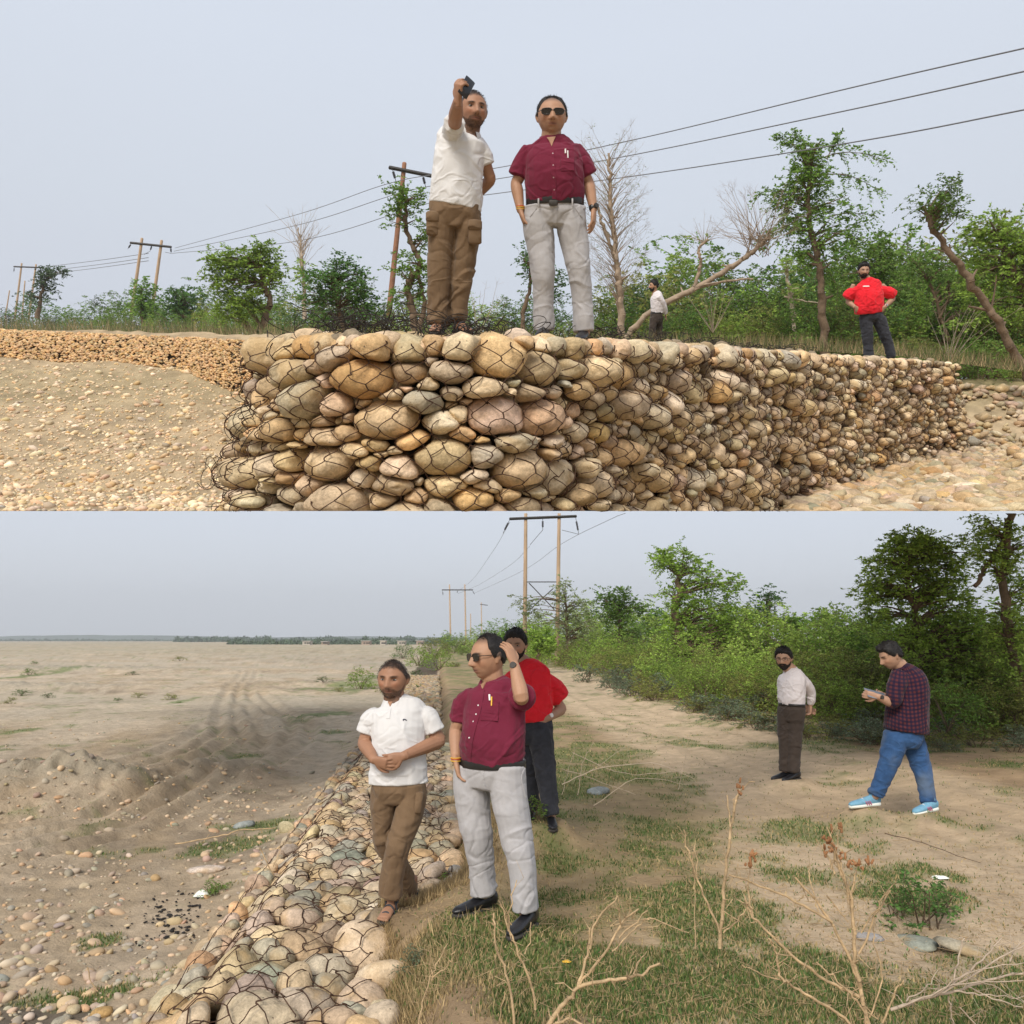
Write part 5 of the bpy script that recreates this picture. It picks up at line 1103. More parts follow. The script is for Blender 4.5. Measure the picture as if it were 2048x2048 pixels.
sho = shirt(s, M['maroon'], [(929, 1434, 0, .203, .146), (928, 1422, -.01, .212, .160), (929, 1398, -.02, .212, .168), (932, 1365, -.01, .206, .152), (934, 1330, .0, .204, .130), (934, 1308, .01, .203, .112), (934, 1298, .01, .170, .090), (933, 1287, .02, .115, .075), (931, 1279, .02, .072, .066)],
      [[(890, 1312, .06, .054), (874, 1328, .09, .066), (868, 1360, .10, .066)], [(976, 1306, -.03, .068), (985, 1314, -.12, .076), (985, 1316, -.22, .076)]], .009, 55, W); s.bvh(sho)
collar(s, nb + np.array((0, 0, -.012)), -.6, .072, M['maroon'], opening=.42, h=.04)
s.strip('neck_opening', [(914, 1284), (912, 1292), (911, 1300)], .062, M['neckskin'], .006, taper=.95); s.strip('placket', [(910, 1303), (905, 1335), (893, 1380), (886, 1420), (886, 1437)], .030, M['maroon'], .004)
for q in ((903, 1331), (899, 1348), (894, 1361.5), (886, 1392)): s.stud('button', *q, .005, M['whiteink'], .006)
s.strip('pocket', [(926, 1325), (925, 1340), (923, 1360)], .105, M['maroon'], .004)
s.strip('pen', [(924, 1311), (925, 1322)], .010, M['whiteink'], .010); s.strip('pen', [(928.5, 1315), (928, 1332)], .007, M['thread'], .010)
tro = trousers(s, M['grey'], [(928, 1434, 0, .200, .14), (925, 1456, 0, .225, .15), (922, 1485, 0, .245, .155), (925, 1510, 0, .225, .145)],
         [[(890, 1480, .05, .115, .13), (893, 1530, .05, .108, .12), (901, 1575, .04, .098, .108), (908, 1630, .08, .084, .095), (913, 1683, .10, .084, .095)],
          [(958, 1480, -.06, .120, .13), (965, 1530, -.08, .110, .12), (976, 1585, -.10, .098, .108), (986, 1645, -.12, .086, .095), (991, 1716, -.12, .078, .092)]], None, .009, 59, W)
ringband(s, 'belt', [(928, 1446, 0, .219, .156), (928, 1445, 0, .221, .158), (928, 1433, 0, .219, .159), (928, 1432, 0, .217, .157)], M['belt'], W, 2)
s.bvh(tro); s.strip('pocket_seam', [(990, 1450), (984, 1470), (992, 1505)], .012, M['grey'], .004); s.strip('fly_seam', [(910, 1448), (911, 1475), (921, 1500)], .022, M['grey'], .003)
for x, dy in ((924, -.150), (987, -.055)):
    v, f = loft([s.p(x, 1429, dy), s.p(x, 1447, dy)], [(.006, .007)] * 2, n=8, k=2); s.part('belt_loop', mesh('belt_loop', v, f), M['grey'])
shoe(s, (915, 1694, .12), (868, 1702, .0), 'shoe', M['shoe'], M['sole'], .30); shoe(s, (997, 1727, -.12), (955, 1752, -.34), 'shoe', M['shoe'], M['sole'], .29)
s.finish(s.pts([(925, 1460, 0), (930, 1390, 0), (932, 1330, 0), (931, 1292, .02)]))
# --- red T-shirt behind him
s = Person(L, 7.8, 'man in red T-shirt half hidden behind the man in burgundy, hand on hip', (1020, 1545, 0), .007, skin=(.40, .235, .16))
W = wfa(-.35); nb = s.p(988, 1252, .03)
s.head(973, 1218, -.22, -.12, 0, 1.10, 1.04, 1.06, 'full', beard=.010, neck=nb)
s.arm((962, 1280, .1), (945, 1335, .15), (955, 1370, -.02), 1.1); e = s.arm((1030, 1290, .0), (1060, 1338, .06), (1031, 1356, -.12), 1.12, dict(d=(-.9, -.05, -.35), nrml=(-.1, 1, .1), side=1, curl=.28, spread=.2, s=1.08)); watch(s, s.p(1034, 1352, -.11), s.p(1060, 1338, .06), M['metal'], M['whiteink'])
shirt(s, M['red'], [(996, 1358, 0, .225, .16), (996, 1335, 0, .235, .17), (996, 1305, 0, .235, .16), (995, 1282, 0, .225, .135), (994, 1268, .01, .215, .115), (992, 1257, .01, .15, .09), (989, 1249, .02, .08, .07)],
      [[(1022, 1284, .02, .095), (1045, 1302, .03, .105), (1057, 1318, .05, .100)], [(966, 1284, .08, .09), (955, 1305, .12, .10)]], .014, 65, W)
trousers(s, M['charcoal'], [(1000, 1352, 0, .20, .14), (1004, 1378, 0, .205, .145), (1006, 1400, 0, .19, .14)], [[(991, 1385, .08, .115, .13), (997, 1440, .1, .10, .11), (1001, 1490, .12, .085, .1), (1003, 1526, .14, .078, .095)], [(1020, 1385, -.04, .12, .13), (1027, 1440, -.05, .105, .11), (1034, 1490, -.06, .088, .1), (1040, 1537, -.08, .078, .095)]], None, .012, 69, W)
shoe(s, (1003, 1530, .14), (998, 1540, -.05), 'shoe', M['shoe'], M['sole']); shoe(s, (1040, 1543, -.08), (1044, 1556, -.28), 'shoe', M['shoe'], M['sole'])
s.finish(s.pts([(1002, 1380, 0), (996, 1320, 0), (992, 1270, 0), (989, 1255, .02)]))
# --- white shirt with spectacles
s = Person(L, 11, 'slim man in white shirt and spectacles on the dirt track, hands behind his back', (1490, 1470, 0), .008, skin=(.42, .25, .17))
W = wfa(-.85); nb = s.p(1492, 1262, .03)
s.head(1479, 1243, -.55, -.16, 0, 1.10, 1.10, 1.0, 'full', beard=.008, glasses='thin', neck=nb)
s.arm((1512, 1280, -.05), (1531, 1305, .10), (1529, 1332, .12), 1.0, dict(d=(-.1, .2, -1), nrml=(-1, 0, 0), side=1, curl=.7, s=1.1)); s.arm((1478, 1278, .15), (1480, 1305, .3), (1522, 1335, .25), 1.0, dict(d=(.8, -.2, -.5), nrml=(0, -1, 0), side=1, curl=.6))
sho = shirt(s, M['paleshirt'], [(1494, 1330, 0, .175, .125), (1493, 1316, 0, .185, .135), (1493, 1298, 0, .19, .14), (1494, 1281, .01, .195, .125), (1494, 1270, .02, .14, .095), (1492, 1262, .03, .07, .07)],
      [[(1510, 1280, -.05, .072), (1524, 1295, .03, .066), (1530, 1308, .09, .062), (1530, 1322, .11, .050), (1529, 1329, .12, .040)], [(1479, 1280, .15, .07), (1480, 1302, .28, .06), (1500, 1322, .28, .05)]], .011, 75, W); s.bvh(sho)
collar(s, nb + np.array((0, 0, -.015)), -.75, .070, M['paleshirt'], opening=.42)
s.strip('placket', [(1482, 1270), (1480, 1290), (1478, 1325)], .03, M['paleshirt'], .004)
trousers(s, M['darkbrown'], [(1494, 1326, 0, .172, .125), (1494, 1345, 0, .185, .135), (1493, 1362, 0, .175, .13)], [[(1482, 1352, .06, .105, .12), (1481, 1390, .06, .090, .1), (1482, 1425, .06, .078, .09), (1481, 1455, .06, .072, .085)], [(1503, 1352, -.02, .105, .12), (1500, 1390, -.02, .092, .1), (1499, 1425, -.02, .078, .09), (1498, 1455, -.02, .072, .085)]], None, .012, 79, W)
ringband(s, 'belt', [(1494, 1332, 0, .18, .132), (1494, 1327, 0, .182, .134)], M['belt'], W, 2)
shoe(s, (1483, 1459, .06), (1465, 1463, .0), 'shoe', M['shoe'], M['sole'], .3); shoe(s, (1500, 1460, -.02), (1484, 1468, -.1), 'shoe', M['shoe'], M['sole'], .3)
s.finish(s.pts([(1494, 1345, 0), (1494, 1300, 0), (1493, 1268, 0)]))
# --- plaid shirt, walking
s = Person(L, 8.9, 'man in plaid shirt and blue jeans walking left looking down at a tablet', (1690, 1530, 0), .007, skin=(.42, .25, .17))
W = wfa(-2.0); W2 = wfa(-1.2); nb = s.p(1699, 1256, .03)
s.head(1681, 1238, -1.55, -.42, 0, 1.12, 1.04, 1.05, 'fringe', neck=nb, thick=.022, eyes=False)
a = s.arm((1690, 1284, -.12), (1682, 1326, -.16), (1655, 1314, -.20), 1.1, dict(d=(-1, .25, .15), nrml=(.2, 1, .2), side=1, curl=.55, s=1.05)); watch(s, s.p(1658, 1315, -.2), s.p(1682, 1326, -.16), M['belt'], M['iron'], (0, -1, .3), .033)
s.arm((1705, 1284, .18), (1690, 1325, .22), (1668, 1312, .1), 1.0, dict(d=(-1, -.2, .2), nrml=(.2, -1, .2), side=-1, curl=.5))
shirt(s, M['plaid'], [(1709, 1379, 0, .225, .215), (1710, 1362, 0, .222, .215), (1712, 1335, 0, .218, .20), (1714, 1305, 0, .225, .185), (1712, 1281, .01, .22, .155), (1707, 1267, .02, .15, .11), (1701, 1257, .03, .08, .075)],
      [[(1700, 1276, -.07, .098), (1696, 1284, -.10, .098), (1689, 1302, -.15, .090), (1686, 1321, -.17, .078), (1678, 1324, -.18, .058)], [(1712, 1280, .16, .09), (1700, 1305, .2, .085), (1692, 1322, .2, .07)]], .013, 85, W2, uvmap=True)
collar(s, nb + np.array((0, 0, -.015)), -1.7, .072, M['plaid'], opening=.35, h=.035)
trousers(s, M['jeans'], [(1708, 1370, 0, .185, .175), (1706, 1392, 0, .19, .18), (1705, 1408, 0, .17, .165)],
         [[(1690, 1395, -.04, .125, .14), (1680, 1430, -.05, .108, .118), (1668, 1462, -.05, .092, .10), (1652, 1500, -.04, .076, .085)],
          [(1720, 1395, .06, .125, .14), (1733, 1430, .04, .105, .115), (1743, 1465, 0, .088, .098), (1752, 1514, -.1, .072, .085)]], None, .013, 89, W2)
shoe(s, (1646, 1507, -.02), (1600, 1515, -.10), 'running_shoe', M['bluerunner'], M['whitesole'], .34, 'runner'); shoe(s, (1756, 1517, -.12), (1727, 1530, -.22), 'running_shoe', M['bluerunner'], M['whitesole'], .32, 'runner')
s.finish(s.pts([(1707, 1390, 0), (1712, 1330, 0), (1710, 1285, 0), (1702, 1260, .02)]))
v, f = loft([s.p(1634, 1306, -.14), s.p(1672, 1316, -.14)], [(.085, .006)] * 2, ref=(0, 1, .55), n=16, k=2, power=.5)
obj('tablet', mesh('tablet', v, f, M['screen']), None, 'slim grey tablet held flat by the man in the plaid shirt', 'tablet', loc=tuple(s.base))
# ------------------------------------------------------------------ trees and shrubs
def limb(pts, r0, r1, n=7, k=4, ns=None):
    A = cr_res(pts, k); return polysegs(A, np.linspace(r0, r1, len(A)))
class Plant:
    def __init__(s, seed): s.r = np.random.default_rng(seed); s.P, s.Q, s.a, s.b = [], [], [], []; s.C, s.D, s.Z = [], [], []
    def seg(s, q): s.P.append(q[0]); s.Q.append(q[1]); s.a.append(q[2]); s.b.append(q[3])
    def limb(s, pts, r0, r1, k=6):
        A = cr_res(pts, k); A[1:-1] += s.r.normal(0, .30 * (r0 + r1) / 2, A[1:-1].shape) ; rr = np.linspace(r0, r1, len(A)) * s.r.uniform(.85, 1.15, len(A)); s.seg(polysegs(A, rr))
        for i in range(len(A) // 4, len(A) - 1, 3): e = s.r.normal(size=3); e[2] = abs(e[2]) * .6; s.seg(polysegs([A[i], A[i] + e * rr[i] * 2.2], [rr[i] * .5, rr[i] * .2]))
        return A
    def branch(s, a, b, r0, r1, bend=.15, n=5):
        a, b = np.asarray(a, float), np.asarray(b, float); L_ = np.linalg.norm(b - a); t = np.linspace(0, 1, n)[:, None]
        p = a + (b - a) * t + np.sin(t * pi) * (s.r.normal(0, bend * .6, 3) + np.array((0, 0, bend))) * L_ * .5; s.seg(polysegs(p, np.linspace(r0, r1, n))); return p
    def spray(s, c, d, L_, n, size, droop=.4, tw=.004):
        """a leafy twig: leaflets in two rows along an arching stem"""
        d = nrm(d); t = np.linspace(0, 1, 5)[:, None]; p = np.asarray(c) + d * t * L_ + np.array((0, 0, -1)) * droop * L_ * t ** 2
        s.seg(polysegs(p, np.linspace(tw, tw * .4, 5))); k = s.r.uniform(.12, 1, n); q = np.stack([np.interp(k, t[:, 0], p[:, i]) for i in range(3)], 1)
        w_ = nrm(np.cross(d, (0, 0, 1)) + 1e-3); sg = s.r.choice([-1, 1], n)[:, None]; s.C.append(q); s.D.append(d * .5 + w_ * sg + np.array((0, 0, -.15))); s.Z.append(np.full(n, size))
    def clump(s, c, rad, n, size, sprays=5, up=.3, droop=.4):
        for i in range(sprays):
            d = s.r.normal(size=3); d[2] = d[2] * .7 + up; s.spray(np.asarray(c) + s.r.normal(0, rad * .25, 3), d, rad * s.r.uniform(.7, 1.3), n, size, droop)
    def blob(s, c, rx, rz, k, crad, n, size, trunk=None, ry=None, sprays=5, droop=.4, hollow=.45, r0=.02, up=.3):
        c = np.asarray(c, float)
        for i in range(k):
            d = s.r.normal(size=3); d /= np.linalg.norm(d); size_ = size; q = hollow + (1 - hollow) * s.r.random() ** .6; pt = c + d * np.array((rx, ry or rx * .8, rz)) * q * s.r.uniform(.8, 1.12)
            if trunk is not None and s.r.random() < .6:
                j = np.argmin(np.linalg.norm(trunk - (pt * .6 + c * .4 - np.array((0, 0, rz * .5))), axis=1)); s.branch(trunk[j], pt, r0, .005)
            s.clump(pt, crad, n, size, sprays, up, droop)
    def twigs(s, a, d, L_, r0, depth, spread=.5, kids=3):
        d = nrm(d); b = np.asarray(a) + d * L_; m = (np.asarray(a) + b) / 2 + s.r.normal(0, .05 * L_, 3); s.seg(polysegs([a, m, b], [r0, r0 * .85, r0 * .6]))
        if depth == 0: return
        for i in range(kids):
            e = d + s.r.normal(0, spread, 3); e[2] += .12; t = s.r.uniform(.45, 1.0); s.twigs(np.asarray(a) * (1 - t) + b * t, e, L_ * s.r.uniform(.55, .85), r0 * .55, depth - 1, spread, kids)
    def wood(s, n=5, cutp=None): 
        P, Q, a, b = np.vstack(s.P), np.vstack(s.Q), np.concatenate(s.a), np.concatenate(s.b); k = np.maximum(a, b) > .012
        o = []
        if k.any(): e = (Q[k] - P[k]); e = e / (np.linalg.norm(e, axis=1)[:, None] + 1e-9) * (np.minimum(a[k], .1) * .45)[:, None]; o.append(segs(P[k] - e, Q[k] + e, a[k], b[k], 8))
        if (~k).any(): o.append(segs(P[~k], Q[~k], a[~k], b[~k], 3))
        return join(o)
    def foliage(s):
        C, D, Z = np.vstack(s.C), np.vstack(s.D), np.concatenate(s.Z); return leaves(C, Z, s.r, D)
def tree(name, label, fr, base, d, build, lm, bm, group=None, cat='tree', seed=1, z=None, off=None):
    """build(plant, P) with P(x, y, dy) -> local point"""
    b = np.array(fr.A(*base, d)); b[2] = z if z is not None else b[2]; p = Plant(seed); P = lambda x, y, dy=0: np.array(fr.A(x, y, d + dy)) - b
    build(p, P); root = empty(name, tuple(b), label, cat, group, fr); clip = (lambda v: cut(v + b) - b) if fr is U else lower_clip(b)
    v, f = p.wood(); obj('trunk' if name.endswith('tree') else 'stems', mesh('trunk', clip(v), f, M[bm]), root)
    if p.C: v, f = p.foliage(); obj('crown' if name.endswith('tree') else 'foliage', mesh('crown', clip(v), f, M[lm], smooth=False), root)
    return root
ND = np.array([0, -sin(PL), cos(PL)])     # nothing of the lower riverside stands above the terrace's lower edge
def lower_clip(b):
    def f(v):
        w_ = v + b; k = (w_ - np.array((0, 0, HL))) @ ND + .0015 * w_[:, 1]; m = k > 0; w_[m] -= k[m, None] * ND; return w_ - b
    return f
mp = lambda d: d / (1932 * FOC)

# ---------- upper terrace trees (pixel traced trunks, crowns of leafy sprays)
def T1(p, P):       # big tree behind the red man: tall feathery crown
    t = p.limb([P(1556, 665), P(1553, 600), P(1549, 530), P(1540, 470), P(1525, 400), P(1527, 345), P(1531, 300)], .13, .06); m = mp(26)
    for x, y, rx, ry, k in ((1528, 300, 34, 26, 20), (1522, 350, 50, 34, 26), (1560, 372, 45, 34, 16), (1500, 395, 40, 28, 14), (1560, 430, 60, 34, 22), (1505, 430, 32, 28, 10), (1545, 480, 42, 30, 14), (1490, 375, 30, 16, 8)): p.blob(P(x, y), rx * m, ry * m, k, .42, 16, .10, t, droop=.55, r0=.03)
    for x0, y0, x1, y1 in ((1540, 290, 1500, 258), (1545, 300, 1665, 300), (1550, 330, 1650, 355), (1520, 300, 1478, 262), (1560, 300, 1580, 262), (1510, 360, 1440, 362), (1560, 410, 1640, 405), (1570, 440, 1650, 470), (1550, 470, 1580, 545), (1500, 420, 1450, 440)):
        a, b = P(x0, y0), P(x1, y1); pl = p.branch(a, b, .018, .006, .1, 7)
        for q in pl[2:]:
            for _ in range(5): p.spray(q, (b - a) / np.linalg.norm(b - a) * .8 + p.r.normal(0, .5, 3), .45, 14, .10, .5)
    for _ in range(7): p.branch(P(1527, 320), P(1527 + p.r.uniform(-22, 28), 285 + p.r.uniform(-20, 10)), .06, .02)
def T2(p, P):       # leaning tree right
    t = p.limb([P(1945, 725), P(1905, 650), P(1868, 585), P(1830, 530), P(1795, 480), P(1765, 435), P(1752, 410)], .10, .06)
    for x, y, rx, ry, k in ((1768, 395, 34, 30, 18), (1790, 358, 16, 22, 7), (1735, 388, 20, 9, 4), (1800, 400, 18, 20, 6)): p.blob(P(x, y), rx * mp(20), ry * mp(20), k, .32, 15, .075, t, droop=.2, r0=.025, up=.7)
    for _ in range(9): p.branch(P(1757, 425), P(1757 + p.r.uniform(-20, 24), 395 + p.r.uniform(-10, 10)), .05, .02)
    p.branch(P(1810, 500), P(1758, 470), .03, .01); p.branch(P(1868, 590), P(1880, 520), .03, .01)
def T3(p, P):       # broad tree at the right edge
    t = p.limb([P(1960, 650), P(1935, 560), P(1900, 480), P(1880, 440)], .14, .06)
    for x, y, rx, ry, k in ((1870, 430, 55, 26, 26), (1930, 450, 50, 36, 26), (1880, 480, 60, 36, 28), (1920, 520, 60, 40, 28), (1850, 540, 60, 34, 22), (1940, 580, 50, 40, 18), (1960, 500, 50, 60, 24), (1860, 590, 60, 26, 18)): p.blob(P(x, y), rx * mp(24), ry * mp(24), k, .4, 15, .10, t, droop=.3, r0=.03)
def T4(p, P):       # almost leafless pale tree
    t = p.limb([P(1173, 630), P(1170, 560), P(1164, 500), P(1158, 440), P(1152, 380), P(1150, 330), P(1148, 290)], .12, .03); m = mp(28)
    p.limb([P(1166, 500), P(1150, 460), P(1136, 420), P(1128, 390)], .07, .035)
    for i in range(150):
        y = p.r.uniform(285, 560); x0 = np.interp(y, [290, 440, 560], [1148, 1158, 1170]); w_ = np.interp(y, [258, 330, 450, 560], [25, 48, 52, 42]); sgn = p.r.choice([-1, 1])
        a = P(x0, y + 22); b = P(x0 + sgn * w_ * p.r.uniform(.3, 1.0), y - p.r.uniform(5, 38), p.r.uniform(-1, 1)); p.branch(a, b, .014, .004, .15, 4); p.twigs(b, b - a, .32, .005, 2, .55, 3)
        for _ in range(3): p.spray(b + p.r.normal(0, .2, 3), p.r.normal(size=3), .25, 5, .045, .2, .002)
def T5(p, P):       # fallen leaning tree with bare fan of twigs
    p.limb([P(1180, 640), P(1225, 590), P(1290, 555), P(1350, 522), P(1400, 490), P(1435, 462), P(1452, 448)], .085, .055); p.limb([P(1270, 565), P(1330, 540), P(1390, 528), P(1420, 526)], .05, .02)
    p.limb([P(1310, 540), P(1322, 500), P(1318, 472), P(1335, 452)], .05, .03)
    for i in range(70):
        b = P(1450 + p.r.uniform(-85, 45), 400 + p.r.uniform(-28, 55), p.r.uniform(-.8, .8)); a = P(p.r.uniform(1405, 1452), p.r.uniform(448, 485)); p.branch(a, b, .012, .004, .08, 5); p.twigs(b, b - a, .3, .0045, 2, .4, 3)
    for i in range(24): a = P(1328, 460); b = a + np.array((p.r.normal(0, .3), 0, p.r.uniform(.1, .7))); p.branch(a, b, .008, .003, .1, 4); p.twigs(b, b - a, .15, .003, 1)
def T6(p, P):       # pole-side tree left of the white polo
    t = p.limb([P(790, 640), P(778, 590), P(770, 540), P(792, 500), P(775, 460), P(765, 420), P(768, 380)], .10, .045); m = mp(22); p.limb([P(792, 620), P(800, 570), P(790, 520)], .07, .04)
    for x, y, rx, ry, k in ((770, 372, 36, 22, 16), (765, 410, 34, 22, 12), (800, 440, 26, 24, 8), (772, 500, 34, 28, 14), (795, 540, 26, 26, 10), (760, 560, 18, 16, 5)): p.blob(P(x, y), rx * m, ry * m, k, .3, 15, .085, t, droop=.35, r0=.02)
def T7(p, P):       # green tree left third, curved trunk
    t = p.limb([P(480, 635), P(500, 605), P(508, 565), P(496, 535), P(488, 505)], .16, .09); m = mp(36)
    for x, y, rx, ry, k in ((415, 500, 30, 22, 20), (455, 495, 40, 30, 30), (495, 485, 28, 24, 18), (500, 520, 30, 24, 14), (430, 540, 40, 32, 34), (455, 580, 48, 30, 30), (515, 515, 20, 24, 8)): p.blob(P(x, y), rx * m, ry * m, k, .5, 15, .14, t, droop=.3, r0=.04)
def T8(p, P):       # dark spiky shrub-tree left of the wall wire
    t = p.limb([P(655, 640), P(640, 590), P(630, 545), P(625, 515)], .08, .04); m = mp(24)
    for x, y, rx, ry, k in ((640, 505, 18, 22, 12), (610, 530, 38, 16, 14), (675, 525, 38, 18, 14), (640, 560, 60, 30, 34), (590, 560, 34, 24, 14), (690, 560, 26, 26, 10), (650, 595, 70, 24, 26)): p.blob(P(x, y), rx * m, ry * m, k, .34, 15, .085, t, droop=.1, r0=.02, up=.6)
def T9(p, P):       # leafless thin tree over the left thicket
    t = p.limb([P(575, 600), P(572, 520), P(568, 470), P(563, 430)], .07, .02)
    for i in range(46): y = p.r.uniform(430, 500); a = P(568, y + 15); b = P(568 + p.r.normal(0, 22), y - p.r.uniform(5, 28)); p.branch(a, b, .012, .005, .1, 4); p.twigs(b, b - a, .35, .005, 1, .4, 3)
    p.blob(P(575, 520), 22 * mp(30), 30 * mp(30), 9, .35, 14, .11, t)
def T10(p, P):      # slim tree between the two men's legs
    t = p.limb([P(985, 640), P(988, 590), P(1000, 545), P(1000, 510), P(990, 490)], .06, .03); m = mp(22)
    for x, y, rx, ry, k in ((995, 490, 20, 18, 8), (1003, 520, 16, 12, 5)): p.blob(P(x, y), rx * m, ry * m, k, .28, 14, .075, t, droop=.2)
    for x, y, rx, ry, k in ((1045, 525, 16, 20, 8), (1050, 560, 16, 20, 8)): p.blob(P(x, y), rx * m, ry * m, k, .28, 14, .075, None, droop=.2)
def T11(p, P):      # tree behind the red man
    t = p.limb([P(1660, 660), P(1668, 600), P(1660, 540), P(1655, 490)], .12, .05); m = mp(34)
    for x, y, rx, ry, k in ((1655, 475, 26, 22, 14), (1640, 510, 44, 28, 26), (1690, 540, 44, 36, 26), (1600, 550, 40, 34, 24), (1700, 600, 50, 40, 30), (1610, 610, 60, 36, 30)): p.blob(P(x, y), rx * m, ry * m, k, .48, 15, .13, t, droop=.3, r0=.03)
def T12(p, P):      # round topped small tree between red man and leaning tree
    t = p.limb([P(1790, 640), P(1775, 600), P(1765, 560), P(1750, 530)], .06, .035); p.limb([P(1772, 600), P(1790, 560), P(1788, 530)], .04, .03); m = mp(26)
    for x, y, rx, ry, k in ((1755, 510, 40, 16, 14), (1800, 540, 40, 26, 16), (1830, 560, 30, 26, 12), (1725, 495, 14, 8, 3)): p.blob(P(x, y), rx * m, ry * m, k, .33, 15, .09, t, droop=.3)
def T13(p, P):      # lopped tree with small tufts
    t = p.limb([P(1500, 640), P(1495, 580), P(1487, 530), P(1485, 505)], .08, .05); m = mp(30); p.limb([P(1480, 560), P(1520, 568), P(1552, 573)], .03, .02)
    for x, y, rx, ry, k in ((1483, 495, 20, 12, 7), (1505, 555, 26, 10, 5), (1500, 510, 12, 8, 3)): p.blob(P(x, y), rx * m, ry * m, k, .3, 14, .085, t, droop=.2)
    for x, y, rx, ry, k in ((1275, 488, 18, 10, 6), (1290, 505, 18, 10, 5)): p.blob(P(x, y), rx * m, ry * m, k, .3, 14, .085, None, droop=.2)
def T14(p, P):      # far grey eucalyptus on the left
    t = p.limb([P(70, 600), P(78, 560), P(85, 530)], .3, .1); m = mp(110)
    for x, y, rx, ry, k in ((85, 535, 14, 16, 16), (92, 514, 12, 6, 8), (118, 512, 6, 5, 4), (66, 555, 14, 8, 7)): p.blob(P(x, y), rx * m, ry * m, k, 1.1, 14, .34, t, r0=.08)
def T15(p, P):      # tall pale-green tree left of the H pole
    t = p.limb([P(270, 620), P(268, 580), P(266, 550)], .2, .08); m = mp(80)
    for x, y, rx, ry, k in ((272, 542, 14, 12, 9), (268, 570, 20, 22, 20), (290, 590, 22, 18, 16)): p.blob(P(x, y), rx * m, ry * m, k, .9, 14, .28, t, r0=.06)
def T16(p, P):      # dark round tree
    t = p.limb([P(350, 620), P(348, 590), P(346, 570)], .2, .1); m = mp(70)
    for x, y, rx, ry, k in ((348, 560, 30, 20, 26), (350, 590, 34, 20, 22), (330, 580, 16, 14, 8)): p.blob(P(x, y), rx * m, ry * m, k, .8, 15, .24, t, r0=.06)
for a in (('tall_tree', 'tall rough barked tree with long feathery sprays beside the man in red on the wall', (1556, 665), 26, T1, 'leaf', 'bark'),
          ('leaning_tree', 'tree leaning left with a small tufted crown at the far right', (1945, 725), 20, T2, 'leaf', 'bark'),
          ('broad_tree', 'broad bright green tree filling the right edge behind the leaning one', (1960, 650), 24, T3, 'leafbright', 'bark'),
          ('bare_tree', 'tall pale nearly leafless tree with a haze of fine twigs right of the burgundy shirt', (1173, 630), 28, T4, 'leafpale', 'palebark'),
          ('bent_tree', 'bent bare tree leaning right over the thicket with a fan of grey twigs', (1180, 640), 24, T5, 'leafpale', 'palebark'),
          ('twisted_tree', 'twisted tree with separate tufts beside the single rusty pole', (790, 640), 22, T6, 'leaf', 'bark'),
          ('curved_tree', 'green tree with a curved trunk and wide crown on the left skyline', (480, 635), 36, T7, 'leafbright', 'bark'),
          ('spiky_tree', 'low dark green tree with spiky spreading top behind the loose wire', (655, 640), 24, T8, 'leafdark', 'bark'),
          ('leafless_tree', 'thin leafless tree top rising above the thicket left of the pole', (575, 600), 30, T9, 'leafbright', 'greytwig'),
          ('slim_tree', 'slim crooked tree seen left of the grey trouser leg on the wall', (985, 640), 22, T10, 'leafdark', 'bark'),
          ('bushy_tree', 'full dark green tree directly behind the man in the red shirt on the wall', (1660, 660), 34, T11, 'leaf', 'bark'),
          ('forked_tree', 'small forked tree with flat crown between the man in red and the leaning tree', (1790, 640), 26, T12, 'leaf', 'bark'),
          ('lopped_tree', 'lopped tree with small leaf tufts between the bent tree and the tall feathery one', (1500, 640), 30, T13, 'leafbright', 'greytwig'),
          ('far_tree', 'hazy grey green tree rising far off at the left edge', (70, 600), 110, T14, 'leaffar', 'bark'),
          ('pale_tree', 'pale green tree behind the left pair of poles', (270, 620), 80, T15, 'leaf', 'bark'),
          ('dark_tree', 'dark round tree right of the left pair of poles', (350, 620), 70, T16, 'leafdark', 'bark')):
    tree(*a[:2], U, a[2], a[3], a[4], a[5], a[6], seed=len(a[0]) * 7 + int(a[2][0]))
# thickets behind: shrubs as shared meshes
def shrubmesh(seed, w_, h_, k, size, crad, stems=7, sp=5, lv=13):
    p = Plant(seed); st = [p.branch((p.r.normal(0, .1), p.r.normal(0, .1), -.1), (p.r.normal(0, w_ * .45), p.r.normal(0, w_ * .45), h_ * p.r.uniform(.4, .9)), .006 + .016 * w_, .005, .1, 5) for _ in range(stems)]
    for i in range(k):
        a = p.r.uniform(0, 2 * pi); q = p.r.random() ** .5; z = p.r.uniform(.06, 1); rr = w_ * q * (1 - .45 * z ** 2); p.clump((cos(a) * rr, sin(a) * rr, z * h_ * (.85 + .3 * p.r.random())), crad, lv, size, sp, .35, .35)
    a, b = p.wood(), p.foliage(); return mesh('stems', *a, M['bark']), b
SH = {}
for nm, prm in dict(a=(1, 1.2, 1.8, 58, .085, .40), b=(2, 1.4, 1.5, 64, .08, .38), c=(3, 1.0, 2.3, 58, .10, .42), d=(4, 1.2, 1.2, 50, .07, .32), e=(5, .45, .55, 14, .05, .20)).items():
    st, (v, f) = shrubmesh(*prm); SH[nm] = (st, {k: mesh('foliage', v, f, M[k], smooth=False) for k in ('leaf', 'leafbright', 'leafdark', 'leafolive', 'leafgrey', 'leaffar', 'leaflit')})
def shrub(kind, lm, loc, s_, label, group, fr, rz=0., name='shrub', stz=1.0, clip=False):
    r = empty(name, tuple(loc), label, 'shrub', group, fr); r.scale = (s_, s_, s_ * stz); r.rotation_euler = (0, 0, rz); st, fm = SH[kind]
    obj('stems', st, r); obj('foliage', fm[lm], r); return r
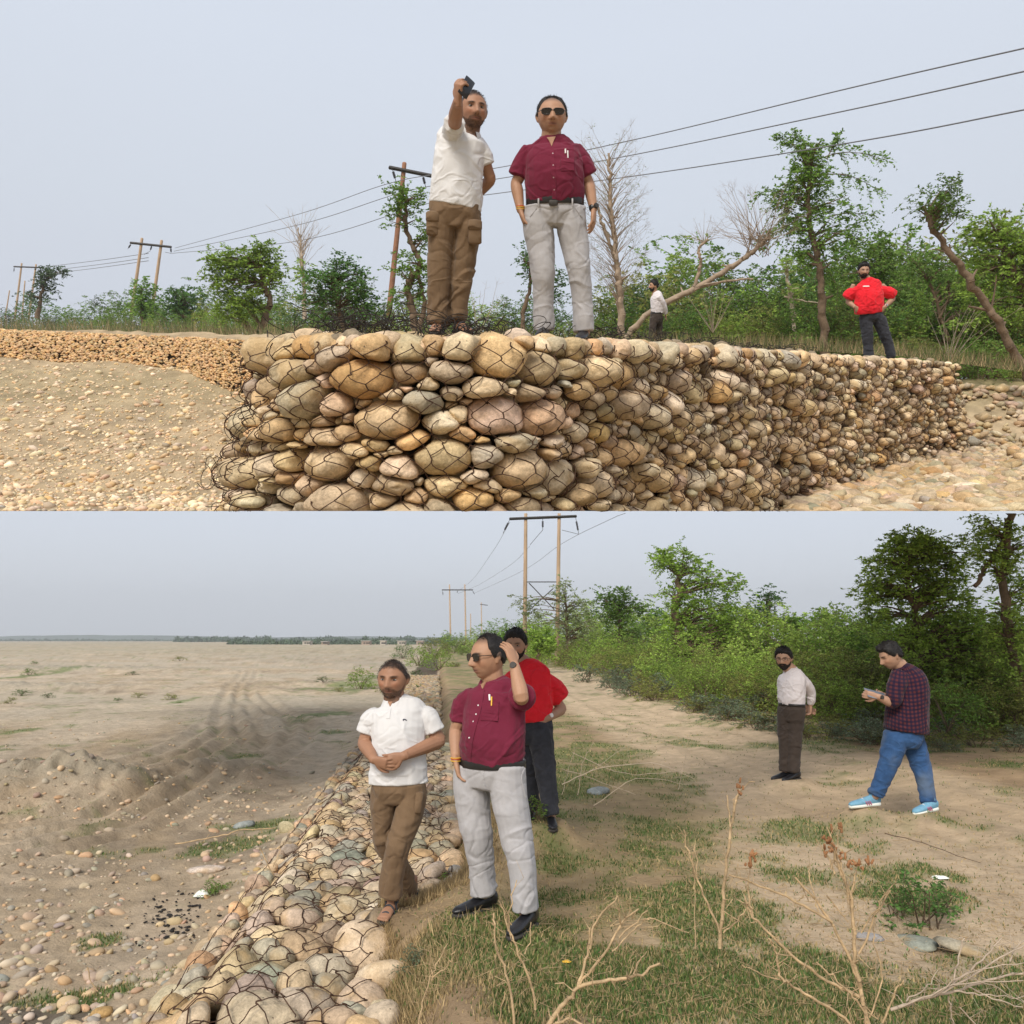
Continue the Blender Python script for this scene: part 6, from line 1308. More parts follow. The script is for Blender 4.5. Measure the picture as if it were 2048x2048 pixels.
SW = dict(leaf='green shrub', leafbright='bright green shrub', leafdark='dark green shrub', leafolive='olive shrub', leaffar='hazy grey green shrub', leaflit='pale yellow green shrub')
rg = np.random.default_rng(77)
tb = lambda x: np.interp(x, [0, 250, 500, 800, 1200, 1500, 1700, 1950], [622, 630, 634, 640, 650, 656, 668, 700])      # where the thicket meets the ground
for x in np.arange(-20, 1960, 31):        # two ranks behind the wall
    for rank in (0, 1, 2):
        if rank == 2 and x < 1150: continue
        dl = np.interp(x, [0, 300, 600, 900, 2000], [95, 60, 36, 30, 26]) * (1 + .35 * rank); xx = x + rg.uniform(-10, 10); hgt = np.interp(x, [0, 150, 330, 560, 900, 1100, 1300, 1500, 1700, 1950], [48, 68, 80, 82, 78, 85, 135, 125, 160, 200]) * rg.uniform(.65, 1.1) * (1, 1.0, 1.15)[rank]
        b = np.array(U.A(xx, tb(xx) + 12, dl)); k = rg.choice(list('abc')); h0 = {'a': 1.8, 'b': 1.5, 'c': 2.3}[k]; s_ = hgt * mp(dl) / h0
        lm = rg.choice(['leaf', 'leaf', 'leafbright', 'leafdark', 'leafolive'] if x > 280 else ['leaffar', 'leafdark', 'leaf'])
        if rank == 0: s_ *= .62
        shrub(k, lm, b, s_, SW[lm] + (' at the front', ' in the middle', ' in the rear')[rank] + ' of the thicket behind the gabion wall', 'thicket behind the gabion wall', U, rg.uniform(0, 6), stz=rg.uniform(.9, 1.2))
for x in np.arange(1690, 1960, 22):       # scrub on the bank right
    b = np.array(U.A(x, 690 + rg.uniform(-6, 16), 21 + rg.uniform(0, 4))); b[2] = float(up_h_right(np.array([b[0]]), np.array([b[1]]))[0])
    shrub('d', rg.choice(['leafolive', 'leaf']), b, rg.uniform(.6, .95), 'low olive shrub on the bank beyond the right end of the wall', 'shrubs on the right bank', U, rg.uniform(0, 6), stz=.9)
# dry grass and stalks along the wall top and bank
N = 7000; x = rg.uniform(-60, 1960, N); P_ = []
dl = np.interp(x, [0, 300, 600, 900, 2000], [70, 45, 27, 22, 19]) * rg.uniform(.85, 1.1, N); B = np.array([tuple(U.A(a, tb(a) + 4, q)) for a, q in zip(x, dl)]); hh = rg.uniform(.1, .55, N) * dl / 24
T_ = B + np.stack([rg.normal(0, .12, N) * dl / 24, rg.normal(0, .1, N), hh], 1); w_ = .007 * dl / 20; V = np.stack([B - np.stack([w_, 0 * w_, 0 * w_], 1), B + np.stack([w_, 0 * w_, 0 * w_], 1), T_], 1).reshape(-1, 3)
cc = np.where(rg.random((N, 1)) < .5, np.array((.34, .26, .14)), np.array((.13, .15, .06))) * rg.uniform(.6, 1.3, (N, 1))
obj('tall_grass', mesh('tall_grass', cut(V), (np.arange(N) * 3)[:, None] + np.arange(3), M['grass'], np.repeat(cc, 3, 0), smooth=False), kind='stuff', fr=U)
def drybush(fr, x, y, d, label, n=14, h=.9, seed=3, z=None):
    p = Plant(seed); b = np.array(fr.A(x, y, d)); 
    if z is not None: b[2] = z
    for i in range(n): q = p.branch((0, 0, 0), (p.r.normal(0, h * .35), p.r.normal(0, h * .25), h * p.r.uniform(.5, 1)), .009, .004, .1, 5); p.twigs(q[-1], q[-1] - q[-2], h * .2, .004, 1, .5, 3)
    r = empty('dry_shrub', tuple(b), label, 'shrub', None, fr); v, f = p.wood(); obj('stems', mesh('stems', v, f, M['greytwig']), r)
drybush(U, 1790, 690, 21, 'dry leafless shrub on the bank left of the leaning tree', 16, 1.3, 3)
drybush(U, 1345, 628, 24, 'dry grey stems left of the bent tree over the wall', 12, 1.2, 5)
drybush(U, 900, 640, 23, 'bare brown twigs between the two men on the wall', 14, 1.3, 6)

# ---------- lower riverside trees and shrubs
def B1(p, P):
    t = p.limb([P(1290, 1290), P(1285, 1220), P(1275, 1150), P(1282, 1090)], .3, .1); m = mp(36)
    for x, y, rx, ry, k in ((1275, 1055, 44, 26, 30), (1310, 1085, 36, 28, 22), (1290, 1120, 44, 26, 24), (1360, 1100, 42, 24, 22), (1330, 1160, 70, 36, 44), (1280, 1190, 40, 30, 22), (1390, 1190, 50, 40, 34), (1350, 1220, 70, 40, 40), (1240, 1050, 16, 12, 5)): p.blob(P(x, y), rx * m, ry * m, k, .5, 15, .13, t, r0=.04)
def B2(p, P):
    t = p.limb([P(1725, 1320), P(1740, 1230), P(1725, 1150), P(1712, 1100), P(1712, 1050)], .09, .05); m = mp(19)
    for x, y, rx, ry, k in ((1715, 1020, 44, 24, 26), (1690, 1060, 50, 34, 34), (1760, 1050, 50, 34, 34), (1800, 1045, 34, 34, 18), (1650, 1110, 44, 30, 22), (1720, 1110, 60, 40, 40), (1790, 1120, 50, 50, 40), (1830, 1190, 70, 40, 44), (1760, 1190, 60, 40, 40), (1700, 1200, 50, 40, 26), (1880, 1230, 50, 40, 30), (1640, 1160, 30, 26, 10), (1800, 1250, 70, 30, 34)): p.blob(P(x, y), rx * m, ry * m, int(k * 1.05), .32, 17, .085, t, r0=.03)
    for i in range(18): p.branch(P(1714, 1085), P(1730 + p.r.uniform(-20, 60), 1060 + p.r.uniform(-20, 30)), .008, .004, .1, 4)
def B3(p, P):
    t = p.limb([P(1935, 1320), P(1905, 1200), P(1893, 1100), P(1899, 1030), P(1905, 960)], .10, .08); p.limb([P(1840, 1105), P(1862, 1070), P(1888, 1030), P(1895, 1020)], .04, .05); m = mp(17)
    for x, y, rx, ry, k in ((1860, 1000, 36, 26, 20), (1915, 1020, 34, 40, 22), (1880, 1070, 40, 40, 24), (1925, 1110, 30, 40, 20), (1900, 1180, 44, 44, 30), (1925, 1250, 44, 50, 30), (1850, 1040, 24, 24, 8)): p.blob(P(x, y), rx * m, ry * m, k, .28, 16, .07, t, r0=.02)
def B4(p, P):
    t = p.limb([P(1170, 1260), P(1168, 1200), P(1170, 1160)], .25, .1); m = mp(55)
    for x, y, rx, ry, k in ((1165, 1130, 38, 20, 24), (1190, 1150, 34, 20, 18), (1150, 1160, 32, 20, 16), (1180, 1190, 40, 26, 20)): p.blob(P(x, y), rx * m, ry * m, k, .7, 15, .19, t, r0=.05)
def B5(p, P):
    t = p.limb([P(1450, 1230), P(1450, 1180), P(1450, 1140)], .2, .1); m = mp(60)
    for x, y, rx, ry, k in ((1448, 1130, 20, 18, 12), (1440, 1160, 28, 18, 14)): p.blob(P(x, y), rx * m, ry * m, k, .7, 15, .2, t, r0=.05)
def B6(p, P):
    t = p.limb([P(1235, 1220), P(1238, 1190), P(1240, 1165)], .2, .1); m = mp(70)
    for x, y, rx, ry, k in ((1238, 1165, 22, 14, 14), (1238, 1185, 20, 16, 12)): p.blob(P(x, y), rx * m, ry * m, k, .7, 15, .22, t, r0=.05)
def B7(p, P):
    t = p.limb([P(1075, 1240), P(1070, 1180), P(1066, 1130)], .2, .06); m = mp(60)
    for x, y, rx, ry, k in ((1060, 1110, 16, 18, 8), (1075, 1140, 26, 24, 14), (1100, 1150, 20, 22, 10), (1065, 1180, 30, 26, 16), (1010, 1160, 20, 26, 12), (990, 1140, 14, 14, 6), (1110, 1190, 30, 26, 16)): p.blob(P(x, y), rx * m, ry * m, k, .75, 12, .18, t, r0=.05)
def BT(cx, ct, w_, h0, dd, kk=22):
    def f(p, P):
        t = p.limb([P(cx, h0), P(cx + 3, (h0 + ct) / 2 + 10), P(cx, ct + 14)], .12, .05); m = mp(dd)
        for j in range(5): p.blob(P(cx + p.r.uniform(-.6, .6) * w_, ct + 14 + p.r.uniform(0, .5) * (h0 - ct)), w_ * .55 * m, 16 * m, kk // 3, dd * .014, 15, dd * .0038, t, r0=.02)
    return f
LT = [('tall_tree', 'tall tree with a high separate crown behind the middle of the track', (1290, 1290), 36, B1, 'leafbright'),
      ('feathery_tree', 'big bright feathery tree rising above the man in the plaid shirt', (1725, 1320), 19, B2, 'leaflit'),
      ('edge_tree', 'tree with dark forked trunk cut by the right edge', (1935, 1320), 17, B3, 'leaflit'),
      ('round_tree', 'round dark tree right of the nearest rusty poles', (1170, 1260), 55, B4, 'leaf'),
      ('distant_tree', 'small dark tree top on the skyline between the two tallest trees', (1450, 1230), 60, B5, 'leafdark'),
      ('low_tree', 'small dark round tree just left of the tallest central tree', (1235, 1220), 70, B6, 'leafdark'),
      ('loose_tree', 'loose pale tree standing behind the nearest rusty poles', (1075, 1240), 60, B7, 'leafpale'),
      ('tree', 'pale bushy tree on the skyline above the man in spectacles', (1495, 1230), 42, BT(1495, 1165, 34, 1230, 42), 'leaf'),
      ('tree', 'lopped tree with pale tufted top right of the man in spectacles', (1560, 1230), 38, BT(1560, 1150, 34, 1240, 38), 'leafbright'),
      ('tree', 'tufted tree between the spectacled man and the plaid shirted man', (1610, 1240), 34, BT(1612, 1160, 30, 1245, 34), 'leaf'),
      ('tree', 'leafy tree left of the feathery one', (1655, 1250), 32, BT(1655, 1150, 28, 1255, 32), 'leafdark'),
      ('tree', 'bright young tree above the head of the man in red', (1010, 1240), 48, BT(1015, 1180, 34, 1240, 48), 'leafbright'),
      ('tree', 'green tree at the left end of the far belt', (960, 1230), 80, BT(955, 1195, 24, 1232, 80), 'leaf')]
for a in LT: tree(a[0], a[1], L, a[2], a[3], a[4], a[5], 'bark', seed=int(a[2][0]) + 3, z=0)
tbl = lambda x: np.interp(x, [830, 960, 1080, 1200, 1400, 1600, 1800, 1960], [1232, 1245, 1262, 1290, 1335, 1365, 1380, 1390])
for x in np.arange(850, 2010, 25):
    for rank in (0, 1, 3):
        yb = tbl(x) - (0, 16, 34, 52)[rank] * np.interp(x, [850, 1100, 1300], [.3, .6, 1]); g0 = L.G(x, yb, 0); dl = min(g0.y, 120); xx = x + rg.uniform(-9, 9); b = np.array(L.A(xx, yb, dl)); b[2] = 0
        hpx = np.interp(x, [850, 1000, 1100, 1300, 1700, 1950], [26, 46, 60, 85, 105, 125]) * (.66, .95, 1.05, 1.3)[rank] * rg.uniform(.8, 1.15); k = rg.choice(list('abc' if rank else 'bd')); h0 = {'a': 1.8, 'b': 1.5, 'c': 2.3, 'd': 1.2}[k]
        lm = rg.choice([['leafolive', 'leafolive', 'leaflit', 'leafbright'], ['leafolive', 'leafbright', 'leaflit'], ['leaf', 'leafbright', 'leafdark'], ['leafbright', 'leaflit', 'leaf']][rank]); shrub(k, lm, b, hpx * mp(dl) / h0, SW[lm] + {0: ' at the front edge of', 1: ' in the middle of', 3: ' at the back of'}[rank] + ' the thicket beyond the dirt track', 'thicket beyond the track', L, rg.uniform(0, 6))
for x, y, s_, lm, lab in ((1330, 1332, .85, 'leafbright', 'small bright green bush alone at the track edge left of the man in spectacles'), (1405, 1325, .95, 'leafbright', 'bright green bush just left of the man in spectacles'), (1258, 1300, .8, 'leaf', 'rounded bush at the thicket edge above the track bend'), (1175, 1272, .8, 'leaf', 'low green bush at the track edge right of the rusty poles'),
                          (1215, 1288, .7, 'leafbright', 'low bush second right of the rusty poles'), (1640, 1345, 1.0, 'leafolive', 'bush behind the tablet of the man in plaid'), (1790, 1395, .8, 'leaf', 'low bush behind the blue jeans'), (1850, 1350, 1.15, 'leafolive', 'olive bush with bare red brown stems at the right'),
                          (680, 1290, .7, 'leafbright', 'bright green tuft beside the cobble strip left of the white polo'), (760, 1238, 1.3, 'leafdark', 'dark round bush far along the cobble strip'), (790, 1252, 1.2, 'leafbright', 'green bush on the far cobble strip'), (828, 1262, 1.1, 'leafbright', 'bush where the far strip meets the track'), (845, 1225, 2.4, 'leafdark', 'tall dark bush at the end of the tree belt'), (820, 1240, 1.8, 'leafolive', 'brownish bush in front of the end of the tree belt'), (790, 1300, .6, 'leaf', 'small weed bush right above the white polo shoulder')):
    p = L.G(x, y, 0 if x > 900 else -.15); shrub('d' if s_ > .6 else 'e', lm, (p.x, p.y, float(lower_h(np.array([p.x]), np.array([p.y]))[0])), s_, lab, None, L, rg.uniform(0, 6), 'bush')
# grey green ground plants and tufts
for i in range(70):
    x = rg.uniform(1100, 1960); y = tbl(x) + rg.uniform(6, 46) * np.interp(x, [1100, 1500], [.45, 1]); p = L.G(x, y, 0); shrub('e', 'leafgrey' if rg.random() < .75 else 'leafolive', (p.x, p.y, float(lower_h(np.array([p.x]), np.array([p.y]))[0]) - .05), rg.uniform(.5, 1.0) * p.y / 18 + .2, 'low grey green plant at the foot of the thicket', 'grey green plants by the track', L, rg.uniform(0, 6), 'ground_plant', .7)
for i in range(22):
    x, y = (rg.uniform(0, 640), rg.uniform(1235, 1330)) if i < 12 else (rg.uniform(640, 860), rg.uniform(1262, 1330)); p = L.G(x, y, -.35); shrub('e', rg.choice(['leaf', 'leafolive', 'leafdark']), (p.x, p.y, float(lower_h(np.array([p.x]), np.array([p.y]))[0]) - .04), rg.uniform(.25, .85) * max(1, p.y / 34), 'small green tuft growing on the open riverbed', 'tufts on the riverbed', L, rg.uniform(0, 6), 'tuft', .6)
for x, y, s_, lab in ((1748, 1745, .62, 'small dark leafy weed in the grass at the lower right'), (1690, 1730, .4, 'little weed left of the dark leafy one'), (405, 1690, .28, 'low weed sprouting beside the pale rag near the strip'), (785, 1822, .22, 'blue green weed at the edge of the cobble strip'), (850, 1640, .3, 'green clump on the bank left of the grey trousers'), (1020, 1600, .40, 'leafy clump at the feet of the man in red'), (55, 1275, .9, 'green clump on the riverbed by the left edge')):
    p = L.G(x, y, 0 if x > 700 else -.4); shrub('e', 'leafdark' if x > 1600 else ('leafgrey' if x == 785 else 'leaf'), (p.x, p.y, float(lower_h(np.array([p.x]), np.array([p.y]))[0]) - .02), s_, lab, None, L, 1., 'weed')

# ---------- dry stalks in the foreground, traced
def stalks(label, d, base, paths, m='twig', name='dry_stalk', podsat=(), seed=1, twig=.25):
    b = np.array(L.A(*base, d)); g = L.G(*base, 0); r = empty(name, tuple(b), label, 'dry plant', None, L); rs = np.random.default_rng(seed); parts = []
    for pth in paths:
        dd = rs.uniform(-.12, .12); n = len(pth[0]); rad = pth[1] * .62
        P = np.array([np.array(L.A(x, y, d + dd * i / n + (pth[2] if len(pth) > 2 else 0) * i / max(n - 1, 1))) - b for i, (x, y) in enumerate(pth[0])]); A = cr_res(P, 5); A[1:-1] += rs.normal(0, .0035, A[1:-1].shape)
        k = len(A); parts.append(segs(A[:-1], A[1:], np.linspace(rad, rad * .55, k)[:-1], np.linspace(rad, rad * .55, k)[1:], 7))
        for i in range(2, k - 1):          # knots and side shoots
            if rs.random() < twig + .3: e = A[i] + rs.normal(0, .035, 3) + np.array((0, 0, .02)); e2 = e + rs.normal(0, .03, 3); parts.append(segs([A[i], e], [e, e2], rad * .3, rad * .14, 4))
            if rs.random() < .3: parts.append(segs([A[i] - (A[i + 1] - A[i]) * .12], [A[i] + (A[i + 1] - A[i]) * .12], rad * .95, rad * .85, 6))
    v, f = join(parts); obj('stems', mesh('stems', v, f, M[m]), r)
    for x, y in podsat:
        c = np.array(L.A(x, y, d)) - b; pl = []
        for _ in range(5): e = rs.normal(0, .011, 3) + np.array((0, 0, .012)); pl.append(loft([c + e, c + e + rs.normal(0, .008, 3) + np.array((0, 0, .016))], [.006, .005], n=7, k=2))
        obj('seed_head', mesh('seed_head', *merge(pl), M['pod']), r)
stalks('forked bare pale branch sticking up at the bottom centre', 3.7, (1025, 1945), [([(1022, 1950), (1058, 1900), (1092, 1862)], .019), ([(1090, 1865), (1108, 1800), (1113, 1750)], .011), ([(1113, 1790), (1125, 1740), (1166, 1690)], .009),
    ([(1090, 1864), (1140, 1800), (1175, 1740), (1205, 1715)], .010), ([(1172, 1745), (1168, 1708)], .006), ([(1168, 1770), (1222, 1718)], .006), ([(1090, 1862), (1150, 1848), (1200, 1840), (1245, 1818)], .013), ([(1195, 1840), (1205, 1815), (1220, 1795)], .006), ([(1030, 1935), (1080, 1925), (1130, 1955)], .010)], podsat=(), twig=.12)
stalks('two thin upright stems left of the forked branch in front of the black shoe', 3.9, (1010, 1905), [([(1010, 1905), (1000, 1850), (975, 1790), (955, 1735), (945, 1705)], .009), ([(965, 1765), (960, 1730), (975, 1660)], .006), ([(965, 1745), (948, 1700)], .004), ([(990, 1800), (1000, 1770), (1002, 1740)], .005), ([(970, 1935), (960, 1850), (935, 1780), (932, 1722)], .010), ([(940, 1940), (952, 1870)], .005)], twig=.1)
stalks('long pale twig lying in the grass toward the right of the black shoe', 4.6, (1300, 1760), [([(1155, 1795), (1190, 1760), (1225, 1735), (1300, 1760)], .007), ([(1225, 1735), (1180, 1737)], .005), ([(1210, 1750), (1260, 1745)], .004)], name='fallen_twig', twig=.1)
stalks('upright pair of dry stalks left of the big dry plant', 4.6, (1358, 1790), [([(1358, 1790), (1365, 1700), (1374, 1600), (1385, 1530), (1395, 1490)], .016), ([(1378, 1560), (1372, 1500)], .009), ([(1358, 1760), (1330, 1690), (1302, 1620), (1290, 1565)], .010), ([(1315, 1650), (1312, 1590)], .006), ([(1312, 1790), (1310, 1700), (1308, 1610)], .005), ([(1365, 1760), (1398, 1730), (1420, 1690)], .007), ([(1300, 1625), (1285, 1600)], .004)], podsat=((1392, 1486), (1398, 1500)), seed=4)
stalks('large branching dry plant with brown seed heads at the lower right', 4.0, (1640, 1945), [([(1640, 1950), (1625, 1880), (1612, 1800), (1608, 1700), (1585, 1640), (1568, 1590)], .016), ([(1640, 1950), (1618, 1850), (1580, 1760), (1540, 1700), (1500, 1655)], .013), ([(1612, 1780), (1606, 1720), (1612, 1660), (1616, 1640)], .009), ([(1620, 1800), (1650, 1730), (1680, 1680)], .009), ([(1625, 1760), (1660, 1700), (1690, 1665)], .006), ([(1570, 1740), (1500, 1700), (1420, 1665), (1375, 1650)], .010), ([(1620, 1880), (1560, 1850), (1480, 1790), (1420, 1730), (1405, 1690)], .012), ([(1420, 1730), (1412, 1680), (1415, 1640)], .007), ([(1420, 1715), (1385, 1690)], .006), ([(1568, 1640), (1580, 1600), (1578, 1575)], .006), ([(1575, 1650), (1560, 1610), (1545, 1590)], .006), ([(1600, 1700), (1590, 1640), (1560, 1560)], .007), ([(1545, 1720), (1530, 1660), (1528, 1630)], .005), ([(1665, 1930), (1690, 1870), (1705, 1850)], .008), ([(1640, 1920), (1665, 1850), (1650, 1780), (1652, 1730)], .006), ([(1560, 1690), (1600, 1740)], .006)],
    podsat=((1555, 1590), (1562, 1600), (1582, 1575), (1560, 1615), (1582, 1622), (1612, 1636), (1625, 1640), (1640, 1632), (1600, 1640), (1415, 1625), (1412, 1640)), seed=6, twig=.35)
stalks('dry stem arching from the left into the base of the large dry plant', 3.8, (1640, 1960), [([(1650, 1965), (1560, 1900), (1500, 1862), (1472, 1840), (1465, 1800), (1450, 1770)], .010), ([(1490, 1855), (1430, 1835), (1400, 1820)], .005), ([(1640, 1930), (1610, 1880), (1580, 1850), (1540, 1815)], .007)], seed=8, twig=.2)
stalks('heap of dead brush lying at the right edge', 4.0, (1790, 1900), [([(1680, 1905), (1740, 1885), (1800, 1870), (1880, 1845), (1960, 1830)], .012), ([(1760, 1880), (1820, 1850), (1900, 1800), (1960, 1770)], .008), ([(1790, 1865), (1850, 1810), (1890, 1770)], .008), ([(1800, 1870), (1860, 1880), (1930, 1900)], .006), ([(1820, 1860), (1880, 1880), (1950, 1880)], .005), ([(1800, 1850), (1810, 1800), (1820, 1770)], .007), ([(1700, 1900), (1800, 1860), (1930, 1850)], .006), ([(1760, 1880), (1830, 1835), (1940, 1815)], .005), ([(1905, 1815), (1915, 1790), (1950, 1760)], .006), ([(1790, 1880), (1795, 1920), (1810, 1950)], .006), ([(1710, 1890), (1750, 1860), (1770, 1830)], .005), ([(1820, 1840), (1870, 1860), (1940, 1895)], .004), ([(1810, 1900), (1870, 1955)], .005)], m='greytwig', name='brush_pile', seed=9, twig=.5)
stalks('thin dead twig on the bank beside the cobble strip at the bottom', 3.9, (790, 1930), [([(790, 1935), (800, 1880), (820, 1830), (845, 1780)], .006), ([(815, 1850), (812, 1800)], .004), ([(815, 1845), (850, 1815), (860, 1790)], .0045)], seed=10)
stalks('tangle of thin dry stems behind the grey trousers', 6.6, (1130, 1500), [([(1060, 1480), (1130, 1450), (1230, 1440), (1310, 1470)], .006), ([(1090, 1500), (1100, 1440), (1120, 1400)], .004), ([(1060, 1450), (1120, 1470), (1200, 1500)], .004), ([(1080, 1420), (1180, 1460), (1290, 1455)], .004), ([(1280, 1490), (1290, 1440), (1298, 1410)], .004), ([(1120, 1520), (1200, 1470), (1300, 1480)], .004), ([(1060, 1500), (1075, 1440), (1085, 1410)], .003), ([(1090, 1470), (1150, 1430), (1180, 1410)], .003)], m='greytwig', seed=11, twig=.6)
stalks('dry stem hanging over the strip left of the grey trousers', 6.6, (835, 1560), [([(835, 1560), (822, 1500), (850, 1400)], .004), ([(838, 1600), (828, 1540), (815, 1500)], .003), ([(845, 1560), (855, 1480), (850, 1440)], .003)], m='greytwig', seed=12)
stalks('long thin stick lying on the bare track at the right', 6.0, (1850, 1628), [([(1670, 1572), (1740, 1590), (1850, 1628)], .006)], m='bark', name='stick', twig=0)
stalks('forked stick lying on the sand left of the strip', 6.9, (470, 1580), [([(330, 1592), (400, 1580), (450, 1568), (520, 1562)], .010), ([(490, 1600), (510, 1640), (515, 1650)], .008), ([(515, 1635), (530, 1600)], .006)], name='stick', twig=0)
stalks('short curved pale twig on the sand at the lower left', 5.0, (170, 1845), [([(165, 1825), (170, 1848), (185, 1870)], .006)], name='twig', twig=0)
# fine dry litter
N = 2600; px = rg.uniform(740, 1932, N); py = rg.uniform(1560, 1932, N); P0 = np.array([tuple(L.G(a, b, .0)) for a, b in zip(px, py)]); P0 = P0[P0[:, 0] > xb(P0[:, 1]) + .05]; P0[:, 2] = lower_h(P0[:, 0], P0[:, 1]) + .006
a = rg.uniform(0, 6.28, len(P0)); l_ = rg.uniform(.03, .16, len(P0)); P1 = P0 + np.stack([np.cos(a) * l_, np.sin(a) * l_, rg.uniform(0, .035, len(P0))], 1); v, f = segs(P0, P1, .0016, .0011, 3); obj('dry_litter', mesh('dry_litter', v, f, M['twig']), kind='stuff')
# charred scraps, pale rag and paper
def rag(x, y, z, sx, sy, h_, m, name, label, cat, seed=1):
    p = L.G(x, y, z); g = float(lower_h(np.array([p.x]), np.array([p.y]))[0]); n = 14; U_, V_ = np.meshgrid(np.linspace(-1, 1, n), np.linspace(-1, 1, n)); r_ = np.maximum(np.abs(U_), np.abs(V_)); k = 1 - .25 * np.abs(U_ * V_)
    Z = h_ * (1 - r_ ** 2) * (1 + .9 * noise(U_ * 2.5, V_ * 2.5, 0, seed)) ; v = np.stack([U_ * k * sx, V_ * k * sy, np.maximum(Z, 0) + .004], -1).reshape(-1, 3); v2 = v.copy(); v2[:, 2] = -.02
    V2 = np.vstack([v, v2]); F = [tuple(q) for q in gridf(n, n).tolist()]; me = mesh(name, v, F, m); o = obj(name, me, None, label, cat, loc=(p.x, p.y, g)); return o
rag(380, 1693, -.4, .075, .03, .03, M['whitesole'], 'pale_rag', 'small crumpled white shoe like scrap lying on the sand beside the cobble strip', 'litter', 4)
rag(1773, 1657, 0, .075, .03, .015, M['whitesole'], 'paper_scrap', 'flat white paper scrap on the track right of centre', 'litter', 7)
rag(1068, 1838, 0, .03, .02, .006, M['thread'], 'leaf_scrap', 'small yellow brown dead leaf in the grass by the forked branch', 'litter', 9)
M['char'] = mat('charred_scrap', (.03, .027, .025), .9, var=.4, vscale=20)
cx = rg.normal(325, 38, 150); cy = rg.normal(1745, 30, 150); C = np.array([tuple(L.G(a, b, -.4)) for a, b in zip(cx, cy)]); C = C[C[:, 0] < xl(C[:, 1]) - .08]; C[:, 2] = lower_h(C[:, 0], C[:, 1]) + .01
v, f, c = pebbles(C, rg.uniform(.006, .020, len(C)), np.array([(.04, .035, .03)]), rg, True, .5); obj('charred_litter', mesh('charred_litter', v, f, M['char']), kind='stuff')

# ------------------------------------------------------------------ poles and lines
def hpole(fr, d, poles, arm, ins, label, group, r=.13, brace=(), m='pole', z=None, clip=None):
    b = np.array(fr.A(poles[0][2], poles[0][3], d)); P = lambda x, y, dy=0: np.array(fr.A(x, y, d + dy)) - b; root = empty('power_pole', tuple(b), label, 'power pole', group, fr); cl = clip or (lambda v: v)
    for x0, y0, x1, y1 in poles: v, f = loft([P(x1, y1), P((x0 + x1) / 2, (y0 + y1) / 2), P(x0, y0)], [r * 1.1, r * .95, r * .8], n=12, k=3); obj('pole', mesh('pole', cl(v), f, M[m]), root)
    if arm: (x0, y0), (x1, y1) = arm; v, f = loft([P(x0, y0, -.15), P(x1, y1, -.15)], [(r * .7, r * .7)] * 2, ref=(0, 1, 0), n=4, k=2, power=.9); obj('cross_arm', mesh('cross_arm', cl(v), f, M['iron'], smooth=False), root)
    for pl in ins:
        A = np.array([P(*q, -.2) for q in pl]); v, f = segs(A[:-1], A[1:], r * .12, r * .12, 5); o = obj('insulator_wire', mesh('insulator_wire', cl(v), f, M['iron']), root)
        for i in range(len(A) - 1):
            if i % 2: continue
            a, c = A[i] * .75 + A[i + 1] * .25, A[i] * .25 + A[i + 1] * .75; q = np.linspace(0, 1, 15); pts = a + (c - a) * q[:, None]; rad = r * (.30 + .28 * (np.arange(15) % 2)); v, f = loft(pts, rad, n=8, k=1); obj('insulator', mesh('insulator', cl(v), f, M['insul']), o)
    for (x0, y0), (x1, y1) in brace: v, f = segs([P(x0, y0)], [P(x1, y1)], r * .25, r * .25, 5); obj('brace', mesh('brace', cl(v), f, M['iron']), root)
hpole(U, 52, [(763, 308, 733, 600)], ((735, 316), (820, 333)), [[(740, 318), (747, 342)], [(797, 329), (803, 352)]], 'single rusty steel pole with cross arm just left of the man pointing', None, .16, m='polerust')
hpole(U, 100, [(268, 450, 243, 628), (305, 454, 281, 628)], ((246, 458), (323, 466)), [[(248, 459), (241, 470)], [(287, 462), (283, 474), (272, 480)], [(322, 466), (323, 478), (312, 476)]], 'pair of rusty steel poles with cross arm on the left skyline', 'pole pairs along the upper line', .19, brace=[((255, 545), (293, 547))])
hpole(U, 175, [(41, 497, 28, 602), (68, 499, 54, 602)], ((26, 503), (81, 505)), [[(27, 504), (26, 514)]], 'far thin pole pair near the left edge', 'pole pairs along the upper line', .2)
hpole(U, 240, [(47, 530, 41, 606)], None, [], 'thin single pole behind the far pair', None, .2); hpole(U, 260, [(18, 548, 9, 605)], None, [], 'faint pole at the very left edge', None, .2)
def lclip(v, b): return lower_clip(np.array(b))(v)
bL = np.array(L.A(1052, 1252, 62))
hpole(L, 62, [(1055, 966, 1051, 1252), (992, 966, 990, 1230)], ((962, 979), (1087, 974)), [[(962, 980), (949, 1006)], [(1024, 978), (1024, 1000), (1000, 1028)], [(1086, 976), (1092, 1008), (1060, 1000)]], 'tall near pair of rusty poles with cross arm behind the man in red', 'pole pairs along the lower line', .15, brace=[((992, 1098), (1054, 1098)), ((998, 1100), (1046, 1150)), ((1044, 1110), (1000, 1150))], clip=lower_clip(bL))
hpole(L, 190, [(848, 1103, 850, 1200), (877, 1103, 879, 1210)], ((834, 1113), (892, 1113)), [[(835, 1114), (836, 1124)], [(863, 1114), (863, 1119)], [(891, 1114), (896, 1122)]], 'second smaller pair of pale poles in the distance', 'pole pairs along the lower line', .17)
hpole(L, 330, [(908, 1137, 909, 1200), (888, 1158, 888, 1200)], ((906, 1140), (920, 1142)), [], 'tiny third pair of poles farthest away', 'pole pairs along the lower line', .2)
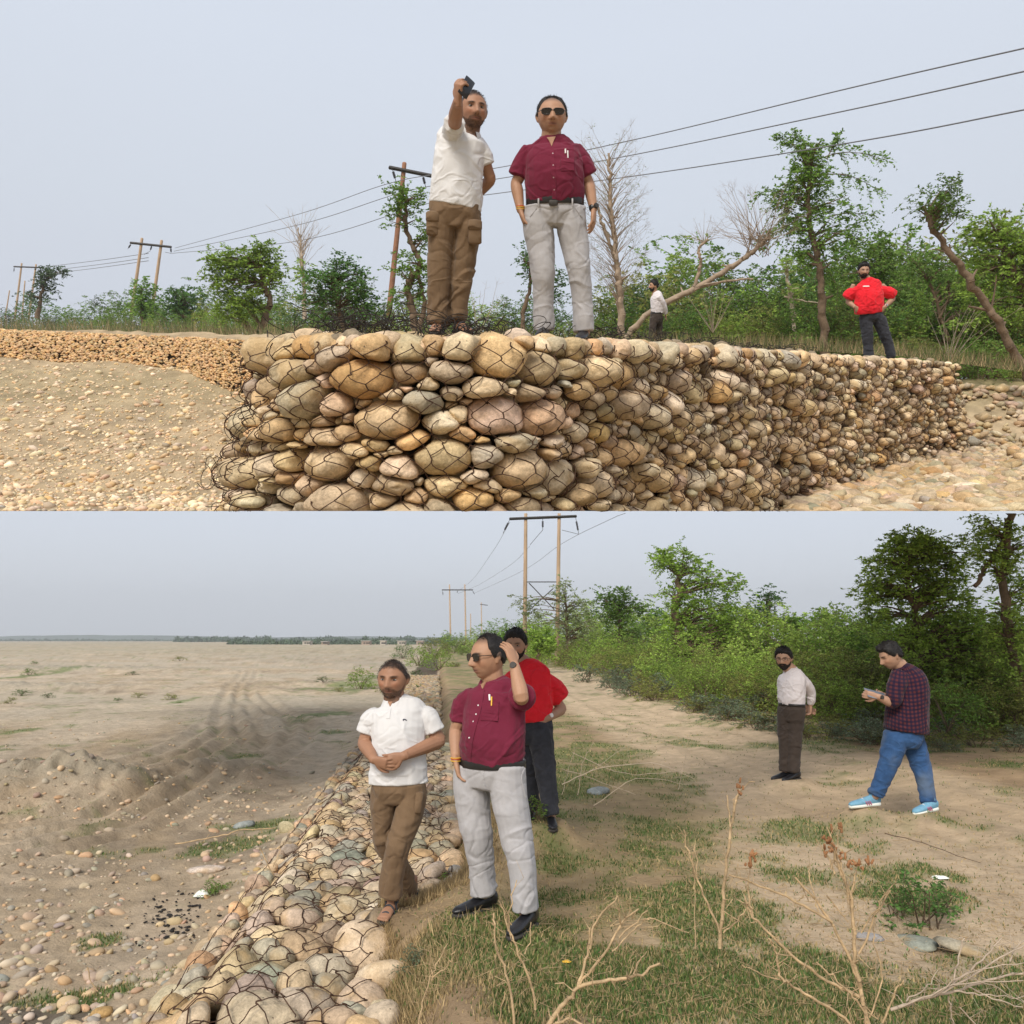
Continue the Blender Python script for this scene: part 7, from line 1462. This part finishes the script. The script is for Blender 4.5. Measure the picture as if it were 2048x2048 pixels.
def line(fr, pts, r, label, sagk=0):
    A = cr_res(np.array([tuple(fr.A(*p)) for p in pts]), 12); b = A[0].copy()
    if fr is L: A = lower_clip(np.zeros(3))(A)
    rr = np.interp(A[:, 1], [10, 60, 200], [r * .55, r, r * 1.5]); v, f = segs(A[:-1] - b, A[1:] - b, rr[:-1], rr[1:], 4); obj('power_line', mesh('power_line', v, f, M['cable']), None, label, 'power line', None, None, tuple(b), fr)
line(U, [(1990, 78, 14), (1600, 167, 20), (1190, 265, 32), (930, 318, 44), (745, 343, 52), (560, 405, 70), (330, 468, 100)], .022, 'highest of the three overhead lines running down to the left')
line(U, [(1990, 122, 14), (1600, 208, 20), (1190, 293, 32), (935, 338, 44), (770, 360, 52), (560, 425, 70), (328, 474, 100)], .022, 'middle of the three overhead lines running down to the left')
line(U, [(1990, 196, 14), (1600, 270, 20), (1190, 333, 32), (930, 366, 44), (803, 385, 52), (560, 455, 70), (324, 478, 100)], .022, 'lowest of the three overhead lines running down to the left')
for y0, lab in ((478, 'upper'), (486, 'middle'), (492, 'lower')): line(U, [(280, y0, 100), (180, y0 + 14, 125), (80, y0 + 26, 170)], .03, lab + ' faint line between the two left pole pairs')
line(L, [(962, 985, 62), (930, 1040, 90), (890, 1095, 140), (860, 1118, 190)], .016, 'left line from the near poles to the distant pair')
line(L, [(1000, 1030, 62), (960, 1068, 90), (900, 1105, 150), (864, 1120, 190)], .016, 'middle line from the near poles to the distant pair')
line(L, [(1180, 966, 40), (1060, 1026, 62), (980, 1080, 100), (893, 1120, 190)], .016, 'right line from the near poles to the distant pair')
# ------------------------------------------------------------------ the far side: hills, tree line, village
def strip_tree(x0, x1, y0, h0, d, n, size, seed, m, name, lab=None):
    r_ = np.random.default_rng(seed); x = r_.uniform(x0, x1, n); b = np.array([tuple(L.A(a, y0, d + r_.uniform(0, d * .12))) for a in x]); hh = np.abs(fbm(x * .045, 0 * x, seed, 4, seed)) * 2.2 + .25; b[:, 2] = -.4 + r_.random(n) * hh * h0 * mp(d)
    v, f = leaves(b, size, r_); obj(name, mesh(name, v, f, M[m], smooth=False), kind='stuff')
M['far1'] = mat('distant_foliage', (.085, .12, .075), .9, island=.3); strip_tree(330, 860, 1200, 7, 900, 9000, 3.2, 3, 'far1', 'far_wood'); strip_tree(430, 860, 1204, 9, 420, 5000, 1.6, 5, 'far1', 'distant_trees'); strip_tree(-20, 330, 1206, 2.2, 1500, 2500, 4, 8, 'far1', 'far_scrub')
M['hill'] = mat('hill', (.12, .15, .11), .95, var=.3, vscale=.002)
xs = np.linspace(-2000, 700, 90); hz = (9 + 9 * fbm(xs * .003, 0 * xs, 0, 4, 3)) * (1 - sstep(xs, -500, 600)); V = np.concatenate([np.stack([xs, 0 * xs + 2200, 0 * xs - .5], 1), np.stack([xs, 0 * xs + 2300, hz], 1), np.stack([xs, 0 * xs + 2400, 0 * xs - .5], 1)])
obj('hills', mesh('hills', V, np.concatenate([gridf(3, 90)]), M['hill']), kind='structure')
M['wallpaint'] = mat('plastered_wall', (.48, .43, .36), .9, var=.2, vscale=.3); M['roof'] = mat('tin_roof', (.42, .40, .38), .8); M['brickfar'] = mat('brick_wall', (.36, .28, .22), .9, var=.2, vscale=.3); M['dark'] = mat('dark_opening', (.03, .03, .03), .9)
for i, (x, w_, h_, mm, lab) in enumerate(((578, 9, 1.6, 'wallpaint', 'small pale house left most in the far village'), (612, 7, 1.4, 'brickfar', 'small brick house second from the left in the far village'), (690, 10, 1.7, 'brickfar', 'brick house in the middle of the far village'), (722, 6, 1.9, 'wallpaint', 'narrow pale house in the middle of the far village'), (757, 9, 1.7, 'wallpaint', 'long pale house near the right of the far village'), (792, 8, 1.8, 'brickfar', 'brick house at the right end of the far village'))):
    p = L.A(x, 1209, 400); b = (p.x, 400, -.4); W_ = w_ * mp(400) * 1.6; r = empty('house', b, lab, 'house', None, L); hs = W_ / 2
    def box(x0, x1, y0, y1, z0, z1): v = [(x, y, z) for x in (x0, x1) for y in (y0, y1) for z in (z0, z1)]; return v, [(0, 1, 3, 2), (4, 6, 7, 5), (0, 4, 5, 1), (2, 3, 7, 6), (0, 2, 6, 4), (1, 5, 7, 3)]
    obj('wall', mesh('wall', *box(-hs, hs, 0, 5, 0, h_), M[mm], smooth=False), r); obj('roof', mesh('roof', *box(-hs - .3, hs + .3, -.3, 5.3, h_ + .002, h_ + .25), M['roof'], smooth=False), r)
    for k in (-.5, .1, .6): obj('window', mesh('window', *box(hs * k, hs * k + .8, -.05, .1, .5, 1.1), M['dark'], smooth=False), r)
# ------------------------------------------------------------------ air
hz_ = bpy.data.materials.new('air'); hz_.use_nodes = True; hz_.node_tree.nodes.clear(); o_ = hz_.node_tree.nodes.new('ShaderNodeOutputMaterial'); pv = hz_.node_tree.nodes.new('ShaderNodeVolumePrincipled')
pv.inputs['Color'].default_value = (.93, .96, 1.0, 1); pv.inputs['Density'].default_value = HAZE; pv.inputs['Anisotropy'].default_value = .2; hz_.node_tree.links.new(pv.outputs[0], o_.inputs['Volume'])
v = [(x, y, z) for x in (-2500, 2500) for y in (-1300, 2500) for z in (-1.6, 130)]; obj('haze', mesh('haze', v, [(0, 1, 3, 2), (4, 6, 7, 5), (0, 4, 5, 1), (2, 3, 7, 6), (0, 2, 6, 4), (1, 5, 7, 3)], hz_, smooth=False), kind='stuff')
# ------------------------------------------------------------------ seat the upper terrace
for o in UPPER: o.matrix_basis = UPM @ o.matrix_basis
